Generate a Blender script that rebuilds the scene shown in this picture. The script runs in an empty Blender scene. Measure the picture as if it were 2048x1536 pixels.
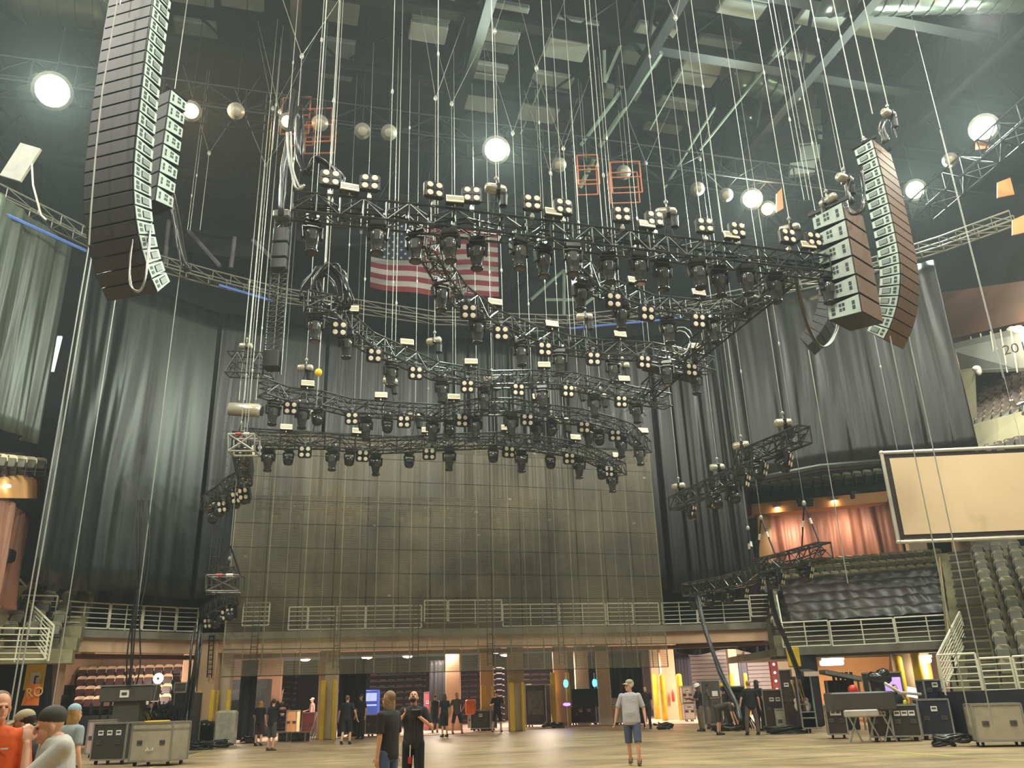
import bpy, math, random
from mathutils import Vector, Matrix, Euler
random.seed(7)
SC = bpy.context.scene
COL = SC.collection
PI = math.pi
# ---------------------------------------------------------------- camera
F = 1660.0; HC = 1.55
PITCH = math.atan(625 / F); ROLL = math.atan(139 / 4404)
cd = bpy.data.cameras.new('camera'); cam = bpy.data.objects.new('camera', cd); COL.objects.link(cam)
cd.sensor_width = 36.0; cd.lens = 36.0 * F / 2048; cd.clip_end = 300; cd.clip_start = 0.1
cam.matrix_world = Matrix.Translation((0, 0, HC)) @ Matrix.Rotation(PI / 2 + PITCH, 4, 'X') @ Matrix.Rotation(-ROLL, 4, 'Z')
SC.camera = cam
# ---------------------------------------------------------------- world, exposure
SC.view_settings.view_transform = 'Standard'; SC.view_settings.look = 'None'
SC.view_settings.gamma = 1.0; SC.view_settings.use_curve_mapping = False
SC.view_settings.exposure = 0.2
w = bpy.data.worlds.new('world'); SC.world = w; w.use_nodes = True
w.node_tree.nodes['Background'].inputs[0].default_value = (0.85, 0.95, 1.0, 1)
w.node_tree.nodes['Background'].inputs[1].default_value = 0.10
cy = SC.cycles
cy.max_bounces = 4; cy.diffuse_bounces = 2; cy.glossy_bounces = 1; cy.transmission_bounces = 2
cy.transparent_max_bounces = 8; cy.volume_bounces = 0; cy.caustics_reflective = False; cy.caustics_refractive = False
cy.use_adaptive_sampling = True; cy.adaptive_threshold = 0.05; cy.sample_clamp_indirect = 4.0
try: cy.use_denoising = True
except Exception: pass

def lamp(kind, name, loc, power, color, size=0.3, aim=None, spot=None):
    l = bpy.data.lights.new(name, kind); l.energy = power; l.color = color
    if kind == 'AREA': l.shape = 'DISK'; l.size = size
    else: l.shadow_soft_size = size
    if spot: l.spot_size = math.radians(spot); l.spot_blend = 0.5
    o = bpy.data.objects.new(name, l); COL.objects.link(o); o.location = loc
    if aim is not None: o.rotation_euler = (Vector(aim) - Vector(loc)).to_track_quat('-Z', 'Y').to_euler()
    return o
AX = math.radians(15)
def A(u, v, z=0.0):   # the arena's own axes: u across the stage, v from the house to the back of the stage
    return Vector((u * math.cos(AX) - v * math.sin(AX), u * math.sin(AX) + v * math.cos(AX), z))
HID = (1.0, 0.985, 0.86)
# high bay lamps over the house, behind and above the viewpoint
HOUSE = [(-10, 2), (4, -2), (18, 2), (-12, 14), (2, 13), (14, 13), (26, 13), (-14, 19), (24, 19)]
for u, v in HOUSE:
    lamp('AREA', 'high_bay_light', A(u, v, 25.2), 1500, HID, 1.2, aim=A(u * 0.75 + 1, v + 10, 2))
# ---------------------------------------------------------------- pixels to places
def ray(px, py):
    x = (px - 1024) / F; y = (768 - py) / F
    c, s = math.cos(ROLL), math.sin(ROLL)
    xr = x * c + y * s; yr = -x * s + y * c
    return Vector((xr, math.cos(PITCH) - yr * math.sin(PITCH), math.sin(PITCH) + yr * math.cos(PITCH)))
def PY(px, py, Y): d = ray(px, py); return Vector((0, 0, HC)) + d * (Y / d.y)
def PZ(px, py, Z): d = ray(px, py); return Vector((0, 0, HC)) + d * ((Z - HC) / d.z)
def onpoly(px, py, poly):
    d = ray(px, py)
    for (x0, y0), (x1, y1) in zip(poly[:-1], poly[1:]):
        ex, ey = x1 - x0, y1 - y0
        den = d.x * ey - d.y * ex
        if abs(den) < 1e-9: continue
        t = (x0 * ey - y0 * ex) / den; s = (x0 * d.y - y0 * d.x) / den
        if t > 0 and -1e-6 <= s <= 1 + 1e-6: return Vector((x0 + ex * s, y0 + ey * s, 0))
    return None
# ---------------------------------------------------------------- materials
def srgb(r, g, b):
    f = lambda c: ((c / 255) / 12.92 if c / 255 <= 0.04045 else ((c / 255 + 0.055) / 1.055) ** 2.4)
    return (f(r), f(g), f(b), 1)
_M = {}
def mat(name, col, rough=0.6, metal=0.0, var=0.12, scale=3.0, bump=0.0, emit=None, es=0.0, bscale=None, stretch=None):
    if name in _M: return _M[name]
    m = bpy.data.materials.new(name); m.use_nodes = True; nt = m.node_tree; n = nt.nodes; L = nt.links
    b = n['Principled BSDF']; c = srgb(*col)
    b.inputs['Roughness'].default_value = rough; b.inputs['Metallic'].default_value = metal
    tc = n.new('ShaderNodeTexCoord'); src = tc.outputs['Object']
    if stretch:
        mp = n.new('ShaderNodeMapping'); mp.inputs['Scale'].default_value = stretch; L.new(src, mp.inputs[0]); src = mp.outputs[0]
    no = n.new('ShaderNodeTexNoise'); no.inputs['Scale'].default_value = scale; no.inputs['Detail'].default_value = 4
    L.new(src, no.inputs['Vector'])
    r = n.new('ShaderNodeValToRGB')
    r.color_ramp.elements[0].position = 0.3; r.color_ramp.elements[1].position = 0.7
    r.color_ramp.elements[0].color = tuple(x * (1 - var) for x in c[:3]) + (1,)
    r.color_ramp.elements[1].color = tuple(min(1, x * (1 + var)) for x in c[:3]) + (1,)
    L.new(no.outputs['Fac'], r.inputs[0]); L.new(r.outputs[0], b.inputs['Base Color'])
    if bump:
        n2 = n.new('ShaderNodeTexNoise'); n2.inputs['Scale'].default_value = bscale or scale * 4; L.new(src, n2.inputs['Vector'])
        bp = n.new('ShaderNodeBump'); bp.inputs['Strength'].default_value = bump; L.new(n2.outputs['Fac'], bp.inputs['Height']); L.new(bp.outputs[0], b.inputs['Normal'])
    if emit: b.inputs['Emission Color'].default_value = srgb(*emit); b.inputs['Emission Strength'].default_value = es
    _M[name] = m; return m
BLACK = mat('black_paint', (38, 38, 37), 0.38, 0.3, 0.2, 6)
GLOSS = mat('black_plastic', (52, 52, 50), 0.22, 0.25, 0.2, 6)
FIXGREY = mat('fixture_grey', (92, 92, 88), 0.28, 0.35, 0.2, 8)
TRUSSM = mat('truss_aluminium_dark', (72, 74, 72), 0.28, 0.4, 0.5, 4)
ALU = mat('bare_aluminium', (176, 178, 170), 0.32, 0.7, 0.12, 5)
STEEL = mat('galvanised_line', (172, 172, 162), 0.45, 0.25, 0.12, 3)
CREAM = mat('lamp_face_cream', (240, 230, 205), 0.35, 0, 0.04, 6)
LENS = mat('lens_glass', (70, 76, 80), 0.08, 0.5, 0.1, 4)
WHITEP = mat('white_rail_paint', (222, 220, 196), 0.45, 0, 0.06, 4)
CONC = mat('concrete', (190, 172, 140), 0.8, 0, 0.14, 1.2, 0.15)
CONCD = mat('concrete_grey', (120, 116, 100), 0.8, 0, 0.2, 1.5, 0.15)
YEL = mat('yellow_paint', (236, 196, 40), 0.45, 0, 0.08, 3)
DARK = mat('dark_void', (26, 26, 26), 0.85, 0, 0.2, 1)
CASEW = mat('case_laminate_grey', (170, 162, 140), 0.5, 0, 0.12, 4)
CASEB = mat('case_laminate_black', (48, 44, 40), 0.5, 0, 0.15, 4)
LABELW = mat('label_white', (232, 230, 222), 0.6, 0, 0.05, 6)
# ---------------------------------------------------------------- mesh builder
class MB:
    def __init__(s): s.v = []; s.f = []; s.m = []
    def add(s, vs, fs, mi=0):
        o = len(s.v); s.v += [tuple(v) for v in vs]; s.f += [tuple(i + o for i in f) for f in fs]; s.m += [mi] * len(fs); return s
    def box(s, c, sz, R=None, mi=0, bev=0.0):
        c = Vector(c); hx, hy, hz = sz[0] / 2, sz[1] / 2, sz[2] / 2
        if bev:
            b = min(bev, hx * .9, hy * .9, hz * .9); P = []
            for zz, ins in ((-hz, b), (-hz + b, 0), (hz - b, 0), (hz, b)):
                x, y = hx - ins, hy - ins
                P += [(-x + b, -y, zz), (x - b, -y, zz), (x, -y + b, zz), (x, y - b, zz), (x - b, y, zz), (-x + b, y, zz), (-x, y - b, zz), (-x, -y + b, zz)]
            fs = [tuple(range(7, -1, -1)), tuple(range(24, 32))]
            for k in range(3):
                for i in range(8): j = (i + 1) % 8; fs.append((k * 8 + i, k * 8 + j, k * 8 + 8 + j, k * 8 + 8 + i))
        else:
            P = [(x, y, z) for z in (-hz, hz) for x, y in ((-hx, -hy), (hx, -hy), (hx, hy), (-hx, hy))]
            fs = [(3, 2, 1, 0), (4, 5, 6, 7), (0, 1, 5, 4), (1, 2, 6, 5), (2, 3, 7, 6), (3, 0, 4, 7)]
        R = R or Matrix.Identity(3)
        return s.add([c + R @ Vector(p) for p in P], fs, mi)
    def tube(s, p, q, r, n=6, r2=None, mi=0):
        p = Vector(p); q = Vector(q); d = q - p
        if d.length < 1e-6: return s
        r2 = r if r2 is None else r2
        R = d.to_track_quat('Z', 'Y').to_matrix(); V = []
        for c, rr in ((p, r), (q, r2)):
            for i in range(n): a = 2 * PI * i / n; V.append(c + R @ Vector((rr * math.cos(a), rr * math.sin(a), 0)))
        fs = [(i, (i + 1) % n, n + (i + 1) % n, n + i) for i in range(n)] + [tuple(range(n - 1, -1, -1)), tuple(range(n, 2 * n))]
        return s.add(V, fs, mi)
    def path(s, pts, r, n=6, mi=0):
        pts = [Vector(p) for p in pts]; V = []; up = Vector((0.13, 0.31, 1)).normalized()
        for i, p in enumerate(pts):
            t = (pts[min(i + 1, len(pts) - 1)] - pts[max(i - 1, 0)]).normalized()
            a = t.cross(up)
            if a.length < 1e-3: a = t.cross(Vector((1, 0, 0)))
            a.normalize(); b = t.cross(a)
            for k in range(n): g = 2 * PI * k / n; V.append(p + (a * math.cos(g) + b * math.sin(g)) * r)
        fs = []
        for i in range(len(pts) - 1):
            for k in range(n): j = (k + 1) % n; fs.append((i * n + k, i * n + j, (i + 1) * n + j, (i + 1) * n + k))
        fs += [tuple(range(n - 1, -1, -1)), tuple(range((len(pts) - 1) * n, len(pts) * n))]
        return s.add(V, fs, mi)
    def lathe(s, prof, n=14, c=(0, 0, 0), R=None, mi=0):
        c = Vector(c); R = R or Matrix.Identity(3); V = []; fs = []
        for r, z in prof:
            for i in range(n): a = 2 * PI * i / n; V.append(c + R @ Vector((r * math.cos(a), r * math.sin(a), z)))
        for k in range(len(prof) - 1):
            for i in range(n): j = (i + 1) % n; fs.append((k * n + i, k * n + j, (k + 1) * n + j, (k + 1) * n + i))
        fs += [tuple(range(n - 1, -1, -1)), tuple(range((len(prof) - 1) * n, len(prof) * n))]
        return s.add(V, fs, mi)
    def ell(s, c, rad, R=None, nu=12, nv=8, mi=0):
        c = Vector(c); R = R or Matrix.Identity(3); V = []; fs = []
        for j in range(1, nv):
            t = PI * j / nv
            for i in range(nu):
                a = 2 * PI * i / nu
                V.append(c + R @ Vector((rad[0] * math.sin(t) * math.cos(a), rad[1] * math.sin(t) * math.sin(a), rad[2] * math.cos(t))))
        V.append(c + R @ Vector((0, 0, rad[2]))); V.append(c + R @ Vector((0, 0, -rad[2]))); T = len(V) - 2
        for j in range(nv - 2):
            for i in range(nu): k = (i + 1) % nu; fs.append((j * nu + i, (j + 1) * nu + i, (j + 1) * nu + k, j * nu + k))
        for i in range(nu):
            k = (i + 1) % nu; fs.append((T, i, k)); b = (nv - 2) * nu; fs.append((T + 1, b + k, b + i))
        return s.add(V, fs, mi)
    def grid(s, fn, nu, nv, mi=0, thick=None):
        V = [Vector(fn(i / nu, j / nv)) for j in range(nv + 1) for i in range(nu + 1)]; fs = []
        for j in range(nv):
            for i in range(nu): a = j * (nu + 1) + i; fs.append((a, a + 1, a + nu + 2, a + nu + 1))
        if thick:
            t = Vector(thick); N = len(V); V += [v + t for v in V]
            fs += [tuple(N + i for i in reversed(f)) for f in list(fs)]
            w1 = nu + 1
            bd = [i for i in range(w1)] + [j * w1 + nu for j in range(1, nv + 1)] + [nv * w1 + i for i in range(nu - 1, -1, -1)] + [j * w1 for j in range(nv - 1, 0, -1)]
            for a, b in zip(bd, bd[1:] + bd[:1]): fs.append((b, a, N + a, N + b))
        return s.add(V, fs, mi)
    def build(s, name, mats, parent=None, world=True, smooth=False, loc=None):
        me = bpy.data.meshes.new(name); off = Vector((0, 0, 0))
        if parent is not None and world:
            q = parent
            while q is not None: off = off + q.location; q = q.parent
        if loc is not None: off = Vector(loc)
        me.from_pydata([tuple(Vector(v) - off) for v in s.v], [], s.f)
        for m in (mats if isinstance(mats, (list, tuple)) else [mats]): me.materials.append(m)
        if any(s.m): me.polygons.foreach_set('material_index', s.m)
        if smooth: me.polygons.foreach_set('use_smooth', [True] * len(me.polygons))
        me.update()
        o = bpy.data.objects.new(name, me); COL.objects.link(o)
        if parent is not None: o.parent = parent
        if loc is not None: o.location = loc
        return o
def tag(o, label=None, cat=None, group=None, kind=None):
    if label: o['label'] = label
    if cat: o['category'] = cat
    if group: o['group'] = group
    if kind: o['kind'] = kind
    return o
def thing(name, label, cat, loc=(0, 0, 0), group=None, rotz=0.0):
    o = bpy.data.objects.new(name, None); COL.objects.link(o); o.location = loc; o.rotation_euler = (0, 0, rotz)
    o.empty_display_size = 0.2
    return tag(o, label, cat, group)
KIDS = {}
def kids(o): return list(o.children)
def copy_tree(o, parent=None):
    c = o.copy(); COL.objects.link(c)
    if parent is not None: c.parent = parent
    for ch in kids(o): copy_tree(ch, c)
    return c
USED = {}
def place(proto, loc, rot, label, group=None, scale=None):
    if proto.name not in USED: USED[proto.name] = 1; o = proto
    else: o = copy_tree(proto)
    o.location = loc; o.rotation_euler = rot if not isinstance(rot, (int, float)) else (0, 0, rot)
    if scale: o.scale = scale
    o['label'] = label
    if group: o['group'] = group
    return o
ORD = 'first second third fourth fifth sixth seventh eighth ninth tenth eleventh twelfth thirteenth fourteenth fifteenth sixteenth seventeenth eighteenth nineteenth twentieth'.split()
TENS = 'twenty thirty forty fifty sixty seventy eighty ninety'.split()
def nth(i):   # 0-based
    n = i + 1
    if n <= 20: return ORD[i]
    if n % 10 == 0: return {30: 'thirtieth', 40: 'fortieth', 50: 'fiftieth'}.get(n, str(n))
    return TENS[n // 10 - 2] + '-' + ORD[n % 10 - 1]
def struct(name, mb, m, **k): return tag(mb.build(name, m, **k), kind='structure')
def yaw(v): return math.atan2(v[1], v[0])
# ================================================================ the setting
# floor: polished concrete with cloudy wear
def floor_mat():
    m = bpy.data.materials.new('polished_concrete_floor'); m.use_nodes = True; n = m.node_tree.nodes; L = m.node_tree.links
    b = n['Principled BSDF']; tc = n.new('ShaderNodeTexCoord')
    mp = n.new('ShaderNodeMapping'); mp.inputs['Scale'].default_value = (0.5, 1.4, 1); mp.inputs['Rotation'].default_value = (0, 0, -0.1); L.new(tc.outputs['Object'], mp.inputs[0])
    a = n.new('ShaderNodeTexNoise'); a.inputs['Scale'].default_value = 0.9; a.inputs['Detail'].default_value = 8; a.inputs['Roughness'].default_value = 0.65; L.new(mp.outputs[0], a.inputs['Vector'])
    r = n.new('ShaderNodeValToRGB'); e = r.color_ramp.elements
    e[0].position = 0.3; e[0].color = srgb(120, 108, 84); e[1].position = 0.72; e[1].color = srgb(190, 160, 122)
    L.new(a.outputs['Fac'], r.inputs[0]); L.new(r.outputs[0], b.inputs['Base Color'])
    r2 = n.new('ShaderNodeMapRange'); r2.inputs[3].default_value = 0.25; r2.inputs[4].default_value = 0.55; L.new(a.outputs['Fac'], r2.inputs[0]); L.new(r2.outputs[0], b.inputs['Roughness'])
    n2 = n.new('ShaderNodeTexNoise'); n2.inputs['Scale'].default_value = 6; L.new(mp.outputs[0], n2.inputs['Vector'])
    bp = n.new('ShaderNodeBump'); bp.inputs['Strength'].default_value = 0.05; L.new(n2.outputs['Fac'], bp.inputs['Height']); L.new(bp.outputs[0], b.inputs['Normal'])
    return m
struct('floor', MB().box((0, 20, -0.1), (110, 100, 0.2)), floor_mat())
# the loading level beyond the arena floor, a pinkish smooth slab
EDGE = [(-26, 27), (-18.4, 34.0), (-14.7, 38.3), (-5.5, 39.9), (7.4, 42.6), (12.9, 42.4)]
PINK = mat('pinkish_concrete', (214, 188, 164), 0.55, 0, 0.08, 0.8)
f2 = MB(); pts = [PZ(385, 1492, .02), PZ(620, 1478, .02), PZ(860, 1470, .02), PZ(1000, 1462, .02), PZ(1150, 1452, .02), PZ(1420, 1447, .02)]
n = len(pts); f2.add(pts + [Vector((16, 47, .02)), Vector((16, 75, .02)), Vector((-22, 75, .02)), Vector((-20, 41, .02))], [tuple(range(n + 4))])
struct('floor', f2, PINK)
# paint lines on the floor
for i, (a, b) in enumerate([((1200, 1538), (2048, 1500)), ((1490, 1487), (1900, 1512)), ((300, 1536), (420, 1500)), ((1740, 1500), (2048, 1522))]):
    p, q = PZ(*a, .004), PZ(*b, .004); d = (q - p).normalized().cross(Vector((0, 0, 1))) * .03
    struct('trim_%d' % (i + 1), MB().add([p - d, q - d, q + d, p + d], [(0, 1, 2, 3)]), mat('floor_line', (196, 200, 90), 0.6, 0, 0.1, 2))
# roof deck
ROOF = mat('roof_deck', (50, 55, 57), 0.7, 0, 0.2, 0.5)
m = MB(); m.add([A(-46, -22, 31), A(60, -22, 31), A(60, 62, 31), A(-46, 62, 31)], [(3, 2, 1, 0)])
m.add([A(-46, -22, 31.2), A(60, -22, 31.2), A(60, 62, 31.2), A(-46, 62, 31.2)], [(0, 1, 2, 3)])
for k in range(0, 54):   # ribs of the deck
    v = -20 + k * 1.5
    m.add([A(-46, v, 30.9), A(60, v, 30.9), A(60, v + .25, 30.9), A(-46, v + .25, 30.9)], [(3, 2, 1, 0)])
struct('ceiling', m, ROOF)
WALLD = mat('dark_upper_wall', (52, 54, 58), 0.85, 0, 0.25, 0.25)
def wallq(name, a, b, z0, z1, m, t=0.3):
    a = Vector((a[0], a[1], 0)); b = Vector((b[0], b[1], 0)); d = (b - a).normalized(); nrm = Vector((-d.y, d.x, 0)) * t
    V = [a + Vector((0, 0, z0)), b + Vector((0, 0, z0)), b + Vector((0, 0, z1)), a + Vector((0, 0, z1))]
    V += [v + nrm for v in V]
    return struct(name, MB().add(V, [(0, 1, 2, 3), (7, 6, 5, 4), (4, 5, 1, 0), (3, 2, 6, 7), (0, 3, 7, 4), (1, 5, 6, 2)]), m)
wallq('wall_back', A(-30, 50), A(40, 50), 8, 31, WALLD)
wallq('wall_left', A(-30, -22), A(-30, 50), 0, 31, WALLD)
wallq('wall_right', A(40, 50), A(40, -22), 0, 31, WALLD)
# ---- roof steel: girders along the house, crossing trusses
BEAM = mat('painted_roof_steel', (32, 37, 39), 0.55, 0.2, 0.15, 0.8)
BEAMG = mat('pale_green_steel', (150, 172, 158), 0.5, 0.1, 0.1, 1)
def ibeam(mb, p, q, w, h, mi=0):
    p = Vector(p); q = Vector(q); d = (q - p); L_ = d.length; R = Matrix((d.normalized(), Vector((0, 0, 1)).cross(d).normalized(), Vector((0, 0, 1)))).transposed()
    c = (p + q) / 2; up = R @ Vector((0, 0, 1))
    mb.box(c + up * (h / 2), (L_, w, h * .12), R, mi); mb.box(c - up * (h / 2), (L_, w, h * .12), R, mi); mb.box(c, (L_, w * .18, h), R, mi)
GIRD = [(-15, 'far side'), (-7.5, ''), (-1.2, ''), (6.1, ''), (13.4, ''), (20.9, ''), (28, '')]
for i, (u, _) in enumerate(GIRD):
    t = thing('roof_girder', 'dark lattice girder running under the roof deck, %s from the left' % nth(i), 'girder', A(u, 20, 27), 'lattice girders along the roof')
    c = MB(); ibeam(c, A(u, -16, 27), A(u, 49.5, 27), .42, .45); c.build('chord', BEAM, t)
    c = MB(); ibeam(c, A(u, -16, 30.4), A(u, 49.5, 30.4), .42, .4); c.build('chord', BEAM, t)
    wmb = MB()
    for k in range(16):
        v0 = -14 + k * 4; wmb.tube(A(u, v0, 27.1), A(u, v0 + 2, 30.3), .1, 6); wmb.tube(A(u, v0 + 2, 30.3), A(u, v0 + 4, 27.1), .1, 6)
    wmb.build('web_brace', BEAM, t)
for i, v in enumerate([10, 18, 22.5, 26.3, 30.6, 35.2, 40.4]):
    t = thing('roof_crossbeam', 'dark crossbeam between the roof girders, %s from the house end' % nth(i), 'beam', A(6, v, 28.4), 'crossbeams of the roof')
    c = MB(); ibeam(c, A(-29, v, 28.2), A(39, v, 28.2), .5, .5); c.build('flange_beam', BEAM, t)
    c = MB()
    for k in range(14): u0 = -28 + k * 4.8; c.tube(A(u0, v, 28.4), A(u0 + 2.4, v, 30.8), .07, 5); c.tube(A(u0 + 2.4, v, 30.8), A(u0 + 4.8, v, 28.4), .07, 5)
    c.build('brace', BEAM, t)
# pale green diagonal stays that catch the light
for i, (a, za, b, zb) in enumerate([((1322, 105), 27.4, (1200, 292), 26.4), ((1190, 315), 26, (1160, 375), 25), ((1242, 88), 28, (1210, 165), 27), ((1208, 100), 28, (1210, 165), 27),
                                    ((1240, 185), 27, (1162, 290), 26), ((1600, 50), 29, (1400, 300), 26), ((1365, 140), 28, (1300, 260), 26.5), ((1430, 215), 27, (1330, 375), 25), ((1085, 165), 28, (1040, 270), 27), ((940, 140), 28, (908, 235), 27), ((1700, 30), 29, (1560, 215), 27.5)]):
    t = tag(MB().tube(PZ(*a, za), PZ(*b, zb), (.13, .12, .08, .08, .09, .06, .04, .06, .04, .04, .07)[i], 6).build('roof_stay', BEAMG), 'pale steel stay slanting under the roof, %s of eleven' % nth(i), 'roof stay', 'pale stays under the roof')
# sound absorbing panels between the girders
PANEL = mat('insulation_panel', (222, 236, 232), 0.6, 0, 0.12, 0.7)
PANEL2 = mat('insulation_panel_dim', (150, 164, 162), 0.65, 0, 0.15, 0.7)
k = 0
for u, w_, cells in [(4.5, 1.7, [(27.4, 28.9), (29.1, 30.2)]), (7.7, 1.9, [(27.2, 28.6), (28.75, 29.5), (29.6, 30.1), (31, 31.5), (31.6, 32.6), (32.8, 34.4)]),
                     (11.0, 2.0, [(24.4, 25.6), (27.4, 28.5), (28.7, 29.9), (31.0, 31.8), (32, 33.3), (33.4, 34.6)]), (14.7, 1.9, [(24.2, 25), (26.9, 28.1), (28.2, 29.5), (31.2, 32.6)]),
                     (17.9, 2.1, [(23.6, 24.6), (24.7, 25.6), (27, 28.2), (28.4, 29.3), (29.4, 30.2), (31.4, 32.6), (32.8, 34)]), (21.8, 2.2, [(22.8, 23.6), (24, 25.4), (27, 28), (28.2, 29.2)]),
                     (24.5, 2, [(23, 24), (24.2, 25.4)]), (-5.7, 1.8, [(28.8, 30.2), (31.2, 33)]), (-1.0 - 2.6, 1.8, [(27.4, 28.2), (28.4, 30)]), (0.6, 1.5, [(27.5, 29.9), (31, 33.6)]), (-10, 1.8, [(27, 29.5)])]:
    for (v0, v1) in cells:
        mb = MB(); mb.box(A(u, (v0 + v1) / 2, 30.1), (w_, v1 - v0, .3), Matrix.Rotation(AX, 3, 'Z'), bev=.05)
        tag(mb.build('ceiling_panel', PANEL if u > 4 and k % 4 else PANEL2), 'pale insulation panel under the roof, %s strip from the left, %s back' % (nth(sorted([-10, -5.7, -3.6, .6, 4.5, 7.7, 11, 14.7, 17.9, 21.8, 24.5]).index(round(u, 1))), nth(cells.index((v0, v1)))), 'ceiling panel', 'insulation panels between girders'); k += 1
# big round air ducts
DUCT = mat('dark_glossy_duct', (104, 110, 104), 0.22, 0.6, 0.15, 0.6, 0.05, bscale=2)
def duct(a, b, r, label, seg=14, sag=0.0):
    a = Vector(a); b = Vector(b); t = thing('air_duct', label, 'duct', (a + b) / 2); d = b - a
    mb = MB(); mb.path([a + d * (i / seg) - Vector((0, 0, sag * math.sin(PI * i / seg))) for i in range(seg + 1)], r, 24); mb.build('duct_body', DUCT, t, smooth=True)
    mb = MB()
    for i in range(1, seg): p = a + d * (i / seg) - Vector((0, 0, sag * math.sin(PI * i / seg))); mb.tube(p - d.normalized() * .05, p + d.normalized() * .05, r + .05, 24)
    mb.build('joint_ring', DUCT, t)
duct(PZ(1640, -45, 29), PZ(2080, -55, 28.5), 1.5, 'large shiny round air duct above the right speaker hangs')
duct(PZ(1465, 135, 29.3), PZ(1600, 190, 29.3), .9, 'round duct with a bright lower edge between roof girders', 6)
duct(PZ(1470, 235, 29.3), PZ(1585, 270, 29.3), .8, 'smaller round duct deeper behind the roof girders', 6)
duct(PZ(20, -20, 29), PZ(230, 15, 29), 1.2, 'round duct in the hazy upper left corner of the roof', 6)
# curved light strip of panels, right of centre
CP = mat('curved_panel', (150, 162, 150), 0.6, 0, 0.1, 1)
t = thing('curved_bulkhead', 'pale curved bulkhead panelling beside the right speaker hangs', 'bulkhead', PZ(1625, 250, 27))
for k, (y0, y1, x0, x1) in enumerate([(178, 218, 1590, 1634), (222, 252, 1592, 1642), (256, 290, 1600, 1645), (294, 322, 1600, 1640), (326, 350, 1580, 1630)]):
    V = [PY(x0, y1, 36), PY(x1, y1 - 6, 36), PY(x1, y0 - 6, 36), PY(x0, y0, 36)]
    MB().add(V + [v + Vector((0, .3, 0)) for v in V], [(0, 1, 2, 3), (7, 6, 5, 4), (0, 4, 5, 1), (2, 6, 7, 3), (1, 5, 6, 2), (0, 3, 7, 4)]).build('curved_panel', CP, t)
# dark curved banks of folded back panelling high behind the rig
BANK = mat('dark_bank', (66, 66, 72), 0.6, 0, 0.15, 0.5)
for k, (x0, x1, ys) in enumerate([(345, 560, (270, 330, 372, 412, 452, 492)), (560, 760, (300, 360, 420, 470))]):
    t = thing('ceiling_baffle', ['layered dark curved baffle behind the left light tower', 'layered dark curved baffle behind the upper rig'][k], 'baffle', PY((x0 + x1) / 2, 400, 44))
    for y0, y1 in zip(ys[:-1], ys[1:]):
        mb = MB(); mb.grid(lambda s, q, y0=y0, y1=y1: PY(x0 + (x1 - x0) * s, y0 + (y1 - y0) * q + 22 * math.sin(PI * s * .8), 44 - 0.5 * q), 12, 3, thick=(0, .25, 0)); mb.build('baffle_panel', BANK, t)
# pale slanting struts in the opening above the left curtains
STRUT = mat('pale_strut', (170, 168, 172), 0.5, 0.1, 0.08, 1)
for i, (a, b) in enumerate([((378, 462), (440, 532)), ((338, 440), (330, 528)), ((470, 475), (462, 536)), ((505, 480), (548, 520)), ((1062, 600), (1128, 540)), ((1128, 540), (1128, 630)), ((1150, 625), (1230, 560)), ((1092, 600), (1160, 600))]):
    tag(MB().tube(PY(*a, 42.5), PY(*b, 42.5), .13 if i < 4 else .1, 6).build('wall_strut', STRUT if i < 4 else BEAMG), 'pale steel strut behind the rig, %s of eight from the left side' % nth(i), 'strut', 'struts behind the curtain truss')
# catwalk at the lamp row
def lattice(name, label, cat, p, q, w, h, m=BEAM, step=1.2, rr=.05, group=None):
    p = Vector(p); q = Vector(q); d = q - p; L_ = d.length; n = max(1, round(L_ / step)); dn = d.normalized(); s = dn.cross(Vector((0, 0, 1))).normalized() * w / 2; u = Vector((0, 0, h / 2))
    t = thing(name, label, cat, (p + q) / 2, group)
    for a in (s + u, s - u, -s + u, -s - u): MB().tube(p + a, q + a, rr, 6).build('chord', m, t)
    mb = MB()
    for i in range(n + 1):
        c = p + d * (i / n); mb.tube(c + s + u, c + s - u, rr * .7, 5); mb.tube(c - s + u, c - s - u, rr * .7, 5); mb.tube(c + s + u, c - s + u, rr * .7, 5); mb.tube(c + s - u, c - s - u, rr * .7, 5)
        if i < n:
            e = p + d * ((i + 1) / n); a = 1 if i % 2 else -1
            mb.tube(c + s + u * a, e + s - u * a, rr * .7, 5); mb.tube(c - s + u * a, e - s - u * a, rr * .7, 5); mb.tube(c + s * a - u, e - s * a - u, rr * .7, 5)
    mb.build('bracing', m, t); return t
lattice('catwalk', 'dark lattice catwalk across the roof carrying the bright lamps', 'catwalk', A(-29, 30.6, 25.2), A(39, 30.6, 25.2), 1.2, 1.1, BEAM, 1.6)
lattice('catwalk', 'slanting catwalk with railings below the two rightmost lamps', 'catwalk', PZ(1838, 425, 21.5), PZ(2100, 195, 22.5), 1.0, .9, BEAM, 1.0, .04)
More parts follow.
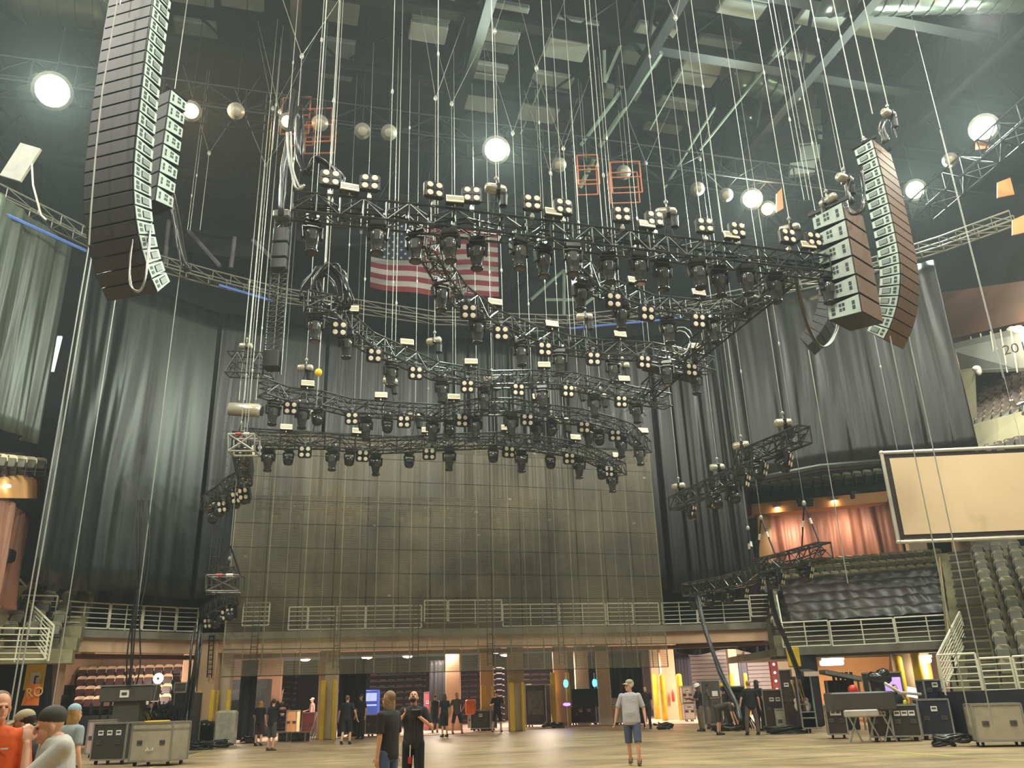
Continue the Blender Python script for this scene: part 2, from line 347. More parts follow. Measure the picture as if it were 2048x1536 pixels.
# ---- curtain track truss that curves round the stage end
RING = [(-26, 16), (-21.5, 24), (-19.0, 28.6), (-17.2, 32), (-14, 34.6), (-11.3, 36.6), (-4, 39.8), (3.1, 40.8), (8, 40), (12.0, 38.3), (17, 35.8), (19.9, 33.6), (22, 31.5)]
RZ = 20.4
t = thing('curtain_track_truss', 'long pale curved truss carrying the black curtains round the stage end', 'truss', (0, 38, RZ))
ring3 = []
for (x0, y0), (x1, y1) in zip(RING[:-1], RING[1:]):
    for k in range(4): ring3.append(Vector((x0 + (x1 - x0) * k / 4, y0 + (y1 - y0) * k / 4, RZ)))
ring3.append(Vector((*RING[-1], RZ)))
PIPE = mat('pale_pipe', (132, 130, 116), 0.4, 0.3, 0.12, 2)
def off(pts, d, dz):
    o = []
    for i, p in enumerate(pts):
        tn = (pts[min(i + 1, len(pts) - 1)] - pts[max(0, i - 1)]).normalized(); o.append(p + Vector((tn.y, -tn.x, 0)) * d + Vector((0, 0, dz)))
    return o
CH = [off(ring3, .3, .24), off(ring3, -.3, .24), off(ring3, .3, -.24), off(ring3, -.3, -.24)]
for c in CH: MB().path(c, .04, 6).build('chord', PIPE, t)
mb = MB()
for i in range(len(ring3)):
    mb.tube(CH[0][i], CH[2][i], .022, 5); mb.tube(CH[1][i], CH[3][i], .03, 5); mb.tube(CH[2][i], CH[3][i], .03, 5)
    if i + 1 < len(ring3): mb.tube(CH[0][i], CH[2][i + 1], .022, 5); mb.tube(CH[2][i], CH[3][i + 1], .03, 5)
mb.build('bracing', PIPE, t)
BLUE = mat('blue_tape', (92, 128, 214), 0.5, 0, 0.1, 3)  # stray blue light under the truss, modelled as coloured tubes
for i, (a, b) in enumerate([((0, 424), (172, 502)), ((438, 570), (545, 602)), ((1140, 657), (1322, 640)), ((1330, 641), (1372, 632))]):
    P0 = onpoly(*a, RING); P1 = onpoly(*b, RING); mb = MB(); N = 6; pts = [onpoly(a[0] + (b[0] - a[0]) * k / N, a[1] + (b[1] - a[1]) * k / N, RING) for k in range(N + 1)]
    out = []
    for k, p in enumerate(pts):
        d = ray(a[0] + (b[0] - a[0]) * k / N, a[1] + (b[1] - a[1]) * k / N); tt = (p.y - .6) / d.y; out.append(Vector((0, 0, HC)) + d * tt)
    tag(mb.path(out, .07, 5).build('blue_batten', BLUE), ['blue batten along the far upper left curtain head', 'blue batten behind the light tower', 'long blue batten behind the middle trusses', 'short blue batten at the right of the long one'][i], 'batten')
# ---- black curtains
def curtain_mat(name, col, rough):
    return mat(name, col, rough, 0.0, 0.5, 1.1, 0.9, bscale=1.6, stretch=(3.0, 3.0, 0.2))
CURT = curtain_mat('black_plastic_sheeting', (33, 38, 35), 0.33)
CURTR = curtain_mat('black_sheeting_warm', (29, 26, 24), 0.33)
def drape(name, label, cat, poly, ztop, zbot, m, folds=9, amp=.22, seed=0, gather=0.0, nu=None, group=None):
    rnd = random.Random(seed); P = [Vector((x, y, 0)) for x, y in poly]
    seg = [(b - a).length for a, b in zip(P[:-1], P[1:])]; T = sum(seg); nu = nu or int(T * 15); nv = 14
    ph = [rnd.uniform(0, 6.28) for _ in range(6)]; fr = [folds * f for f in (1, 1.7, 2.9, .5, 4.3)]
    def at(s):
        d = s * T
        for a, b, l in zip(P[:-1], P[1:], seg):
            if d <= l + 1e-6: tn = (b - a) / l; return a + tn * d, Vector((tn.y, -tn.x, 0))
            d -= l
        return P[-1], Vector((tn.y, -tn.x, 0))
    zt = ztop if callable(ztop) else (lambda s: ztop); zb = zbot if callable(zbot) else (lambda s: zbot)
    def fn(s, q):   # q 0 bottom
        p, nn = at(min(1, s)); h = .35 + .65 * (1 - q)
        a = sum(math.sin(6.283 * f * s + ph[i] + q * (1.2 - i * .7)) * g for i, (f, g) in enumerate(zip(fr, (1, .55, .3, .8, .18))))
        u_ = s * T; cr = .035 * math.sin(u_ * 7.5 + 2.6 * math.sin(q * 4 + ph[0]) + ph[1]) * max(0, math.sin(u_ * .8 + ph[2] + q * 1.5)) + .025 * math.sin(u_ * 12 - 3 * math.sin(q * 3 + ph[3])) * max(0, math.sin(u_ * .5 + ph[4] - q * 2)) if T > 3 else 0
        return p + nn * (a * amp * h / 1.6 + cr) + Vector((0, 0, zb(s) + (zt(s) - zb(s)) * q + .05 * math.sin(9 * s + ph[5]) * (1 - q)))
    mb = MB(); mb.grid(fn, nu, nv, thick=(0, .03, 0)); return tag(mb.build(name, m, smooth=True), label, cat, group)
CP0 = [(-20.2, 33.4), (-19.6, 34.0), (-15.2, 37.2), (-10.6, 39.4)]
drape('stage_curtain', 'wide black sheet curtain on the left with pale vertical streaks', 'curtain', [(-18.0, 31.0), (-17.2, 33.8), (-14.4, 37.2)], 19.8, 6.0, CURT, 3, .07, 1)
drape('stage_curtain', 'black curtain behind the left hanging light tower', 'curtain', [(-14.3, 37.3), (-9.6, 39.6)], 19.9, 6.0, CURT, 5, .06, 2)
drape('stage_curtain', 'black curtain left of the centre seam, behind the rig', 'curtain', [(-9.5, 39.8), (-3.6, 41.4)], 19.9, 6.1, CURT, 6, .08, 3)
drape('stage_curtain', 'black curtain at the centre gathered into pale folds', 'curtain', [(-3.5, 41.5), (2.9, 42.3)], 20.0, 6.1, CURT, 9, .32, 4)
drape('stage_curtain', 'black curtain right of the centre seam above the screen corner', 'curtain', [(3.0, 42.3), (7.4, 42.0)], 20.0, 6.3, CURTR, 5, .06, 5)
drape('stage_curtain', 'black curtain with reddish folds behind the right side trusses', 'curtain', [(7.5, 41.9), (11.2, 40.0)], 19.8, 6.1, CURTR, 5, .14, 6)
drape('stage_curtain', 'wide creased black curtain above the right seat balcony', 'curtain', [(10.9, 39.6), (14.5, 37.2), (19.4, 33.6)], lambda s: 20.1 - .5 * s, lambda s: 10.9 + .5 * math.sin(5 * s) * .5, CURTR, 7, .07, 7)
drape('stage_curtain', 'hazy grey green curtain at the far left edge, ending high up', 'curtain', [(-21.5, 20), (-19.2, 26.2), (-18.35, 30.5)], 19.9, lambda s: 11.2, curtain_mat('hazy_sheeting', (74, 80, 72), .34), 8, .2, 8)  # brighter haze put into the sheet colour
# curtain skirt truss edges of the right curtain
tag(MB().path([PY(1500, 962, 37), PY(1560, 950, 36.5), PY(1640, 935, 36), PY(1760, 925, 35)], .16, 8).build('rolled_sheet', CURTR), 'rolled black sheet lying along the balcony front under the right curtain', 'sheet')
# white daylight gap beside the left curtain
for a, b in [((118, 672), (102, 742))]:
    V = [PY(a[0] - 3, a[1], 35.5), PY(a[0] + 5, a[1], 35.5), PY(b[0] + 4, b[1], 35.5), PY(b[0] - 6, b[1], 35.5)]
    struct('window_1', MB().add(V + [v + Vector((0, .1, 0)) for v in V], [(3, 2, 1, 0), (4, 5, 6, 7), (0, 1, 5, 4), (2, 3, 7, 6), (1, 2, 6, 5), (3, 0, 4, 7)]), mat('lit_window', (250, 250, 244), .5, 0, .02, 2, emit=(255, 255, 250), es=1.6))
# ================================================================ concourse at the stage end
def band(name, poly, z0, z1, m, depth, kind='structure', front=0.0):
    mb = MB(); P = [Vector((x, y, 0)) for x, y in poly]
    for a, b in zip(P[:-1], P[1:]):
        a2 = a * (1 - front / a.length); b2 = b * (1 - front / b.length); A2 = a * (1 + depth / a.length); B2 = b * (1 + depth / b.length)
        V = [a2 + Vector((0, 0, z0)), b2 + Vector((0, 0, z0)), B2 + Vector((0, 0, z0)), A2 + Vector((0, 0, z0))]; V += [v + Vector((0, 0, z1 - z0)) for v in V]
        mb.add(V, [(3, 2, 1, 0), (4, 5, 6, 7), (0, 1, 5, 4), (1, 2, 6, 5), (2, 3, 7, 6), (3, 0, 4, 7)])
    return struct(name, mb, m)
PEACH = mat('peach_paint', (212, 176, 140), 0.7, 0, 0.08, 1)  # warm light from the bays put into the colour
BROWN = mat('brown_pipework', (120, 84, 62), 0.6, 0, 0.2, 1)
band('floor_concourse', EDGE, 4.3, 4.6, CONCD, 9, front=.25)
band('trim_5', EDGE, 3.75, 4.3, PEACH, .5)
band('trim_6', EDGE, 3.55, 3.72, BROWN, 1.6, front=-.8)
band('ceiling_concourse', EDGE, 4.15, 4.25, PEACH, 14, front=-.6)
struct('wall_loading_back', MB().box((-2, 62, 2.2), (50, .3, 4.4)), mat('dark_brown_wall', (70, 52, 44), .8, 0, .2, .6))
struct('wall_loading_left', MB().box((-24, 50, 2.2), (.3, 24, 4.4)), PEACH)
band('wall_concourse_back', [(-27, 36), (-17, 43.5), (-5, 46.5), (8, 48), (16, 48)], 4.6, 7.5, mat('dark_concourse_wall', (58, 52, 46), .8, 0, .2, .5), .3)
# columns: (pixel left, pixel right, base pixel row, ground plan distance)
cols = [(84, 116, None, 35.5, PEACH, 'pinkish square column beside the yellow notice'), (362, 386, None, 43, PEACH, 'slim beige column right of the seat bay'),
        (397, 430, None, 38.7, PEACH, 'peach column carrying a black ladder, left of the screen'), (432, 460, None, 39.4, CONC, 'grey column with yellow guards behind the screen corner'),
        (638, 650, None, 40.9, PEACH, 'narrow peach face of the column left of the second opening'), (650, 674, None, 40.2, CONC, 'concrete column with yellow guards left of the second opening'),
        (892, 921, None, 46, PEACH, 'cream column behind the man in the dark grey shirt'), (961, 988, None, 45, PEACH, 'cream column with yellow guards behind the white road case'),
        (1016, 1049, None, 43.4, CONC, 'brown concrete column with yellow guards in the middle'), (1109, 1138, None, 48, PEACH, 'white clad column right of the equipment racks'),
        (1152, 1180, None, 49, CONC, 'white clad column above the black television'), (1196, 1222, None, 46.5, CONC, 'grey column left of the black pleated drape'),
        (1326, 1354, None, 52, PEACH, 'pinkish column with a fire extinguisher between yellow bollards'), (1306, 1322, None, 56, CONC, 'grey column left of the extinguisher column'),
        (1464, 1482, None, 57, CONC, 'narrow grey column between the two roller doors')]
for (x0, x1, _, Y, m, lab) in cols:
    a = PY(x0, 1400, Y); b = PY(x1, 1400, Y); wd = b.x - a.x
    t = tag(MB().box(((a.x + b.x) / 2, Y, 2.15), (wd, max(.5, wd * .8), 4.3), bev=.03).build('support_column', m, None), lab, 'column')
# yellow guards and bollards
def bollard(px, Y, w, h, lab, square=False):
    p = PY(px, 1400, Y); w *= .75 if square else .85
    if square: o = MB().box((p.x, Y, h / 2), (w, .12, h), bev=.02)
    else: o = MB().lathe([(w / 2, 0), (w / 2, h * .95), (w * .42, h * .985), (w * .2, h)], 14, (p.x, Y, 0))
    tag(o.build('yellow_column_guard' if square else 'bollard', YEL, smooth=not square), lab, 'column guard' if square else 'bollard')
for px, Y, w, h, lab, sq in [(397, 38.2, .22, 2.2, 'yellow guard on the left edge of the ladder column', 1), (424, 38.0, .22, 2.2, 'yellow guard on the right edge of the ladder column', 1), (433, 38.9, .2, 2.2, 'yellow guard on the left of the column behind the screen corner', 1), (457, 38.9, .2, 2.2, 'yellow guard on the right of the column behind the screen corner', 1),
                          (646, 39.8, .26, 2.5, 'yellow guard left of the column by the leaning pipes', 1), (669, 39.7, .2, 2.5, 'yellow guard right of the column by the leaning pipes', 1), (967, 44.5, .3, 2.1, 'yellow guard left on the cream column', 1), (986, 44.5, .16, 2.1, 'yellow guard right on the cream column', 1),
                          (1024, 42.9, .3, 2.2, 'yellow guard left on the brown middle column', 1), (1046, 42.9, .2, 2.2, 'yellow guard right on the brown middle column', 1), (1107, 47.4, .34, 2.7, 'yellow guard left of the blue lit truss', 1), (1138, 47.4, .2, 2.7, 'yellow guard behind the blue lit truss top', 1),
                          (1313, 54, .36, 2.6, 'round yellow bollard left of the extinguisher column', 0), (1327, 50.5, .38, 2.5, 'round yellow bollard touching the extinguisher column', 0), (1362, 50.5, .38, 2.5, 'round yellow bollard right of the extinguisher column', 0), (1379, 60, .26, 2.3, 'thin yellow bollard before the purple drape', 0),
                          (1468, 55, .3, 2.5, 'yellow bollard before the left roller door', 0), (1496, 55, .28, 2.5, 'yellow bollard before the right roller door', 0),
                          (1810, 37.5, .42, 2.7, 'thick yellow bollard left of the round concrete pillar', 0), (1847, 36.5, .44, 2.9, 'thick yellow bollard right of the round concrete pillar', 0), (1866, 38, .36, 2.7, 'thick yellow bollard rightmost by the sloping rail', 0)]:
    bollard(px, Y, w, h, lab, bool(sq))
# fire extinguisher
p = PY(1347, 1390, 51.2); t = thing('fire_extinguisher', 'small red fire extinguisher on the pinkish column', 'fire extinguisher', (p.x, 51.4, 1.2))
MB().lathe([(.07, 1.0), (.085, 1.05), (.085, 1.5), (.03, 1.6), (.03, 1.68)], 10, (p.x, 51.4, 0)).build('cylinder_body', mat('red_paint', (200, 50, 36), .4), t, smooth=True)
# ladder on the peach column
t = thing('wall_ladder', 'black ladder fixed on the peach column left of the screen', 'ladder', PY(415, 1350, 38.2))
for px in (419, 428): MB().tube(PY(px, 1270, 38.2), PY(px - 5, 1355, 38.2), .03, 5).build('stile', BLACK, t)
mb = MB(); [mb.tube(PY(419 - .5 * k, 1272 + 9.5 * k, 38.2), PY(428 - .5 * k, 1272 + 9.5 * k, 38.2), .02, 5) for k in range(9)]; mb.build('rung', BLACK, t)
# railings
def railing(p, q, h, label, drop=1.0, nbar=5, mid=True, slope=0.0, group=None, post=.035):
    p = Vector(p); q = Vector(q); t = thing('railing_panel', label, 'railing', ((p + q) / 2), group)
    d = Vector((0, 0, -h)); mb = MB()
    for a, b in ((p, q), (p + d, q + d), (p, p + d), (q, q + d)): mb.tube(a, b, post, 6)
    mb.build('frame_tube', WHITEP, t); mb = MB()
    for k in range(1, nbar): f = k / nbar; mb.tube(p + d * f, q + d * f, .02, 5)
    if mid: m_ = (p + q) / 2; mb.tube(m_, m_ + d * 1.08, .028, 5)
    mb.build('cross_bar', WHITEP, t); return t
rl = [(120, 1203, 221, 1206, 'first after the left stair'), (224, 1206, 287, 1208, 'second after the left stair'), (290, 1209, 354, 1211, 'third after the left stair, behind the black cables'), (357, 1211, 398, 1212, 'fourth after the left stair, meeting the low side truss'),
      (488, 1204, 540, 1204, 'raised one behind the left edge of the screen'), (579, 1213, 616, 1212, 'short one behind the screen'), (618, 1212, 731, 1212, 'wide one behind the screen, left'), (733, 1212, 843, 1212, 'second wide one behind the screen'), (849, 1202, 894, 1202, 'raised one behind the middle of the screen'),
      (897, 1211, 1003, 1211, 'wide one right of the raised middle one'), (1005, 1211, 1115, 1211, 'wide one behind the green reflection'), (1118, 1211, 1210, 1211, 'wide one before the warm lit strip'), (1214, 1210, 1264, 1210, 'narrow one behind the right of the screen'), (1266, 1208, 1316, 1206, 'narrow one at the right edge of the screen'),
      (1323, 1207, 1391, 1203, 'first clear of the screen on the right'), (1393, 1203, 1496, 1199, 'wide one under the low right truss'), (1498, 1191, 1551, 1189, 'raised one at the corner of the right stand')]
for x0, y0, x1, y1, lab in rl:
    a = onpoly(x0, y0, EDGE); b = onpoly(x1, y1, EDGE); hz = 5.68 + (.22 if 'raised' in lab else 0)
    railing((a.x, a.y, hz), (b.x, b.y, hz), 1.0, 'white balcony railing panel, ' + lab, mid=(x1 - x0) > 60, group='white railings of the balcony')
# right deck of the side stand
RD = [(1560, 1245, 37.2), (1655, 1242, 36.7), (1658, 1242, 36.6), (1785, 1237, 36), (1788, 1236, 36), (1915, 1228, 35.2)]
for i in (0, 2, 4):
    a = PY(*RD[i]); b = PY(*RD[i + 1]); b.z = a.z = (a.z + b.z) / 2
    railing(a, b, 1.0, 'white railing panel under the draped seats, ' + ['left', 'middle', 'right'][i // 2] + ' of three', group='white railings of the side stand')
dk = [(PY(1553, 1297, 37.3)), PY(1930, 1280, 35.0)]; z0 = dk[0].z
mb = MB(); a, b = dk; V = [Vector((a.x, a.y, z0 - .3)), Vector((b.x, b.y, z0 - .3)), Vector((b.x + 1.5, b.y + 9, z0 - .3)), Vector((a.x, a.y + 9, z0 - .3))]; V += [v + Vector((0, 0, .3)) for v in V]
struct('floor_side_stand', mb.add(V, [(3, 2, 1, 0), (4, 5, 6, 7), (0, 1, 5, 4), (1, 2, 6, 5), (2, 3, 7, 6), (3, 0, 4, 7)]), CONCD)
railing(PY(1553, 1190, 38.5), PY(1574, 1302, 37.0), .12, 'white sloping handrail at the corner of the side stand', nbar=1, mid=False)
# stepped stand: rows behind the deck
def Rr(px, k): # a point of row k
    a = PY(px, 1300, 38.2 - (px - 1560) * .0078); return Vector((a.x * (1 + .0225 * k), a.y + .85 * k, 3.3 + .47 * k))
TIER = mat('concrete_step', (110, 104, 80), .8, 0, .2, 1)
mb = MB()
for k in range(9):
    a = Rr(1550, k); b = Rr(1985, k); V = [a - Vector((0, 0, .55)), b - Vector((0, 0, .55)), b + Vector((.05, 1, -.55)), a + Vector((0.05, 1, -.55))]; V += [v + Vector((0, 0, .55)) for v in V]
    mb.add(V, [(3, 2, 1, 0), (4, 5, 6, 7), (0, 1, 5, 4), (1, 2, 6, 5), (2, 3, 7, 6), (3, 0, 4, 7)])
struct('floor_seat_steps', mb, TIER)
# ---- seats
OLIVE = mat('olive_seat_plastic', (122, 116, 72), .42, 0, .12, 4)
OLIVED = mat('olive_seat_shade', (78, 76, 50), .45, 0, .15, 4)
def seat_proto(name, cat, m, m2, w=.48):
    t = thing(name, 'seat', cat)
    mb = MB()   # curved back with a rounded top
    prof = [(-.5, .42), (-.5, .72), (-.44, .84), (-.25, .90), (.25, .90), (.44, .84), (.5, .72), (.5, .42)]
    for dy in (0, 1):
        pass
    V = []; n = len(prof)
    for dy in (0.0, .06): V += [Vector((x * w, .22 + dy - (.06 * (abs(x) > .4)) + (z - .42) * .18, z)) for x, z in prof]
    fs = [tuple(range(n)), tuple(range(2 * n - 1, n - 1, -1))] + [(i, n + i, n + (i + 1) % n, (i + 1) % n) for i in range(n)]
    mb.add(V, fs); mb.build('backrest', m, t, False)
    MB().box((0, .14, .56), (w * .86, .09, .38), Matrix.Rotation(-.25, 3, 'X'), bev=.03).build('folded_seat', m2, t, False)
    mb = MB(); [mb.box((s * w * .5, .12, .32), (.04, .3, .5)) for s in (-1, 1)]; mb.box((0, .2, .3), (w * 1.02, .04, .05)); mb.build('standard', BLACK, t, False)
    return t
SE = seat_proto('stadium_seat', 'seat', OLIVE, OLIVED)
rows = [(8, 1560, 1935), (7, 1552, 1950), (6, 1556, 1975), (5, 1556, 1975)]
for ri, (k, x0, x1) in enumerate(rows):
    n = int((x1 - x0) / (19.2 + .6 * ri))
    for i in range(n + 1):
        if ri in (2, 3) and False: continue
        p = Rr(x0 + (x1 - x0) * i / n, k)
        place(SE, p + Vector((0, .25, 0)), -.08 if i < n * .6 else .06, 'olive seat in the side stand, %s row from the top, %s from its left end' % (nth(ri), nth(i)), 'olive seats of the side stand')
for k in range(1, 5):
    place(SE, Rr(1566, k) + Vector((0, .25, 0)), 0, 'olive seat beside the creased sheet, %s step up from the railing' % nth(k - 1), 'olive seats beside the drape')
# creased sheet over the lower rows
DR = mat('creased_black_sheet', (44, 37, 32), .42, 0, .2, 2.2, .9, bscale=5)
rn = random.Random(3)
def fdr(s, q):
    k = .6 + q * 5.2; px = 1586 + (1960 - 1586) * s + (10 if q > .9 else 0) - 14 * q * (1 - s); kk = int(k); fr = k - kk
    a = Rr(px, kk); b = Rr(px, kk + 1)
    e = fr ** 2.2; p = a.lerp(b, e); p.z = a.z + (b.z - a.z) * min(1, fr * 1.6) + .42 + .14 * math.sin(fr * PI)
    p.z += .02 * math.sin(s * 41 + kk * 2) + .015 * math.sin(s * 97 + k * 5) + .02 * math.sin(s * 23 - k * 3); p.y -= .3 - .03 * math.sin(s * 80 + k * 6); return p
mb = MB(); mb.grid(fdr, 110, 44, thick=(0, .03, -.03)); tag(mb.build('seat_cover_sheet', DR, smooth=True), 'creased black sheet covering the lower seat rows of the side stand', 'sheet')
# suite level behind: column, beam, brown curtain
ORG = mat('warm_painted_beam', (226, 170, 112), .6, 0, .05, 1)
BRC = mat('brown_drape', (132, 92, 74), .5, 0, .15, .6, .2, bscale=1.5, stretch=(2, 2, .5))
YS = 46.5
def quadbox(name, pts, th, m, kind=True, label=None, cat=None, back=(0, 1, 0)):
    V = [Vector(p) for p in pts]; V += [v + Vector(back) * th for v in V]
    mb = MB().add(V, [(0, 1, 2, 3), (7, 6, 5, 4), (0, 4, 5, 1), (2, 6, 7, 3), (1, 5, 6, 2), (0, 3, 7, 4)])
    return struct(name, mb, m) if label is None else tag(mb.build(name, m), label, cat)
quadbox('trim_7', [PY(1503, 1030, 46), PY(1775, 1003, 43.5), PY(1775, 982, 43.5), PY(1503, 1008, 46)], 1.0, ORG)
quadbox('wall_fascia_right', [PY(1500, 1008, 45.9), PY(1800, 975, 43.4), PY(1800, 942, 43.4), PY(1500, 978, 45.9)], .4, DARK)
quadbox('support_column', [PY(1524, 1205, 46), PY(1550, 1203, 46), PY(1540, 1020, 46), PY(1514, 1022, 46)], .7, mat('cream_column', (214, 184, 136), .6, 0, .06, 1), label='cream column at the left end of the suite opening', cat='column')
a = PY(1530, 1100, 47.2); b = PY(1850, 1100, 44.6)
drape('suite_curtain', 'brown curtain closing the suite opening on the right', 'curtain', [(a.x, a.y), (b.x, b.y)], 11.6, 7.3, BRC, 7, .2, 21)
for i, (x, y, Y) in enumerate([(1554, 1015, 45.6), (1668, 1001, 44.6)]):
    p = PY(x, y, Y - .25); t = thing('downlight', 'small warm downlight on the orange beam, %s' % ('left' if i == 0 else 'right'), 'downlight', p)
    MB().lathe([(.16, .1), (.16, 0), (.12, -.02)], 12, p).build('trim_ring', WHITEP, t); MB().ell(p + Vector((0, 0, -.04)), (.13, .13, .06)).build('bulb', mat('warm_bulb', (255, 230, 190), .5, emit=(255, 220, 170), es=30), t, smooth=True)
    lamp('AREA', 'downlight_beam', p + Vector((0.5, .2, -1.0)), 95, (1, .70, .5), .8, aim=p + Vector((1.2, 1.6, -2.6)))
for i, (x, y) in enumerate([(1610, 1004), (1716, 990)]):
    p = PY(x, y, 44.2); tag(MB().box(p, (.9, .25, .5), bev=.05).build('wall_speaker', BLACK), ('dark box speaker on the orange beam above the truss chain', 'dark box speaker on the orange beam near the projection screen')[i], 'speaker')
# seats in strip above the fascia
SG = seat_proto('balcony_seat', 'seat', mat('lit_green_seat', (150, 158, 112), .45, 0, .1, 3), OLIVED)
for i in range(13):
    x = 1512 + i * 20.5; p = PY(x, 968 - (x - 1512) * .125, 45.2 - i * .17)
    place(SG, p - Vector((0, 0, .8)), 0, 'pale green seat in the balcony strip above the right fascia, %s from the left' % nth(i), 'balcony strip seats')
struct('floor_balcony_strip', MB().add([PY(1500, 979, 45.2), PY(1800, 943, 42.7), PY(1800, 943, 42.7) + Vector((0, 3, 0)), PY(1500, 979, 45.2) + Vector((0, 3, 0))], [(0, 1, 2, 3)]), CONCD)
# lit pieces under the projection screen
quadbox('wall_vomitory_right', [PY(1822, 1115, 44), PY(1857, 1112, 44), PY(1850, 1060, 44), PY(1812, 1060, 44)], .4, CONC)
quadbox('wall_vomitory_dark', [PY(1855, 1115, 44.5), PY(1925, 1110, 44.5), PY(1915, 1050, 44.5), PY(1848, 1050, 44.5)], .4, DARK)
quadbox('wall_vomitory_warm', [PY(1917, 1130, 42), PY(1960, 1125, 42), PY(1948, 1050, 42), PY(1905, 1050, 42)], .4, PEACH)
quadbox('wall_vomitory_grey', [PY(1960, 1135, 40), PY(2045, 1128, 39), PY(2030, 1060, 39), PY(1945, 1060, 40)], .4, mat('pale_grey_wall', (150, 150, 136), .6, 0, .1, .6))
# ---- right aisle stand running towards the house
ST = mat('stair_concrete', (134, 128, 96), .8, 0, .25, 2, .2)
def AI(s, k):   # along aisle (s 0..1 sideways), k step up
    return PY(1930, 1350, 29) + Vector((s * 4.2 + k * .42, k * .78 - s * 2.3, -.55 + k * .46))
mb = MB()
for k in range(14):
    V = [AI(-.1, k) - Vector((0, 0, .5)), AI(1.9, k) - Vector((0, 0, .5)), AI(1.9, k + 1.2) + Vector((0, 0, -1.0)), AI(-.1, k + 1.2) + Vector((0, 0, -1.0))]
    for q in (2, 3): V[q].z = V[0].z
    V += [v + Vector((0, 0, .5)) for v in V]; mb.add(V, [(3, 2, 1, 0), (4, 5, 6, 7), (0, 1, 5, 4), (1, 2, 6, 5), (2, 3, 7, 6), (3, 0, 4, 7)])
struct('floor_aisle_steps', mb, ST)
mb = MB()
for k in range(14): p = AI(.1, k); mb.box(p + Vector((-.02, -.02, .0)), (.9, .06, .05), Matrix.Rotation(-.5, 3, 'Z')); mb.box(p + Vector((0, .0, -.25)), (.85, .04, .2), Matrix.Rotation(-.5, 3, 'Z'))
struct('trim_10', mb, mat('stair_nosing', (66, 62, 46), .7))  # dark strips added to put shade on the step fronts
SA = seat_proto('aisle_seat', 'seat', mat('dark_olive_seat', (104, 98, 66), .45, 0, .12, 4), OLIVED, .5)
for k in range(12):
    for j in range(4):
        p = AI(.26 + j * .145, k + .3); place(SA, p, -.55, 'dark olive seat beside the right stair, %s step up, %s from the stair' % (nth(k), nth(j)), 'seats beside the right stair')
for k in range(10):
    p = AI(-.06, k + .5)
    t = tag(MB().tube(p, p + Vector((0, 0, .95)), .035, 6).build('stair_post', BLACK), 'black post along the right stair, %s from the bottom' % nth(k), 'post', 'posts of the right stair')
tag(MB().tube(AI(-.06, .4) + Vector((0, 0, .95)), AI(-.06, 9.8) + Vector((0, 0, .95)), .03, 6).build('stair_handrail', mat('worn_handrail', (150, 120, 80), .5)), 'worn handrail running up the right stair', 'handrail')
# sloping rail at the foot
def slope_rail(a, b, c, d, lab):   # quadrilateral rail a top left, b top right, c bottom right, d bottom left
    t = thing('sloping_railing', lab, 'railing', (a + b + c + d) / 4); mb = MB()
    for p, q in ((a, b), (b, c), (c, d), (d, a)): mb.tube(p, q, .04, 6)
    mb.build('frame_tube', WHITEP, t); mb = MB()
    for k in range(1, 8): f = k / 8; mb.tube(a.lerp(d, f), b.lerp(c, f), .022, 5)
    for k in (1, 2): f = k / 3; mb.tube(a.lerp(b, f), d.lerp(c, f), .025, 5)
    mb.build('cross_bar', WHITEP, t)
slope_rail(PY(1874, 1312, 27.5), PY(1919, 1224, 33), PY(1933, 1278, 33), PY(1886, 1384, 27.5), 'white sloping railing going down at the right stair foot')
a = PY(1876, 1310, 27); b = PY(1950, 1308, 26.4); b.z = a.z; railing(a, b, 1.15, 'white railing at the foot of the right stair', nbar=6, mid=False)
a = PY(1957, 1317, 25.8); b = PY(2020, 1315, 25.2); b.z = a.z; railing(a, b, 1.05, 'white railing right of the stair foot', nbar=6, mid=False)
a = PY(2025, 1313, 25.1); b = PY(2095, 1310, 24.3); b.z = a.z; railing(a, b, 1.05, 'white railing cut by the picture edge, low right', nbar=6, mid=False)
# dasher below
D0 = PY(1890, 1384, 27); D1 = PY(2110, 1376, 23.6)
quadbox('wall_dasher_right', [Vector((D0.x, D0.y, 0)), Vector((D1.x, D1.y, 0)), Vector((D1.x, D1.y, D1.z)), Vector((D0.x, D0.y, D0.z))], .5, mat('navy_black_drape', (34, 36, 44), .6, 0, .15, 1.5))
# upper right bowl
quadbox('wall_upper_right', [PY(1910, 742, 38), PY(2060, 735, 33), PY(2060, 650, 33), PY(1892, 690, 38)], .4, mat('metal_siding', (166, 168, 160), .5, .1, .06, 1))
mb = MB()
for k in range(7):
    x = 1935 + k * 20; mb.tube(PY(x, 745, 37.3 - k * .72), PY(x - 14, 675 - k * 4, 37.3 - k * .72), .035, 4)
mb.build('trim_8', WHITEP)['kind'] = 'structure'
quadbox('window_2', [PY(1904, 742, 38.5), PY(1948, 738, 38.2), PY(1938, 696, 38.2), PY(1893, 698, 38.5)], .1, _M['lit_window'])
quadbox('wall_stair_right', [PY(1920, 865, 38), PY(1955, 850, 36), PY(1950, 735, 36), PY(1905, 742, 38)], .4, mat('cream_concrete', (206, 196, 162), .7, 0, .08, 1))
quadbox('wall_bowl_fascia', [PY(1950, 895, 35), PY(2060, 880, 31.5), PY(2060, 818, 31.5), PY(1948, 848, 35)], .5, _M['cream_concrete'])
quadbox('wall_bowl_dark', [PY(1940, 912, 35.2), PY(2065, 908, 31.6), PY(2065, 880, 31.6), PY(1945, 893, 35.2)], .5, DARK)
quadbox('wall_roof_soffit', [PY(1850, 690, 39), PY(2060, 640, 33.5), PY(2060, 560, 33.5), PY(1850, 590, 39)], 1.2, mat('brown_soffit', (96, 70, 56), .7, 0, .2, .6))
